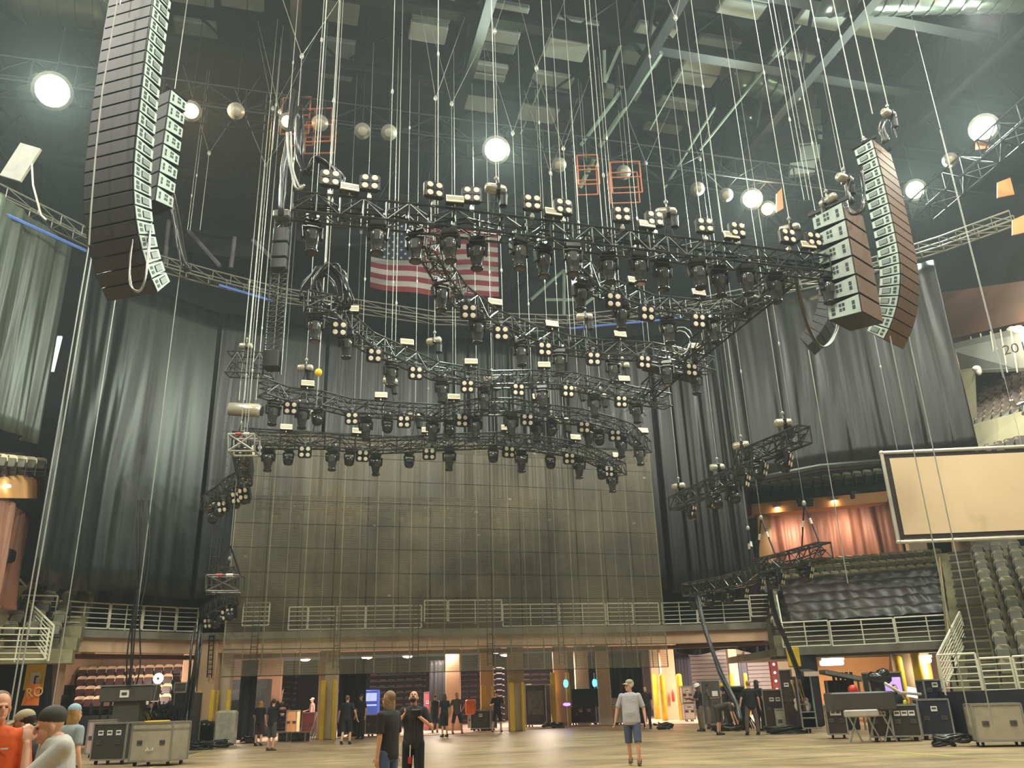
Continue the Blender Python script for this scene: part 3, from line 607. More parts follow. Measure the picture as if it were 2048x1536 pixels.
quadbox('wall_upper_dark', [PY(1830, 600, 40), PY(2070, 570, 33.6), PY(2070, 360, 33.6), PY(1830, 420, 40)], .5, DARK)
mb = MB(); mb.add([PY(1955, 850, 35.2), PY(2060, 820, 31.8), PY(2060, 745, 36), PY(1962, 778, 39.5)], [(0, 1, 2, 3)]); struct('floor_upper_bowl', mb, CONCD)
SB = seat_proto('upper_seat', 'seat', mat('brown_seat', (98, 78, 58), .5, 0, .15, 3), mat('brown_seat_dark', (60, 48, 38), .5), .5)
for r in range(7):
    for i in range(6):
        q = 1 - r / 7; a = PY(1960 + r * 2, 842 - r * 10.5, 35.6 + r * .55); b = PY(2052, 815 - r * 11.5, 32.2 + r * .55); p = a.lerp(b, i / 5)
        place(SB, p - Vector((0, 0, .6)), -.5, 'brown seat in the upper right bowl, %s row up, %s from the left' % (nth(r), nth(i)), 'brown seats of the upper right bowl')
for i in range(5):
    p = PY(1962 + i * 20, 902 - i * 5, 34.6 - i * .8); place(SB, p - Vector((0, 0, .6)), -.5, 'dark seat under the cream fascia at the right edge, %s from the left' % nth(i), 'dark seats under the cream fascia')
# section number
def text(name, s, loc, size, m, rot, parent=None, ext=.004):
    c = bpy.data.curves.new(name, 'FONT'); c.body = s; c.size = size; c.extrude = ext; c.align_x = 'CENTER'; c.align_y = 'CENTER'
    o = bpy.data.objects.new(name, c); COL.objects.link(o); dg = bpy.context.evaluated_depsgraph_get(); me = bpy.data.meshes.new_from_object(o.evaluated_get(dg)); bpy.data.objects.remove(o)
    me.materials.clear(); me.materials.append(m); o = bpy.data.objects.new(name, me); COL.objects.link(o); o.location = Vector(loc) - (parent.location if parent else Vector((0, 0, 0))); o.rotation_euler = rot
    if parent: o.parent = parent
    return o
q0 = PY(2030, 697, 32.9); tag(text('section_number', '201', q0, .62, BLACK, (PI / 2, 0, -.62)), 'black section number 201 on the grey metal siding', 'number sign')
p = PY(2036, 658, 33.2); t = thing('wall_lamp', 'glaring wall lamp above the section number', 'wall lamp', p); MB().ell(p, (.22, .2, .14)).build('bulb', mat('wall_bulb', (255, 220, 160), .5, emit=(255, 215, 150), es=26), t, smooth=True)
MB().box(p + Vector((0, .2, .12)), (.6, .3, .1), bev=.03).build('housing', WHITEP, t); lamp('POINT', 'wall_lamp_light', p - Vector((0, .5, .2)), 260, (1, .78, .5), .15)
# cloth on stair
tag(MB().ell(PY(1953, 737, 35.8), (.2, .15, .14)).ell(PY(1957, 742, 35.8), (.14, .15, .22)).build('draped_cloth', LABELW, smooth=True), 'crumpled white cloth at the top of the upper right stair', 'cloth')
# hoods high on the right, orange light put into colour and faint glow
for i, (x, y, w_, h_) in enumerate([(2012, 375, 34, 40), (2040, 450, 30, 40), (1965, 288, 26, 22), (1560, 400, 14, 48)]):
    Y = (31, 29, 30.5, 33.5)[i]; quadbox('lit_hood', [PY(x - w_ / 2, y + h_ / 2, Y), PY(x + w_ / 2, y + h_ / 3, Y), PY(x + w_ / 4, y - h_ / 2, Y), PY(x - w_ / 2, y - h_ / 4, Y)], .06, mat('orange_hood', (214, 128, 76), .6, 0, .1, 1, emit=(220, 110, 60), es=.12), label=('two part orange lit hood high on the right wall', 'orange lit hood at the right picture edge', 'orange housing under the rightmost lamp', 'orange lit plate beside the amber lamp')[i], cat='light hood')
# ================================================================ left side
quadbox('wall_left_fascia', [PY(-40, 950, 27), PY(70, 935, 32.2), PY(70, 905, 32.2), PY(-40, 905, 27)], .5, mat('dark_fascia', (60, 44, 38), .7, 0, .2, 1))
quadbox('trim_9', [PY(-40, 985, 27), PY(66, 988, 32), PY(66, 950, 32), PY(-40, 946, 27)], .8, ORG)
a = PY(-60, 1050, 26.4); b = PY(56, 1050, 33); drape('suite_curtain', 'pinkish curtain in the far left suite opening', 'curtain', [(a.x, a.y), (b.x, b.y)], 8.9, 5.2, mat('pink_drape', (190, 140, 118), .5, 0, .12, .6, .2, stretch=(2, 2, .4)), 5, .2, 23)
p = PY(16, 972, 28.8); t = thing('downlight', 'small warm downlight on the far left orange beam', 'downlight', p); MB().ell(p, (.1, .1, .06)).build('bulb', _M['warm_bulb'], t, smooth=True); lamp('AREA', 'downlight_beam', p + Vector((-.6, -.6, -.8)), 160, (1, .72, .5), .5, aim=p + Vector((-.4, .6, -3)))
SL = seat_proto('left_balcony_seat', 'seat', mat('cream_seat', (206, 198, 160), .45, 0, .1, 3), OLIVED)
for i in range(5): place(SL, PY(2 + i * 20, 903 + i * 2, 28.2 + i * .8) - Vector((0, 0, .9)), .5, 'cream seat in the strip below the far left curtain, %s from the left' % nth(i), 'cream seats below the far left curtain')
struct('floor_left_strip', MB().add([PY(-30, 905, 27), PY(80, 918, 32.5), PY(80, 918, 32.5) + Vector((-1, 3, 0)), PY(-30, 905, 27) + Vector((-3, 2, 0))], [(0, 1, 2, 3)]), CONCD)
def LS(s, k): return PY(30, 1330, 31.5) + Vector((0, 0, .55)) + Vector((-s * 4.5 - k * .3, -s * 2.5 + k * .8, k * .48))
mb = MB()
for k in range(7):
    V = [LS(-.35, k), LS(1.3, k), LS(1.3, k + 1), LS(-.35, k + 1)]
    for q in range(4): V[q] = Vector((V[q].x, V[q].y, LS(0, k).z - .5))
    V += [v + Vector((0, 0, .5)) for v in V]; mb.add(V, [(3, 2, 1, 0), (4, 5, 6, 7), (0, 1, 5, 4), (1, 2, 6, 5), (2, 3, 7, 6), (3, 0, 4, 7)])
struct('floor_left_steps', mb, ST)
for k in range(6):
    for j in range(3): place(SA, LS(-.2 + j * .14, k + .3), .5, 'dark olive seat in the left stand, %s step up, %s from the aisle' % (nth(k), nth(j)), 'seats of the left stand')
slope_rail(PY(44, 1190, 34.2), PY(108, 1252, 31.2), PY(96, 1322, 31.2), PY(38, 1236, 34.2), 'white sloping railing going down the left stair')
a = PY(-20, 1256, 30); b = PY(98, 1262, 31); b.z = a.z; railing(a, b, 1.05, 'white railing at the far left of the lower stand', nbar=5)
a = PY(46, 1190, 33.4); b = PY(116, 1193, 34.1); b.z = a.z; railing(a, b, 1.05, 'white railing at the top of the left stair', nbar=5, mid=False)
for i, (a, b) in enumerate([((0, 1118), (52, 1172)), ((-5, 1135), (24, 1163))]): tag(MB().tube(PY(*a, 32), PY(*b, 33.6), .045, 6).build('handrail', WHITEP), 'white handrail climbing from the left stair, %s' % ('upper' if i == 0 else 'lower'), 'handrail')
tag(MB().box(PY(6, 1112, 31), (.7, .6, .5), bev=.08).build('equipment_bag', BLACK), 'black bag resting on the far left upper seats', 'bag')
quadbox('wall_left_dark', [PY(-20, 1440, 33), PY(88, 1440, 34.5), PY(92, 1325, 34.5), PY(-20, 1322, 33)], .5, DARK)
# ================================================================ loading level
SEATD = mat('dark_red_rows', (70, 40, 38), .45, 0, .2, 3)
def bank(x0, x1, ybot, ytop, Y, n, lab):
    a = PY(x0, ybot, Y); b = PY(x1, ybot, Y); t = thing('folded_seating_bank', lab, 'folded seating', Vector(((a.x + b.x) / 2, Y, 0))); zt = PY(x0, ytop, Y).z; H = zt
    for k in range(n):
        z = H * (k + .5) / n; mb = MB(); mb.box(((a.x + b.x) / 2, Y + .05 * k, z), (b.x - a.x, .5, H / n * .42), bev=.04)
        m_ = int((b.x - a.x) / .55)
        for i in range(m_): mb.box((a.x + .27 + i * .55, Y - .28 + .05 * k, z + H / n * .2), (.42, .1, H / n * .3), bev=.03, mi=1)
        mb.build('folded_row', [BLACK, SEATD], t)
bank(520, 585, 1455, 1350, 52, 10, 'dark folded seating behind the waving man')
bank(735, 850, 1450, 1345, 54, 9, 'dark red folded seating behind the blue cabinet')
bank(921, 1012, 1450, 1335, 56, 10, 'dark red folded seating behind the orange bin')
bank(1048, 1108, 1440, 1335, 57, 10, 'dark folded seating above the equipment racks')
bank(1180, 1200, 1440, 1330, 57, 10, 'narrow dark folded seating right of the white column')
# seats in the left bay
STB = mat('tan_seat', (206, 178, 140), .5, 0, .1, 3)
SBY = seat_proto('folding_chair', 'seat', STB, SEATD, .5)
struct('wall_bay_back', MB().box((-20.5, 49.5, 3.2), (14, .3, 3)), mat('tan_wall', (176, 140, 108), .7, 0, .06, 1))
for k in range(4):
    for i in range(11 - (k > 0) * 1):
        x = 142 + i * 19.5; p = PY(x, 1378 + 5 * 0 - (0), 45.2 + (3 - k) * 0 - k * .9)
        z = 2.9 - k * .5
        place(SBY, (p.x, 46.0 - k * .9, z - .1), .1, 'folding seat in the left bay, %s row from the top, %s from the left' % (nth(k), nth(i)), 'folding seats in the left bay')
mb = MB(); [mb.box((-19, 46.3 - k * .9, (2.8 - k * .5) / 2), (11.5, .9, 2.8 - k * .5)) for k in range(5)]; struct('floor_bay_steps', mb, DARK)
tag(MB().box((-17.1, 41.4, .95), (2.1, .06, .55)).build('banner', mat('crimson_banner', (150, 36, 66), .5)), 'crimson banner behind the white road cases on the left', 'banner')
text('banner_lettering', 'AIR', (-17.0, 41.36, .98), .34, LABELW, (PI / 2, 0, 0), bpy.data.objects['banner']) if False else None
# pleated drapes
PLE = mat('black_velvet', (30, 30, 34), .6, 0, .2, 2, stretch=(3, 3, .3)); PLP = mat('purple_velvet', (44, 40, 52), .6, 0, .2, 2, stretch=(3, 3, .3))
for x0, x1, Y, zt, m_, lab in [(478, 512, 40.5, 3.5, PLE, 'black pleated drape beside the plastic wrapped column foot'), (678, 732, 42.5, 3.5, PLE, 'black pleated drape left of the blue cabinet'), (858, 893, 47, 3.5, PLE, 'black pleated drape behind the long haired man'),
                             (1208, 1246, 47.5, 3.6, PLE, 'black pleated drape behind the grey shirted man'), (1246, 1292, 47.6, 3.6, PLE, 'black pleated drape right of the grey shirted man'), (1358, 1388, 58, 3.7, PLP, 'purple black drape left of the left roller door'), (1484, 1503, 57, 3.7, PLP, 'purple black drape between the roller doors'), (1598, 1645, 37, 3.0, PLE, 'black drape beside the lit right bay'), (1180, 1199, 48, 3.5, PLE, 'narrow black drape right of the television')]:
    a = PY(x0, 1400, Y); b = PY(x1, 1400, Y); drape('pleated_drape', lab, 'drape', [(a.x, Y), (b.x, Y)], zt, .06, m_, 9, .12, x0)
ROLL_ = mat('roller_door_grey', (164, 152, 148), .5, .1, .06, 1)
def roller(n, x0, x1, Y):
    a = PY(x0, 1400, Y); b = PY(x1, 1400, Y); mb = MB()
    for k in range(16): mb.box(((a.x + b.x) / 2, Y, .13 + k * .25), (b.x - a.x, .1, .23), bev=.02)
    struct('door_%d' % n, mb, ROLL_)
roller(1, 1386, 1466, 60); roller(2, 1500, 1548, 60)
quadbox('wall_dock', [(12.5, 60.5, 0), (24, 60.5, 0), (24, 60.5, 4.4), (12.5, 60.5, 4.4)], .3, CONC)
# torn black sheet under the concourse on the right
tag(MB().grid(lambda s, q: PY(1352 + 205 * s, 1282 + 22 * q + 6 * math.sin(9 * s) * q, 44) + Vector((0, .1 * math.sin(30 * s), 0)), 40, 6, thick=(0, .05, 0)).build('hanging_sheet', mat('torn_black_sheet', (48, 40, 36), .4, 0, .2, 2, .3)), 'torn black plastic hanging under the concourse on the right', 'sheet')
# interior of the right bay, orange light and shade put into the wall colours
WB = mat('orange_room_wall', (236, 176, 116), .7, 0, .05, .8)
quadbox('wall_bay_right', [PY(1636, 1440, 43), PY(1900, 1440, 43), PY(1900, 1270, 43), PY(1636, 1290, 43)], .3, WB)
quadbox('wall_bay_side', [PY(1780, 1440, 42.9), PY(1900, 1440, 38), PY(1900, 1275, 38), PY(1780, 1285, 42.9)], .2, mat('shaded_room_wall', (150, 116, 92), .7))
a = PY(1836, 1400, 38.5); tag(MB().lathe([(.78, 0), (.78, 3.2)], 22, (a.x, 38.5, 0)).build('support_column', CONC, smooth=True), 'thick round concrete pillar in the lit right bay', 'column')
for i, (x0, x1, y, Y) in enumerate([(1641, 1686, 1326, 40), (1796, 1810, 1321, 39), (1837, 1861, 1321, 37.4)]):
    a = PY(x0, y, Y); b = PY(x1, y, Y); t = thing('fluorescent_lamp', ['long glaring fluorescent lamp left in the right bay', 'short fluorescent lamp left of the round pillar', 'fluorescent lamp right of the round pillar'][i], 'lamp', (a + b) / 2)
    MB().box((a + b) / 2, (b.x - a.x, .3, .2), bev=.05).build('tube_diffuser', mat('fluorescent', (255, 250, 235), .5, emit=(255, 246, 226), es=14), t); MB().box((a + b) / 2 + Vector((0, 0, .16)), (b.x - a.x, .4, .1)).build('housing', WHITEP, t)
    MB().tube((a + b) / 2 + Vector((0, 0, .2)), Vector(((a.x + b.x) / 2, Y, 3.9)), .02, 5).build('hanger', STEEL, t)
lamp('AREA', 'bay_light', (14.2, 38.6, 3.0), 420, (1, .8, .6), 1.6, aim=(14.2, 43, 1))
lamp('AREA', 'bay_light', (17.5, 36.5, 2.8), 200, (1, .86, .7), 1.2, aim=(17.2, 39, 0))
# lamps of the loading level
for i, (x, y, Y) in enumerate([(735, 1283, 50), (816, 1283, 50), (992, 1287, 48), (1010, 1278, 52), (612, 1290, 50), (1443, 1256, 50), (178, 1290, 40)]):
    p = PY(x, y, Y); p.z = min(p.z, 3.9); t = thing('bay_lamp', 'round bright lamp under the concourse, %s' % ['seen through the screen above the blue cabinet', 'seen through the screen right of the first', 'left of the close pair near mid screen', 'right of the close pair near mid screen', 'behind the waving man', 'above the left roller door', 'in the left seat bay'][i], 'lamp', p)
    MB().lathe([(.08, .35), (.3, .1), (.34, 0)], 14, p).build('reflector', WHITEP, t); MB().ell(p, (.3, .3, .1)).build('bulb', mat('bay_bulb', (255, 250, 240), .5, emit=(255, 246, 235), es=16), t, smooth=True)
    MB().tube(p + Vector((0, 0, .3)), Vector((p.x, p.y, 4.2)), .02, 4).build('hanger', BLACK, t)
for x, y, z, pw, aim in [(-19, 41, 3.6, 260, (-19, 46, 1)), (-14.5, 44, 3.7, 300, (-14, 44, 0)), (-9.5, 47, 3.8, 420, (-9.5, 47, 0)), (-4, 46, 3.8, 420, (-4, 46, 0)), (1.5, 49, 3.8, 420, (1.5, 49, 0)), (6.5, 52, 3.8, 420, (6.5, 52, 0)), (11.5, 48, 3.9, 700, (11.5, 50, 0)), (15.5, 54, 3.9, 700, (15.5, 56, 1)), (-1, 56, 3.7, 260, (-1, 56, 0))]:
    lamp('AREA', 'loading_light', (x, y, z), pw, (1, .84, .72), 1.5, aim=aim)
# yellow notice and orange banner far left
p = PY(70, 1353, 33); t = thing('yellow_notice_board', 'yellow framed notice by the left column', 'notice', p)
MB().box(p, (.75, .05, .95), bev=.02).build('board', YEL, t); MB().box(p + Vector((.05, -.04, -.1)), (.36, .02, .5)).build('paper', LABELW, t); mb = MB(); mb.box(p + Vector((.05, -.055, -.16)), (.06, .01, .3)); mb.box(p + Vector((.1, -.055, 0)), (.14, .01, .05)); mb.build('symbol', BLACK, t)
q = [PY(42, 1411, 32.5), PY(76, 1411, 32.5), PY(80, 1368, 32.5), PY(55, 1368, 32.5)]
t = thing('orange_banner', 'orange and yellow banner lettered RO beside the left column', 'banner', q[0]); V = q + [v + Vector((0, .04, 0)) for v in q]
MB().add(V, [(0, 1, 2, 3), (7, 6, 5, 4), (0, 4, 5, 1), (2, 6, 7, 3), (1, 5, 6, 2), (0, 3, 7, 4)]).build('cloth', mat('orange_print', (238, 130, 50), .6, 0, .2, 1.5), t)
text('lettering', 'RO', PY(69, 1385, 32.44), .46, mat('pale_orange', (250, 200, 120), .6), (PI / 2, -.1, 0), t)
# flag
FW, FH = 6.6, 3.75
ft = thing('flag', 'United States flag hung behind the front truss', 'flag', PY(738, 583, 40))
FB = PY(738, 560, 40)
def flag_mat():
    m = bpy.data.materials.new('flag_cloth'); m.use_nodes = True; n = m.node_tree.nodes; L = m.node_tree.links; b = n['Principled BSDF']; b.inputs['Roughness'].default_value = .6
    at = n.new('ShaderNodeUVMap'); se = n.new('ShaderNodeSeparateXYZ'); L.new(at.outputs[0], se.inputs[0])
    def mth(op, a, b_=None, **k):
        x = n.new('ShaderNodeMath'); x.operation = op
        for i, v in enumerate((a, b_)):
            if v is None: continue
            if isinstance(v, (int, float)): x.inputs[i].default_value = v
            else: L.new(v, x.inputs[i])
        return x.outputs[0]
    row = mth('FLOOR', mth('MULTIPLY', mth('SUBTRACT', 1.0, se.outputs[1]), 13)); odd = mth('MODULO', row, 2.0)
    mx = n.new('ShaderNodeMixRGB'); L.new(odd, mx.inputs[0]); mx.inputs[1].default_value = srgb(150, 42, 54); mx.inputs[2].default_value = srgb(204, 200, 196)
    can = mth('MULTIPLY', mth('LESS_THAN', se.outputs[0], .4), mth('GREATER_THAN', se.outputs[1], 6 / 13))
    m2 = n.new('ShaderNodeMixRGB'); L.new(can, m2.inputs[0]); L.new(mx.outputs[0], m2.inputs[1]); m2.inputs[2].default_value = srgb(44, 58, 84); L.new(m2.outputs[0], b.inputs['Base Color']); return m
x0p, x1p = 740, 998
pa = PY(x0p, 574, 40.5); pb = PY(x1p, 590, 41.8); 
def ffn(s, q):
    p = pa.lerp(pb, s); top = PY(740, 445, 40.5).z; h = top - pa.z
    return Vector((p.x, p.y + .12 * math.sin(s * 14), pa.z - .12 * s - .25 * math.sin(PI * s) * (1 - q) + h * q))
mb = MB(); mb.grid(ffn, 40, 16); fo = mb.build('flag_cloth', flag_mat(), ft, smooth=True)
uv = fo.data.uv_layers.new(name='UVMap')
for pl in fo.data.polygons:
    for li in pl.loop_indices:
        vi = fo.data.loops[li].vertex_index; uv.data[li].uv = ((vi % 41) / 40, (vi // 41) / 16)
mb = MB()
for r in range(9):
    for c_ in range(6 if r % 2 == 0 else 5):
        s = .4 * ((c_ + (.5 if r % 2 == 0 else 1)) / 6); q = 6 / 13 + (7 / 13) * ((r + .5) / 9); p = ffn(s, q) + Vector((0, -.04, 0)); V = []
        for k in range(10): a_ = PI / 2 + k * PI / 5; rr = .1 if k % 2 == 0 else .04; V.append(p + Vector((rr * math.cos(a_), 0, rr * math.sin(a_))))
        mb.add(V, [tuple(range(10))])
mb.build('stars', LABELW, ft)
# ================================================================ the flown lighting rig
FACE = A(0, -1).normalized()      # the house direction
YAWF = math.atan2(FACE.x, -FACE.y)  # local -Y turned to the house
def truss(name, label, pts, w=.46, h=.5, step=.55, r=.034, m=TRUSSM, group=None):
    pts = [Vector(p) for p in pts]; t = thing(name, label, 'truss', pts[len(pts) // 2], group)
    S = []
    for i in range(len(pts)):
        d = (pts[min(i + 1, len(pts) - 1)] - pts[max(0, i - 1)]); d.z = 0; d.normalize(); S.append(Vector((d.y, -d.x, 0)) * w / 2)
    for a, b in ((1, 1), (1, -1), (-1, 1), (-1, -1)):
        MB().path([p + s * a + Vector((0, 0, b * h / 2)) for p, s in zip(pts, S)], r, 6).build('chord', m, t)
    mb = MB()
    for i in range(len(pts) - 1):
        n = max(1, round((pts[i + 1] - pts[i]).length / step))
        for k in range(n + (i == len(pts) - 2)):
            f = k / n; c = pts[i].lerp(pts[i + 1], f); s = S[i].lerp(S[i + 1], f); u = Vector((0, 0, h / 2))
            for a in (s, -s): mb.tube(c + a + u, c + a - u, r * .62, 5)
            for a in (u, -u): mb.tube(c + s + a, c - s + a, r * .62, 5)
            if k < n:
                f2 = (k + 1) / n; e = pts[i].lerp(pts[i + 1], f2); s2 = S[i].lerp(S[i + 1], f2); g = 1 if k % 2 else -1
                for a, b in ((s, s2), (-s, -s2)): mb.tube(c + a + u * g, e + b - u * g, r * .6, 5)
                mb.tube(c + s * g + u, e - s2 * g + u, r * .55, 5); mb.tube(c + s * g - u, e - s2 * g - u, r * .55, 5)
            # loose cables laid along
    mb.build('bracing', m, t)
    rnd = random.Random(len(pts) * 7 + int(pts[0].x * 3)); 
    mb = MB()
    for q in range(3):
        P = []
        for i in range(len(pts) - 1):
            for k in range(4): c = pts[i].lerp(pts[i + 1], k / 4); s = S[i]; P.append(c + s * rnd.uniform(-.8, .8) + Vector((0, 0, rnd.uniform(-.22, .1))))
        P.append(pts[-1]); mb.path(P, .018, 5)
    mb.build('cable_run', BLACK, t)
    return t
class Path:
    def __init__(s, pix, z):
        s.pix = pix; s.z = z; s.P = [PZ(x, y, z if not isinstance(z, (list, tuple)) else z[i]) for i, (x, y) in enumerate(pix)]
    def at(s, px):   # nearest crossing of a pixel column
        for (a, b, p, q) in zip(s.pix[:-1], s.pix[1:], s.P[:-1], s.P[1:]):
            lo, hi = sorted((a[0], b[0]))
            if lo <= px <= hi and hi > lo: f = (px - a[0]) / (b[0] - a[0]); d = (q - p); d.z = 0; return p.lerp(q, f), d.normalized()
        i = 0 if abs(px - s.pix[0][0]) < abs(px - s.pix[-1][0]) else -1
        d = s.P[1] - s.P[0] if i == 0 else s.P[-1] - s.P[-2]; d.z = 0; return s.P[i].copy(), d.normalized()
# --- fixtures
HEADM = mat('moving_head_shell', (84, 84, 80), .2, .4, .3, 9, .1)
def moving_head(small=False):
    t = thing('small_moving_head' if small else 'moving_head', 'moving head', 'moving head light'); k = .8 if small else 1
    MB().box((0, 0, -.10 * k), (.40 * k, .30 * k, .16 * k), bev=.03).box((0, 0, -.2 * k), (.26 * k, .2 * k, .05)).build('base', GLOSS, t, False)
    mb = MB(); [mb.tube((s * .12 * k, 0, 0), (s * .12 * k, 0, .1), .022, 6) for s in (-1, 1)]; mb.box((-.12 * k, 0, .1), (.06, .09, .06)).box((.12 * k, 0, .1), (.06, .09, .06)); mb.build('clamp', ALU, t, False)
    mb = MB()
    for s in (-1, 1): mb.box((s * .225 * k, 0, -.36 * k), (.06 * k, .17 * k, .32 * k), Matrix.Rotation(s * .08, 3, 'Y'), bev=.02)
    mb.box((0, 0, -.22 * k), (.48 * k, .17 * k, .06 * k), bev=.02); mb.build('yoke', GLOSS, t, False)
    if small:
        mb = MB(); mb.lathe([(.05, -.27), (.15, -.31), (.19, -.40), (.19, -.50), (.15, -.60), (.12, -.62)], 14); hd_ = mb.build('head', GLOSS, t, False, smooth=True)
        MB().lathe([(.11, -.615), (.11, -.63)], 14).build('lens', LENS, hd_, False)
    else:
        mb = MB(); mb.lathe([(.08, -.28), (.16, -.30), (.185, -.38), (.18, -.50), (.15, -.64), (.125, -.78), (.13, -.84)], 16); hd_ = mb.build('head', HEADM, t, False, smooth=True)
        MB().box((0, -.165, -.47), (.15, .05, .24), Matrix.Rotation(.12, 3, 'X'), bev=.015).build('vent_panel', FIXGREY, hd_, False); MB().box((0, .165, -.47), (.15, .05, .24), bev=.015).build('vent_panel', FIXGREY, hd_, False)
        MB().lathe([(.15, -.82), (.155, -.87), (.13, -.89)], 16).build('lens_ring', GLOSS, hd_, False, smooth=True); MB().lathe([(.118, -.885), (.118, -.897)], 16).build('lens', LENS, hd_, False)
    return t
def blinder():
    t = thing('four_cell_blinder', 'blinder', 'blinder light'); mb = MB()
    mb.box((0, 0, 0), (.44, .16, .44), bev=.03)
    for sx in (-1, 1): mb.box((sx * .232, 0, 0), (.03, .1, .34))
    mb.box((0, -.085, 0), (.02, .02, .44)).box((0, -.085, 0), (.44, .02, .02)); hs_ = mb.build('housing', BLACK, t, False)
    for sx in (-1, 1):
        for sz in (-1, 1):
            MB().lathe([(.074, 0), (.074, .012), (.06, .016)], 14, (sx * .11, -.08, sz * .11), Matrix.Rotation(PI / 2, 3, 'X')).build('lamp_cell', CREAM, hs_, False)
    MB().tube((0, .03, -.22), (0, .03, -.36), .03, 6).box((0, .03, -.36), (.1, .1, .08)).build('bracket', ALU, t, False)
    return t
def strobe():
    t = thing('strobe_bar', 'strobe', 'strobe light'); t_ = MB().box((0, 0, 0), (.46, .14, .26), bev=.02); bd_ = t_.build('body', GLOSS, t, False)
    mb = MB(); mb.box((0, -.075, 0), (.43, .03, .225), bev=.008); mb.build('face_panel', mat('strobe_face', (244, 234, 200), .4, 0, .05, 4), bd_, False)
    mb = MB(); [mb.box((0, -.093, z), (.40, .008, .012)) for z in (-.04, 0.0, .04)]; mb.build('lamp_line', mat('strobe_tube', (160, 150, 120), .3), bd_, False)
    MB().tube((0, 0, -.1), (0, 0, -.2), .025, 6).build('clamp', ALU, t, False); return t
def hoist():
    t = thing('chain_hoist', 'hoist', 'chain hoist'); R = Matrix.Rotation(PI / 2, 3, 'Y')
    MB().lathe([(.05, -.30), (.11, -.28), (.13, -.2), (.13, .16), (.11, .22), (.06, .25)], 14, (0, 0, 0), R).build('motor_body', mat('hoist_shell', (186, 180, 158), .3, .35, .15, 5), t, False, smooth=True)
    MB().box((0.02, 0, 0), (.12, .3, .26), bev=.04).build('gear_case', GLOSS, t, False)
    MB().tube((0, 0, .12), (0, 0, .3), .02, 6).lathe([(.05, .28), (.06, .33), (.02, .38)], 8).build('hook', STEEL, t, False)
    MB().lathe([(.05, -.5), (.11, -.46), (.12, -.2), (.13, -.14)], 10, (.16, 0, 0)).build('chain_bag', BLACK, t, False)
    mb = MB(); mb.tube((0, 0, -.1), (-.14, 0, -.85), .018, 5).tube((0, 0, -.1), (.14, 0, -.85), .018, 5); mb.build('sling', BLACK, t, False); return t
P_MH = moving_head(); P_SM = moving_head(True); P_BL = blinder(); P_ST = strobe(); P_HO = hoist()
LC = [0]
def line(p, label, ztop=None, bridle=True, r=.016, group='steel lines holding the rig', spread=1.7):
    r *= .66
    p = Vector(p); t = thing('rigging_line', label, 'rigging line', p, group)
    LC[0] += 1; bridle = bridle and LC[0] % 4 == 0; zt = (ztop or 23.6) if bridle else 28.0; MB().tube(p, (p.x, p.y, zt), r, 6).build('steel_wire', STEEL, t)
    mb = MB()
    for k in range(1): z = p.z + 1.5 + random.random() * 5; z < zt and mb.ell((p.x, p.y, z), (.035, .035, .09), nu=6, nv=5)
    if mb.v: mb.build('shackle', STEEL, t)
    if bridle:
        q = Vector((p.x, p.y, zt)); d = A(1, 0) * spread * random.uniform(.7, 1.2)
        MB().tube(q, q + d + Vector((0, 0, 28.0 - zt)), r * .8, 5).tube(q, q - d * random.uniform(.5, 1) + Vector((0, 0, 28.0 - zt)), r * .8, 5).ell(q, (.08, .08, .12), nu=6, nv=5).build('bridle', STEEL, t)
    return t
TR = {}
def rig(key, desc, pix, z, heads, smalls, blinders, strobes, hoists, lines, blind_up=True, w=.46):
    pa = Path(pix, z); TR[key] = pa
    truss('lighting_truss', 'black box truss, %s' % desc, pa.P, w=w)
    place_desc = desc.split(',')[0]
    def ordlab(i, n): return '%s from its left end' % nth(i)
    for nm, lst, proto, lab, grp, dz in (('h', heads, P_MH, 'large moving head light hanging under the %s, %s', 'large moving heads of the ', -.26), ('s', smalls, P_SM, 'small squat moving head under the %s, %s', 'small moving heads of the ', -.26)):
        for i, px in enumerate(sorted(lst)):
            p, d = pa.at(px); off = FACE * (.12 if (i % 2) else -.1)
            place(proto, p + off + Vector((0, 0, dz)), Euler((random.uniform(-.05, .09), random.uniform(-.04, .04), YAWF + random.uniform(-.4, .4))), lab % (place_desc, ordlab(i, 0)), grp + place_desc)
    for i, e in enumerate(sorted(blinders)):
        px = e; p, d = pa.at(px); up = blind_up
        q = p + FACE * .32 + Vector((0, 0, .62 if up else -.52))
        o = place(P_BL, q, Euler((0 if up else PI, 0, YAWF + random.uniform(-.12, .12) + (PI if not up else 0))), 'black four lamp blinder %s the %s, %s' % ('standing on' if up else 'hung under', place_desc, ordlab(i, 0)), 'blinders of the ' + place_desc)
        if not up: o.rotation_euler = Euler((-.15, PI, YAWF + random.uniform(-.15, .15)))
    for i, px in enumerate(sorted(strobes)):
        p, d = pa.at(px); place(P_ST, p + FACE * .3 + Vector((0, 0, .42)), Euler((-.25, 0, YAWF + random.uniform(-.15, .15))), 'cream faced strobe bar on top of the %s, %s' % (place_desc, ordlab(i, 0)), 'strobes of the ' + place_desc)
    for i, px in enumerate(sorted(hoists)):
        p, d = pa.at(px); q = p + Vector((0, 0, 1.12)); place(P_HO, q, (0, 0, random.uniform(-.5, .5)), 'pale chain hoist over the %s, %s' % (place_desc, ordlab(i, 0)), 'hoists of the ' + place_desc)
        line(q + Vector((0, 0, .36)), 'steel line rising from a hoist of the %s, %s' % (place_desc, ordlab(i, 0)), group='lines of the ' + place_desc)
    for i, px in enumerate(sorted(lines)):
        p, d = pa.at(px); line(p + Vector((0, 0, .2)), 'thin steel line clamped to the %s, %s' % (place_desc, ordlab(i, 0)), r=.012 + .004 * (i % 2), group='clamped lines of the ' + place_desc)
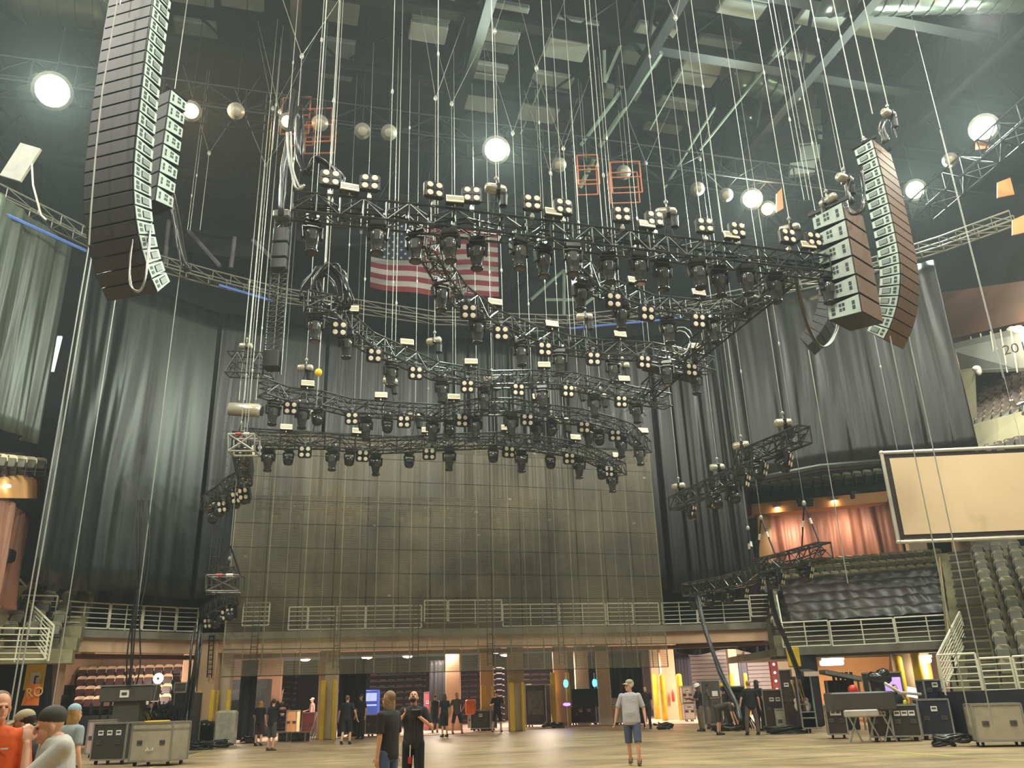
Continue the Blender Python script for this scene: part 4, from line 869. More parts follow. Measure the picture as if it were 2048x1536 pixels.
rig('T1', 'straight front truss, nearest the viewer', [(585, 412), (860, 440), (1140, 474), (1400, 506), (1685, 540)], 12.3,
    [625, 753, 833, 895, 953, 1031, 1085, 1140, 1212, 1268, 1321, 1385, 1435, 1480, 1545, 1640], [], [655, 733, 863, 936, 1056, 1120, 1235, 1300, 1403, 1465, 1565, 1617], [693, 903, 1098, 1283, 1452, 1604],
    [992, 1340, 1590], [620, 653, 776, 875, 1107, 1205, 1215, 1450])
rig('T2', 'second curved truss, reaching left below the front truss', [(612, 603), (650, 610), (690, 645), (735, 683), (800, 712), (870, 742), (980, 760), (1060, 758), (1140, 762), (1200, 775), (1262, 790), (1335, 803)], 12.1,
    [633, 693, 784, 882, 969, 1080, 1188, 1266], [], [678, 747, 828, 930, 1030, 1128, 1233], [700, 810, 938, 1084, 1243], [869, 1250], [653, 790, 905, 1063, 1180], False)
rig('T3', 'third curved truss, starting before the flag', [(850, 485), (885, 545), (920, 592), (985, 640), (1065, 672), (1130, 690), (1200, 699), (1300, 704), (1350, 714), (1420, 732)], 12.2,
    [882, 952, 1040, 1115, 1225, 1327, 1391], [], [932, 996, 1081, 1178, 1277, 1369], [985, 1098, 1234, 1385], [1174], [1005, 1142, 1300], False)
rig('T4', 'short curved truss, right of the middle', [(1148, 525), (1185, 565), (1240, 590), (1300, 612), (1400, 622), (1490, 612)], 12.3,
    [1111 + 50, 1237, 1334, 1419], [], [1215, 1281, 1382], [1262, 1390], [], [1240, 1425], False)
rig('T5', 'wide wavy truss, second lowest in the middle', [(525, 776), (575, 793), (640, 800), (700, 815), (800, 822), (880, 826), (960, 814), (1020, 814), (1100, 827), (1160, 834), (1220, 850), (1255, 862), (1292, 895)], 11.4,
    [549, 606, 732, 865, 952, 1020, 1071, 1173, 1242, 1273], [637, 774, 899, 1100, 1198], [583, 704, 806, 920, 1048, 1160, 1222], [613, 759, 905, 1071, 1281], [608, 780, 985, 1160, 1205], [720, 912, 1045], False)
rig('T6', 'lowest wavy truss, just above the big screen', [(500, 878), (560, 882), (650, 882), (740, 892), (820, 889), (900, 884), (990, 881), (1060, 886), (1130, 896), (1180, 909), (1243, 940)], 10.7,
    [539, 666, 752, 898, 1043, 1155, 1223], [579, 699, 819, 984, 1100, 1198], [515, 611, 724, 856, 1012, 1132, 1208], [571, 713, 852, 1010, 1146, 1230], [630, 830, 1105, 1130, 1185], [765, 955], False)
# fore and aft spine along the right
truss('spine_truss', 'dark truss running back from the front truss along the right ends of the curved ones', [PZ(1296, 782, 12.4), PZ(1395, 695, 12.4), PZ(1480, 625, 12.4), PZ(1565, 555, 12.4)], w=.5, h=.55, step=.8, r=.035, m=BLACK)
truss('spine_truss', 'short truss piece meeting the front truss on the right', [PZ(1480, 618, 12.2), PZ(1530, 585, 12.2), PZ(1575, 552, 12.2)], w=.4, h=.4)
tag(MB().box((PZ(1345, 748, 12.2)), (.5, 2.6, .1), Matrix.Rotation(-.95, 3, 'Z'), bev=.02).build('cable_tray', BLACK), 'flat black cable tray under the spine truss', 'cable tray')
# side trusses
def side(key, desc, pix, z, heads, blinders, hoists, slings):
    pa = Path(pix, z); TR[key] = pa; truss('side_truss', 'black box truss, ' + desc, pa.P, w=.44, h=.5)
    dsc = desc.split(',')[0]
    for i, px in enumerate(heads): p, d = pa.at(px); place(P_SM, p + Vector((0, 0, -.26)), Euler((random.uniform(-.3, .3), random.uniform(-.3, .3), random.uniform(-1, 1))), 'small moving head under the %s, %s counted from the left' % (dsc, nth(i)), 'moving heads of the ' + dsc)
    for i, px in enumerate(blinders):
        p, d = pa.at(px); o = place(P_BL, p + Vector((0, 0, -.56)), Euler((-.3, PI, YAWF + (.75 if pa.P[0].x > 0 else -.7))), 'four lamp blinder under the %s, %s counted from the left' % (dsc, nth(i)), 'blinders of the ' + dsc)
    for i, px in enumerate(hoists):
        p, d = pa.at(px); q = p + Vector((0, 0, .6)); place(P_HO, q, (0, 0, random.uniform(-.6, .6)), 'pale hoist above the %s, %s counted from the left' % (dsc, nth(i)), 'hoists of the ' + dsc)
        line(q + Vector((0, 0, .36)), 'steel line up from the %s, %s counted from the left' % (dsc, nth(i)), ztop=24.5, group='lines of the ' + dsc)
    for i, px in enumerate(slings):
        p, d = pa.at(px); ap = p + Vector((0, 0, 1.7)); t = thing('lifting_sling', 'black lifting sling triangle on the %s, %s counted from the left' % (dsc, nth(i)), 'sling', ap)
        mb = MB(); mb.tube(ap, p + d * .5 + Vector((0, 0, .25)), .03, 5).tube(ap, p - d * .5 + Vector((0, 0, .25)), .03, 5); mb.build('sling_leg', BLACK, t); MB().ell(ap, (.07, .07, .1)).build('shackle', STEEL, t)
        mb = MB(); [mb.tube(ap.lerp(p + d * .5 * s + Vector((0, 0, .25)), .38), ap.lerp(p + d * .5 * s + Vector((0, 0, .25)), .52), .045, 5) for s in (1, -1)]; mb.build('sleeve', LABELW, t)
        line(ap + Vector((0, 0, .05)), 'thin line above the sling of the %s, %s counted from the left' % (dsc, nth(i)), ztop=24.5, r=.01, group='sling lines')
side('RA', 'upper right side truss, stepping up to the right', [(1348, 1008), (1420, 975), (1478, 950), (1492, 915), (1540, 897), (1610, 868)], 8.6, [1378, 1428, 1462, 1515, 1555], [1382, 1420, 1455, 1487, 1522, 1572], [1362, 1440, 1488, 1574], [])
side('RB', 'lower right side truss, over the railings', [(1372, 1180), (1440, 1168), (1495, 1155), (1525, 1132), (1570, 1122), (1652, 1100)], 5.7, [1385, 1422, 1460, 1540, 1598], [1400, 1446, 1486, 1518, 1558, 1615], [], [1508, 1535, 1625])
side('LA', 'upper left side truss, end on beside the big screen', [(412, 1008), (440, 990), (468, 968), (492, 955), (484, 905), (480, 880)], 8.8, [425, 445, 470, 489], [450, 478, 492], [486], [497 - 17])
side('LB', 'lower left side truss, hanging before the balcony railings', [(385, 1236), (415, 1222), (445, 1205), (468, 1195), (458, 1160), (452, 1150)], 5.5, [402, 430, 452, 466], [420, 456, 466], [], [452])
for key, px0, px1, y0, y1, sl, lab in (('LA', 456, 509, 868, 902, 0, 'pale truss end frame on the upper left side truss'), ('LB', 412, 480, 1150, 1182, 1, 'truss end frame with triangular sling on the lower left side truss')):
    Yk = TR[key].P[-1].y - .5; a, b, c, d = PY(px0, y0, Yk), PY(px1, y0, Yk), PY(px1, y1, Yk), PY(px0, y1, Yk); t = thing('truss_end_frame', lab, 'truss frame', (a + c) / 2); bk = Vector((0, .5, 0)); mb = MB()
    for p, q in ((a, b), (b, c), (c, d), (d, a), (a, c), (b, d)): mb.tube(p, q, .03, 6)
    for p in (a, b, c, d): mb.tube(p, p + bk, .03, 6)
    for p, q in ((a, b), (b, c), (c, d), (d, a)): mb.tube(p + bk, q + bk, .03, 6)
    mb.build('box_frame', ALU if not sl else FIXGREY, t); MB().tube(a.lerp(b, .3), a.lerp(b, .5), .05, 6).build('red_sleeve', mat('dull_red_sleeve', (190, 70, 50), .5), t); MB().tube(a.lerp(b, .6), a.lerp(b, .8), .05, 6).build('white_sleeve', LABELW, t)
    if sl:
        ap = PY(461, 1092, Yk); MB().tube(ap, a, .03, 5).tube(ap, b, .03, 5).build('sling_leg', BLACK, t); line(ap, 'thin line above the triangular sling of the lower left side truss', ztop=24, bridle=False, r=.014, group=None)
# big white drum hoist left and box truss with ladder
p = PY(492, 820, 31); t = thing('large_winch', 'large pale cylindrical winch left of the wavy trusses', 'winch', p); MB().lathe([(.1, -.7), (.26, -.66), (.28, .5), (.2, .62)], 16, p, Matrix.Rotation(PI / 2 + .1, 3, 'Y')).build('drum', mat('hoist_shell', (186, 180, 158)), t, smooth=True)
MB().lathe([(.2, .62), (.2, .66)], 14, p, Matrix.Rotation(PI / 2 + .1, 3, 'Y')).build('end_cap', BLACK, t); MB().tube(p, p + Vector((-.3, 0, -1.4)), .03, 5).tube(p, p + Vector((.3, 0, -1.4)), .03, 5).build('strap', BLACK, t)
a = PY(456, 728, 31); b = PY(545, 732, 31); truss('box_truss', 'short square truss at the left, under four bright lines', [a, (a + b) / 2, b], w=.6, h=.9)
p = PY(493, 692, 31); t = place(P_HO, p + Vector((0, 0, 0)), (0, 0, .1), 'pale hoist on the short square truss at the left', 'single hoists')
for i, px in enumerate((486, 497, 508, 520)):
    q = PY(px - 22, 870, 31); line(PY(px - 8, 800, 31), 'bright long line at the left, %s of four close together' % nth(i), ztop=24, r=.026, group='four bright lines at the left')
t = thing('wire_ladder', 'long dark wire ladder hanging at the left of the screen', 'ladder', PY(462, 770, 31))
a = PY(462, 770, 31.2); zb = PY(400, 1190, 31.2).z; mb = MB(); [mb.tube(a + Vector((s * .17, 0, 0)), Vector((a.x + s * .17, a.y, zb)), .010, 5) for s in (-1, 1)]; mb.build('side_wire', FIXGREY, t)
mb = MB(); N = int((a.z - zb) / .35); [mb.tube((a.x - .17, a.y, zb + k * .35), (a.x + .17, a.y, zb + k * .35), .010, 5) for k in range(N)]; mb.build('rung', FIXGREY, t)
# vertical tower of black boxes
tw = thing('hanging_light_tower', 'tall narrow tower of black boxes and open frames hanging left of the front truss', 'light tower', PY(562, 500, 24))
x0 = PY(568, 430, 24); zt = x0.z; H = zt - PY(560, 750, 24).z
for s in (-1, 1): MB().tube((x0.x + s * .28, 24, zt), (x0.x + s * .28, 24, zt - H), .03, 6).build('side_rail', TRUSSM, tw)
for k, (f0, f1) in enumerate([(.1, .2), (.2, .3), (.3, .37), (.86, .97)]): MB().box((x0.x, 24, zt - H * (f0 + f1) / 2), (.5, .5, H * (f1 - f0) * .92), bev=.03).build('box_unit', BLACK, tw)
mb = MB()
for k in range(30):
    z = zt - H * (k + .5) / 30
    if .37 < (k + .5) / 30 < .86 or k < 3: mb.tube((x0.x - .28, 24, z), (x0.x + .28, 24, z), .018, 5); mb.tube((x0.x - .28, 24.2, z - .1), (x0.x + .28, 23.8, z + .08), .018, 5)
mb.tube((x0.x, 24, zt), (x0.x, 24, zt - H), .02, 5); mb.build('cross_frame', FIXGREY, tw)
MB().box((x0.x, 23.9, zt - .12), (.55, .5, .28), bev=.04).build('head_unit', FIXGREY, tw); line((x0.x - .1, 24, zt), 'line over the narrow light tower, left', r=.02, group='tower lines'); line((x0.x + .2, 24, zt), 'line over the narrow light tower, right', r=.02, group='tower lines')
# cable looms
def loom(name, label, pts, r, n, m=GLOSS, jit=.06, cat='cable bundle'):
    rnd = random.Random(int(pts[0][0] * 10)); mb = MB(); P = [Vector(p) for p in pts]
    if len(P) < 12:   # round the course of the cable
        X = [P[0] * 2 - P[1]] + P + [P[-1] * 2 - P[-2]]; Q = []
        for i in range(1, len(X) - 2):
            for s_ in (0, .25, .5, .75):
                a, b, c, d = X[i - 1:i + 3]; Q.append(.5 * (2 * b + (c - a) * s_ + (2 * a - 5 * b + 4 * c - d) * s_ ** 2 + (3 * b - a - 3 * c + d) * s_ ** 3))
        P = Q + [P[-1]]
    for k in range(n):
        o = Vector((rnd.uniform(-jit, jit), rnd.uniform(-jit, jit), 0)); Q = []
        for i in range(len(P) - 1): Q.append(P[i] + o * (1 + .5 * math.sin(i * .7 + k)))
        Q.append(P[-1] + o); mb.path(Q, r, 5)
    return tag(mb.build(name, m, smooth=True), label, cat)
loom('cable_loom', 'dark shiny cable bundle arching over the left end of the front truss', [PY(596, 215, 18.5), PY(597, 300, 18.5), PY(610, 345, 18.2), PY(630, 318, 18.2), PY(655, 328, 18.2), PY(676, 352, 18.2), PY(680, 372, 18.2)], .035, 9, jit=.1)
loom('cable_loom', 'white cable hanging in a hook left of the front truss', [PY(578, 265, 18.3), PY(583, 330, 18.3), PY(590, 365, 18.3), PY(600, 378, 18.3), PY(606, 370, 18.3)], .03, 3, STEEL, .04)
loom('cable_loom', 'thick black cable bundle beside the narrow light tower', [PY(590, 180, 23), PY(575, 300, 23), PY(566, 360, 23), PY(562, 430, 23)], .05, 5)
loom('cable_loom', 'glossy cable dome above the left end of the second truss', [PY(622, 600, 21.6), PY(625, 560, 21.6), PY(650, 532, 21.6), PY(675, 555, 21.6), PY(684, 600, 21.6), PY(672, 618, 21.6)], .04, 11, jit=.22)
line(PY(652, 530, 21.6), 'steel line down to the glossy cable dome', r=.02, group='loom lines')
line(PY(633, 318, 18.2), 'steel line down to the arching cable bundle', r=.025, group='loom lines')
loom('cable_loom', 'coiled pale cables hanging at the end of the wavy truss', [PY(1266, 800, 34) + Vector((.55 * math.cos(a), .1 * a, -.75 + .6 * math.sin(a))) for a in [k * .6 for k in range(24)]], .022, 2, FIXGREY)
loom('cable_loom', 'coil of pale cable on the right of the third truss', [PZ(1368, 672, 12.4) + Vector((.32 * math.cos(a), .05 * a, .4 * math.sin(a))) for a in [k * .6 for k in range(22)]], .022, 1, ALU)
loom('cable_loom', 'black cable bundle dropping from the lower right truss to the stage gear, left one', [PY(1396, 1190, 34), PY(1410, 1250, 33.5), PY(1440, 1340, 32.5), PY(1475, 1410, 31.5), PY(1482, 1440, 31)], .04, 6)
loom('cable_loom', 'black cable bundle dropping from the lower right truss to the guitar case', [PY(1535, 1150, 31), PY(1550, 1230, 31), PY(1575, 1290, 31), PY(1600, 1352, 31)], .05, 6)
loom('cable_loom', 'thin black cables hanging before the left balcony railing', [PY(287, 1000, 33), PY(281, 1160, 33), PY(272, 1250, 33), PY(262, 1370, 33)], .03, 5, BLACK, .2)
loom('cable_loom', 'thick black cables hanging from the lower left truss to the floor', [PY(398, 1250, 32.5), PY(388, 1330, 32), PY(372, 1430, 32), PY(368, 1495, 31.5)], .05, 9, GLOSS, .16)
loom('cable_loom', 'black cable chain hanging behind the left speaker hangs', [PY(330, 300, 26), PY(345, 400, 26), PY(362, 490, 26), PY(375, 540, 26)], .06, 6, GLOSS, .12)
loom('cable_loom', 'bunch of cables trailing from the right end of the front truss', [PY(1592, 545, 21.2), PY(1600, 600, 22), PY(1618, 660, 23), PY(1645, 694, 24), PY(1670, 668, 25), PY(1680, 622, 25.6)], .022, 5, FIXGREY, .05)
# small cages, their orange lamplight put into the steel colour
for i, (x, y, Y, w_, h_) in enumerate([(596, 243, 29.5, 1.2, 1.9), (637, 262, 29.5, 1.3, 1.7), (1175, 350, 31, .9, 1.5), (1250, 365, 31.5, 1.3, 1.6)]):
    p = PY(x, y, Y); t = thing('lamp_cage', ['orange lit steel cage around the lamp, upper left', 'empty steel cage right of the orange one', 'narrow orange lit cage above the front truss', 'orange lit cage with a round reflector right of centre'][i], 'steel cage', p); mb = MB()
    for sx in (-1, 1):
        for sy in (-1, 1): mb.tube(p + Vector((sx * w_ / 2, sy * .4, -h_ / 2)), p + Vector((sx * w_ / 2, sy * .4, h_ / 2)), .035, 5)
        for sz in (-1, 0, 1): mb.tube(p + Vector((-w_ / 2, sx * .4, sz * h_ / 2)), p + Vector((w_ / 2, sx * .4, sz * h_ / 2)), .035, 5)
    mb.build('frame', mat('rusty_orange_steel', (190, 112, 76), .5, .1, .15, 2), t); line(p + Vector((0, 0, h_ / 2)), 'hanger rod of a lamp cage, %s from the left' % nth(i), r=.012, bridle=False, ztop=27, group='cage hangers')  # steel coloured as if lit by the sodium lamps
# high bay lamps in view
def bay_lamp(px, py, z, col, es, power, label, r=.36):
    p = PZ(px, py, z); t = thing('high_bay_lamp', label, 'high bay lamp', p); aim = (Vector((0, 0, 2)) - p).normalized(); R = aim.to_track_quat('-Z', 'Y').to_matrix()
    MB().lathe([(.1, .55), (.16, .5), (.2, .2), (r + .08, 0), (r + .12, -.02)], 18, p, R).build('reflector', mat('lamp_reflector', (170, 168, 155), .35, .3, .1, 3), t, smooth=True)
    m_ = mat('lens_' + label[:8].replace(' ', '_'), col, .4, emit=col, es=es) if es else mat('dull_lamp_glass', (158, 152, 132), .35, 0, .08, 4)
    MB().lathe([(r, -.01), (r * .8, -.06), (.05, -.1)], 18, p, R).build('lens', m_, t, smooth=True)
    MB().tube(p + R @ Vector((0, 0, .55)), Vector((p.x, p.y, 30.9)), .02, 5).build('stem', BEAM, t)
    if power: lamp('SPOT', 'high_bay_glow', p + aim * .25, power, ((.84, 1.0, .92) if col == GW else tuple(c / 255 for c in col)), .35, aim=p + aim * 5, spot=168)
GW = (238, 255, 190); AM = (255, 170, 80)
for i, (x, y, z, col, es, pw, lab, r) in enumerate([(105, 182, 24, GW, 260, 6500, 'glaring greenish white high bay lamp, far upper left', .62), (992, 300, 24, GW, 220, 5000, 'glaring greenish white high bay lamp above the flag', .5), (1503, 398, 24, GW, 180, 4500, 'glaring high bay lamp left of the amber one', .42),
       (1830, 380, 24, GW, 180, 4500, 'glaring high bay lamp right of the tall speaker hang', .42), (1968, 256, 24, GW, 200, 5000, 'glaring high bay lamp at the slanting catwalk', .5), (382, 222, 24, AM, 90, 1600, 'amber lamp between the left speaker hangs and the tower', .3),
       (575, 243, 24, (255, 196, 130), 70, 500, 'amber lamp inside the orange cage', .24), (1535, 418, 24, (255, 190, 110), 70, 600, 'amber lamp beside the orange lit plate', .3)]): bay_lamp(x, y, z, col, es, pw, lab, r)
for i, (x, y) in enumerate([(472, 222), (640, 246), (725, 262), (778, 265), (1118, 330), (1247, 345), (1395, 378), (1452, 390), (1900, 320)]): bay_lamp(x, y, 24, (200, 200, 180), 0, 0, 'unlit round high bay lamp on the catwalk, %s from the left' % nth(i), .22)
# ---------------------------------------------------------------- the transparent LED screen
def led_mat():
    m = bpy.data.materials.new('see_through_led_mesh'); m.use_nodes = True; n = m.node_tree.nodes; L = m.node_tree.links; b = n['Principled BSDF']; out = n['Material Output']
    b.inputs['Base Color'].default_value = srgb(130, 114, 86); b.inputs['Roughness'].default_value = .5
    tc = n.new('ShaderNodeTexCoord'); wv = n.new('ShaderNodeTexWave'); wv.wave_type = 'BANDS'; wv.bands_direction = 'Z'; wv.inputs['Scale'].default_value = 3.2; L.new(tc.outputs['Object'], wv.inputs['Vector'])
    no = n.new('ShaderNodeTexNoise'); no.inputs['Scale'].default_value = .35; L.new(tc.outputs['Object'], no.inputs['Vector'])
    mr = n.new('ShaderNodeMapRange'); mr.inputs[3].default_value = .36; mr.inputs[4].default_value = .50; L.new(wv.outputs['Fac'], mr.inputs[0])
    r = n.new('ShaderNodeValToRGB'); r.color_ramp.elements[0].color = srgb(98, 92, 74); r.color_ramp.elements[1].color = srgb(136, 124, 96); r.color_ramp.elements[0].position = .35; r.color_ramp.elements[1].position = .65; L.new(no.outputs['Fac'], r.inputs[0]); L.new(r.outputs[0], b.inputs['Base Color'])
    tr = n.new('ShaderNodeBsdfTransparent'); mx = n.new('ShaderNodeMixShader'); L.new(mr.outputs[0], mx.inputs[0]); L.new(tr.outputs[0], mx.inputs[1]); L.new(b.outputs[0], mx.inputs[2]); L.new(mx.outputs[0], out.inputs[0]); return m
LB0 = PZ(442, 1351, 2.75); LB1 = PZ(1338, 1336, 2.75); 
LB0 = Vector((LB0.x * 33.6 / LB0.y, 33.6, 0)); d_ = ray(1338, 1336); LB1 = Vector((d_.x * 39.2 / d_.y, 39.2, 0))
zb = (PY(442, 1351, 33.6).z + PY(1338, 1336, 39.2).z) / 2; zt_ = (PY(1312, 905, 39.2).z * .6 + PY(640, 873, 35).z * .4)
led = thing('led_screen', 'huge see-through LED mesh screen hanging in front of the loading bays', 'LED screen', (LB0 + LB1) / 2 + Vector((0, 0, zb)))
dU = (LB1 - LB0); nU = dU.normalized(); nB = Vector((-nU.y, nU.x, 0)); LW = dU.length; LM = led_mat()
NP = 14; cols_ = 14; rows_ = 10
FR = mat('led_frame', (150, 140, 112), .5, .2, .15, 2)
mb = MB(); e = .0
for c_ in range(cols_):
    for r_ in range(rows_):
        u0 = LW * c_ / cols_ + .01; u1 = LW * (c_ + 1) / cols_ - .01; z0_ = zb + (zt_ - zb) * r_ / rows_ + .01; z1_ = zb + (zt_ - zb) * (r_ + 1) / rows_ - .01
        o_ = nB * (.012 * math.sin(c_ * 3.1 + r_ * 1.7))
        mb.add([LB0 + nU * u0 + o_ + Vector((0, 0, z0_)), LB0 + nU * u1 + o_ + Vector((0, 0, z0_)), LB0 + nU * u1 + o_ + Vector((0, 0, z1_)), LB0 + nU * u0 + o_ + Vector((0, 0, z1_))], [(0, 1, 2, 3)])
mb.build('led_mesh', LM, led)
mb = MB()
for k in range(27): u = LW * k / 26; p = LB0 + nU * u + nB * .06; mb.tube(p + Vector((0, 0, zb)), p + Vector((0, 0, zt_)), .016 if k % 2 else .026, 4)
mb.build('column_frame', FR, led)
mb = MB()
for k in range(rows_ + 1): z = zb + (zt_ - zb) * k / rows_; mb.tube(LB0 + nB * .05 + Vector((0, 0, z)), LB1 + nB * .05 + Vector((0, 0, z)), .014, 4)
mb.build('row_frame', BLACK, led)
mb = MB()
for k in range(6): u = LW * (.06 + .17 * k); p = LB0 + nU * u + nB * .35; [mb.tube(p + nU * s * .12 + Vector((0, 0, zb + .2)), p + nU * s * .12 + Vector((0, 0, zt_ - .2)), .02, 4) for s in (-1, 1)]; [mb.tube(p - nU * .12 + Vector((0, 0, zb + .3 + j * .4)), p + nU * .12 + Vector((0, 0, zb + .3 + j * .4)), .015, 4) for j in range(int((zt_ - zb) / .4))]
mb.build('climbing_ladder', BLACK, led)
mb = MB(); rnd = random.Random(5)
for k in range(26): u = LW * rnd.random(); z = zb + (zt_ - zb) * rnd.random(); p = LB0 + nU * u + nB * .12 + Vector((0, 0, z)); mb.box(p, (.14, .05, .08))
mb.build('connector_box', ALU, led)
truss('screen_truss', 'dark truss carrying the LED screen, seen through its top', [LB0 + nB * .5 + Vector((0, 0, zt_ - .1)), LB0.lerp(LB1, .33) + nB * .5 + Vector((0, 0, zt_ - .1)), LB0.lerp(LB1, .66) + nB * .5 + Vector((0, 0, zt_ - .1)), LB1 + nB * .5 + Vector((0, 0, zt_ - .1))], r=.035)
# second row of lights behind the screen
pb = Path([(520, 950), (700, 935), (900, 945), (1120, 955)], 10.0)
pb.P = [Vector((p.x * 36.5 / p.y, 36.5 + (p.x + 8) * .25, 9.9)) for p in pb.P]
truss('lighting_truss', 'dark truss seen dimly through the upper part of the LED screen', pb.P)
for i, px in enumerate([560, 600, 660, 700, 745, 800, 850, 895, 945, 990, 1050, 1100]):
    p, d = pb.at(px); place(P_MH, p + Vector((0, 0, -.26)), (0, 0, .3), 'large moving head seen dimly through the LED screen, %s from the left' % nth(i), 'moving heads behind the LED screen')
    if i % 3 == 0: line(p + Vector((0, 0, .2)), 'steel line seen through the LED screen, %s from the left' % nth(i // 3), ztop=24, r=.012, group='lines behind the LED screen')
# trailing loose ropes
for i, (a, b, Y, r, lab) in enumerate([((178, 492), None, 21, .018, 'bright rope hanging under the left speaker hang, left of two'), ((187, 492), None, 21.4, .022, 'bright rope hanging under the left speaker hang, right of two'), ((232, 590), None, 26, .016, 'bright rope hanging below the tip of the left speaker hang'),
                                ((364, 510), None, 34, .02, 'grey rope before the left curtain'), ((1617, 700), None, 27, .016, 'bright rope below the small black speaker hang'), ((1780, 672), None, 20.5, .016, 'bright rope under the tall right speaker hang, left of two'), ((1818, 674), None, 20.5, .016, 'bright rope under the tall right speaker hang, right of two')]):
    p = PY(*a, Y); zb_ = .02 if i < 3 else 4.8 if i < 4 else (4.6 if i < 5 else .6); tag(MB().tube(p, (p.x, p.y, zb_), r, 6).build('hanging_rope', STEEL), lab, 'rope')
line(PY(1880, 255, 26), 'single thin line at the far right beside the catwalk', r=.016, group='lines at the far right')
tag(MB().tube(PY(1880, 260, 26), (PY(1880, 260, 26).x, 26, 11), .012, 5).build('hanging_rope', STEEL), 'thin rope falling past the right upper bowl', 'rope')
for i, px in enumerate([420, 400, 395]): line(PY(px - 20, 460, 29.5), 'thin line near the left speaker hangs, %s of three' % nth(i), r=.014, group='lines near the left speakers')
for i, (px, py, Y) in enumerate([(545, 300, 27), (553, 300, 27), (690, 680, 30), (1290, 700, 30), (1700, 640, 24), (1090, 480, 25), (815, 500, 27)]):
    line(PY(px, py, Y), 'slender steel line of the rig, %s in the loose set counted across the picture order' % nth(i), r=.011, group='loose slender lines')
# ================================================================ speaker hangs
GRL = mat('speaker_grille', (132, 108, 90), .55, .1, .1, 12, .1); SIDEP = mat('speaker_side_pale', (176, 192, 180), .45, 0, .08, 3); SLOT = mat('speaker_slot', (40, 44, 44), .5)  # warm light put into the right grilles, the left get a darker copy
def array(label, ptop, yawdeg, n, W, D, hfront, tilts, side, slots=3, gl=GRL, sp=SIDEP):
    t = thing('line_array_speaker', label, 'speaker hang', ptop); p = Vector(ptop); ya = math.radians(yawdeg)
    Rz = Matrix.Rotation(ya, 3, 'Z')   # local -Y is the front
    for k in range(n):
        th = math.radians(tilts(k)); R = Rz @ Matrix.Rotation(th, 3, 'X'); c = p + R @ Vector((0, D / 2, -hfront / 2)); h = hfront * .955
        # wedge cabinet: front taller than rear
        V = [R @ Vector((x, y, z)) for (y, q) in ((-D / 2, .5), (D / 2, .36)) for x, z in ((-W / 2, -h * q), (W / 2, -h * q), (W / 2, h * q), (-W / 2, h * q))]
        mb = MB().add([c + v for v in V], [(0, 1, 2, 3), (7, 6, 5, 4), (0, 4, 5, 1), (1, 5, 6, 2), (2, 6, 7, 3), (3, 7, 4, 0)]); cab = mb.build('cabinet', [BLACK], t)
        gb = MB(); gb.box(c + R @ Vector((0, -D / 2 - .008, 0)), (W * .97, .02, h * .93), R, bev=.006); g = gb.build('grille', gl, None); g.location = (0, 0, 0); g.parent = cab; g.location = -Vector(ptop); cab_loc = None
        sb = MB(); x = side * (W / 2 + .004)
        V = [R @ Vector((x + dx, y, z)) for dx in (0, side * .012) for y, z in ((-D / 2 + .02, -h * .47), (D / 2 - .02, -h * .34), (D / 2 - .02, h * .34), (-D / 2 + .02, h * .47))]
        sb.add([c + v for v in V], [(0, 1, 2, 3), (7, 6, 5, 4), (0, 4, 5, 1), (1, 5, 6, 2), (2, 6, 7, 3), (3, 7, 4, 0)])
        xx = side * (W / 2 + .02)
        if slots == 3:
            for (yy, zz, a_, b_) in ((-.3, .14, .06, .2), (-.3, -.12, .06, .2), (0, .2, .05, .16), (0, -.05, .05, .16), (.1, .2, .05, .16), (.1, -.05, .05, .16), (.32, .1, .08, .2), (.32, -.14, .08, .16)):
                sb.box(c + R @ Vector((xx, yy * D, zz * h)), (.012, a_ * D * 1.4, b_ * h), R, 1)
        else:
            sb.box(c + R @ Vector((xx, .12 * D, 0)), (.012, D * .42, h * .5), R, 1, bev=.005); sb.box(c + R @ Vector((xx + side * .008, .12 * D, 0)), (.012, D * .36, h * .4), R, 2)
            sb.box(c + R @ Vector((xx, -.28 * D, h * .18)), (.012, D * .14, h * .22), R, 1); sb.box(c + R @ Vector((xx, -.28 * D, -h * .16)), (.012, D * .14, h * .22), R, 1)
        s = sb.build('side_panel', [sp, SLOT, mat('side_handle_grey', (120, 128, 122), .4)], None); s.parent = cab; s.location = -Vector(ptop)
        p = p + R @ Vector((0, 0, -hfront))
    mb = MB(); c = Vector(ptop) + Rz @ Vector((0, D / 2, .12)); mb.box(c, (W * .9, .1, .08), Rz); mb.box(c + Rz @ Vector((-W * .4, 0, 0)), (.08, D * 1.3, .1), Rz).box(c + Rz @ Vector((W * .4, 0, 0)), (.08, D * 1.3, .1), Rz); mb.build('flying_frame', GLOSS, t)
    return t, c
t1 = lambda k: -3 + .4 * k + (0 if k < 11 else (k - 10) ** 1.55 * 1.15)
pt = PY(1763, 294, 22)
_, c = array('tall curved speaker hang on the right, brown fronts and pale sides', pt, 42, 20, 1.22, .62, .335, t1, -1, 2)
h1 = PY(1768, 240, 22); place(P_HO, PY(1778, 228, 22), (0, 0, .5), 'pale cylinder hoist on top of the tall right speaker hang', 'speaker hoists'); loom('cable_loom', 'twisted cables on top of the tall right speaker hang', [PY(1768, 240, 22), PY(1764, 262, 22), PY(1770, 285, 22)], .04, 5, FIXGREY, .08)
place(P_HO, PY(1730, 292, 22.3), (0, 0, 1.2), 'dark rigging hoist at the left shoulder of the tall right hang', 'speaker hoists')
for i, (x, y) in enumerate([(1778, 222), (1745, 228), (1726, 280)]): line(PY(x, y, 22), 'steel line over the tall right speaker hang, %s from the right' % nth(i), r=.028, ztop=26.5, bridle=False, group='lines of the right hangs')
pt = PY(1705, 418, 20)
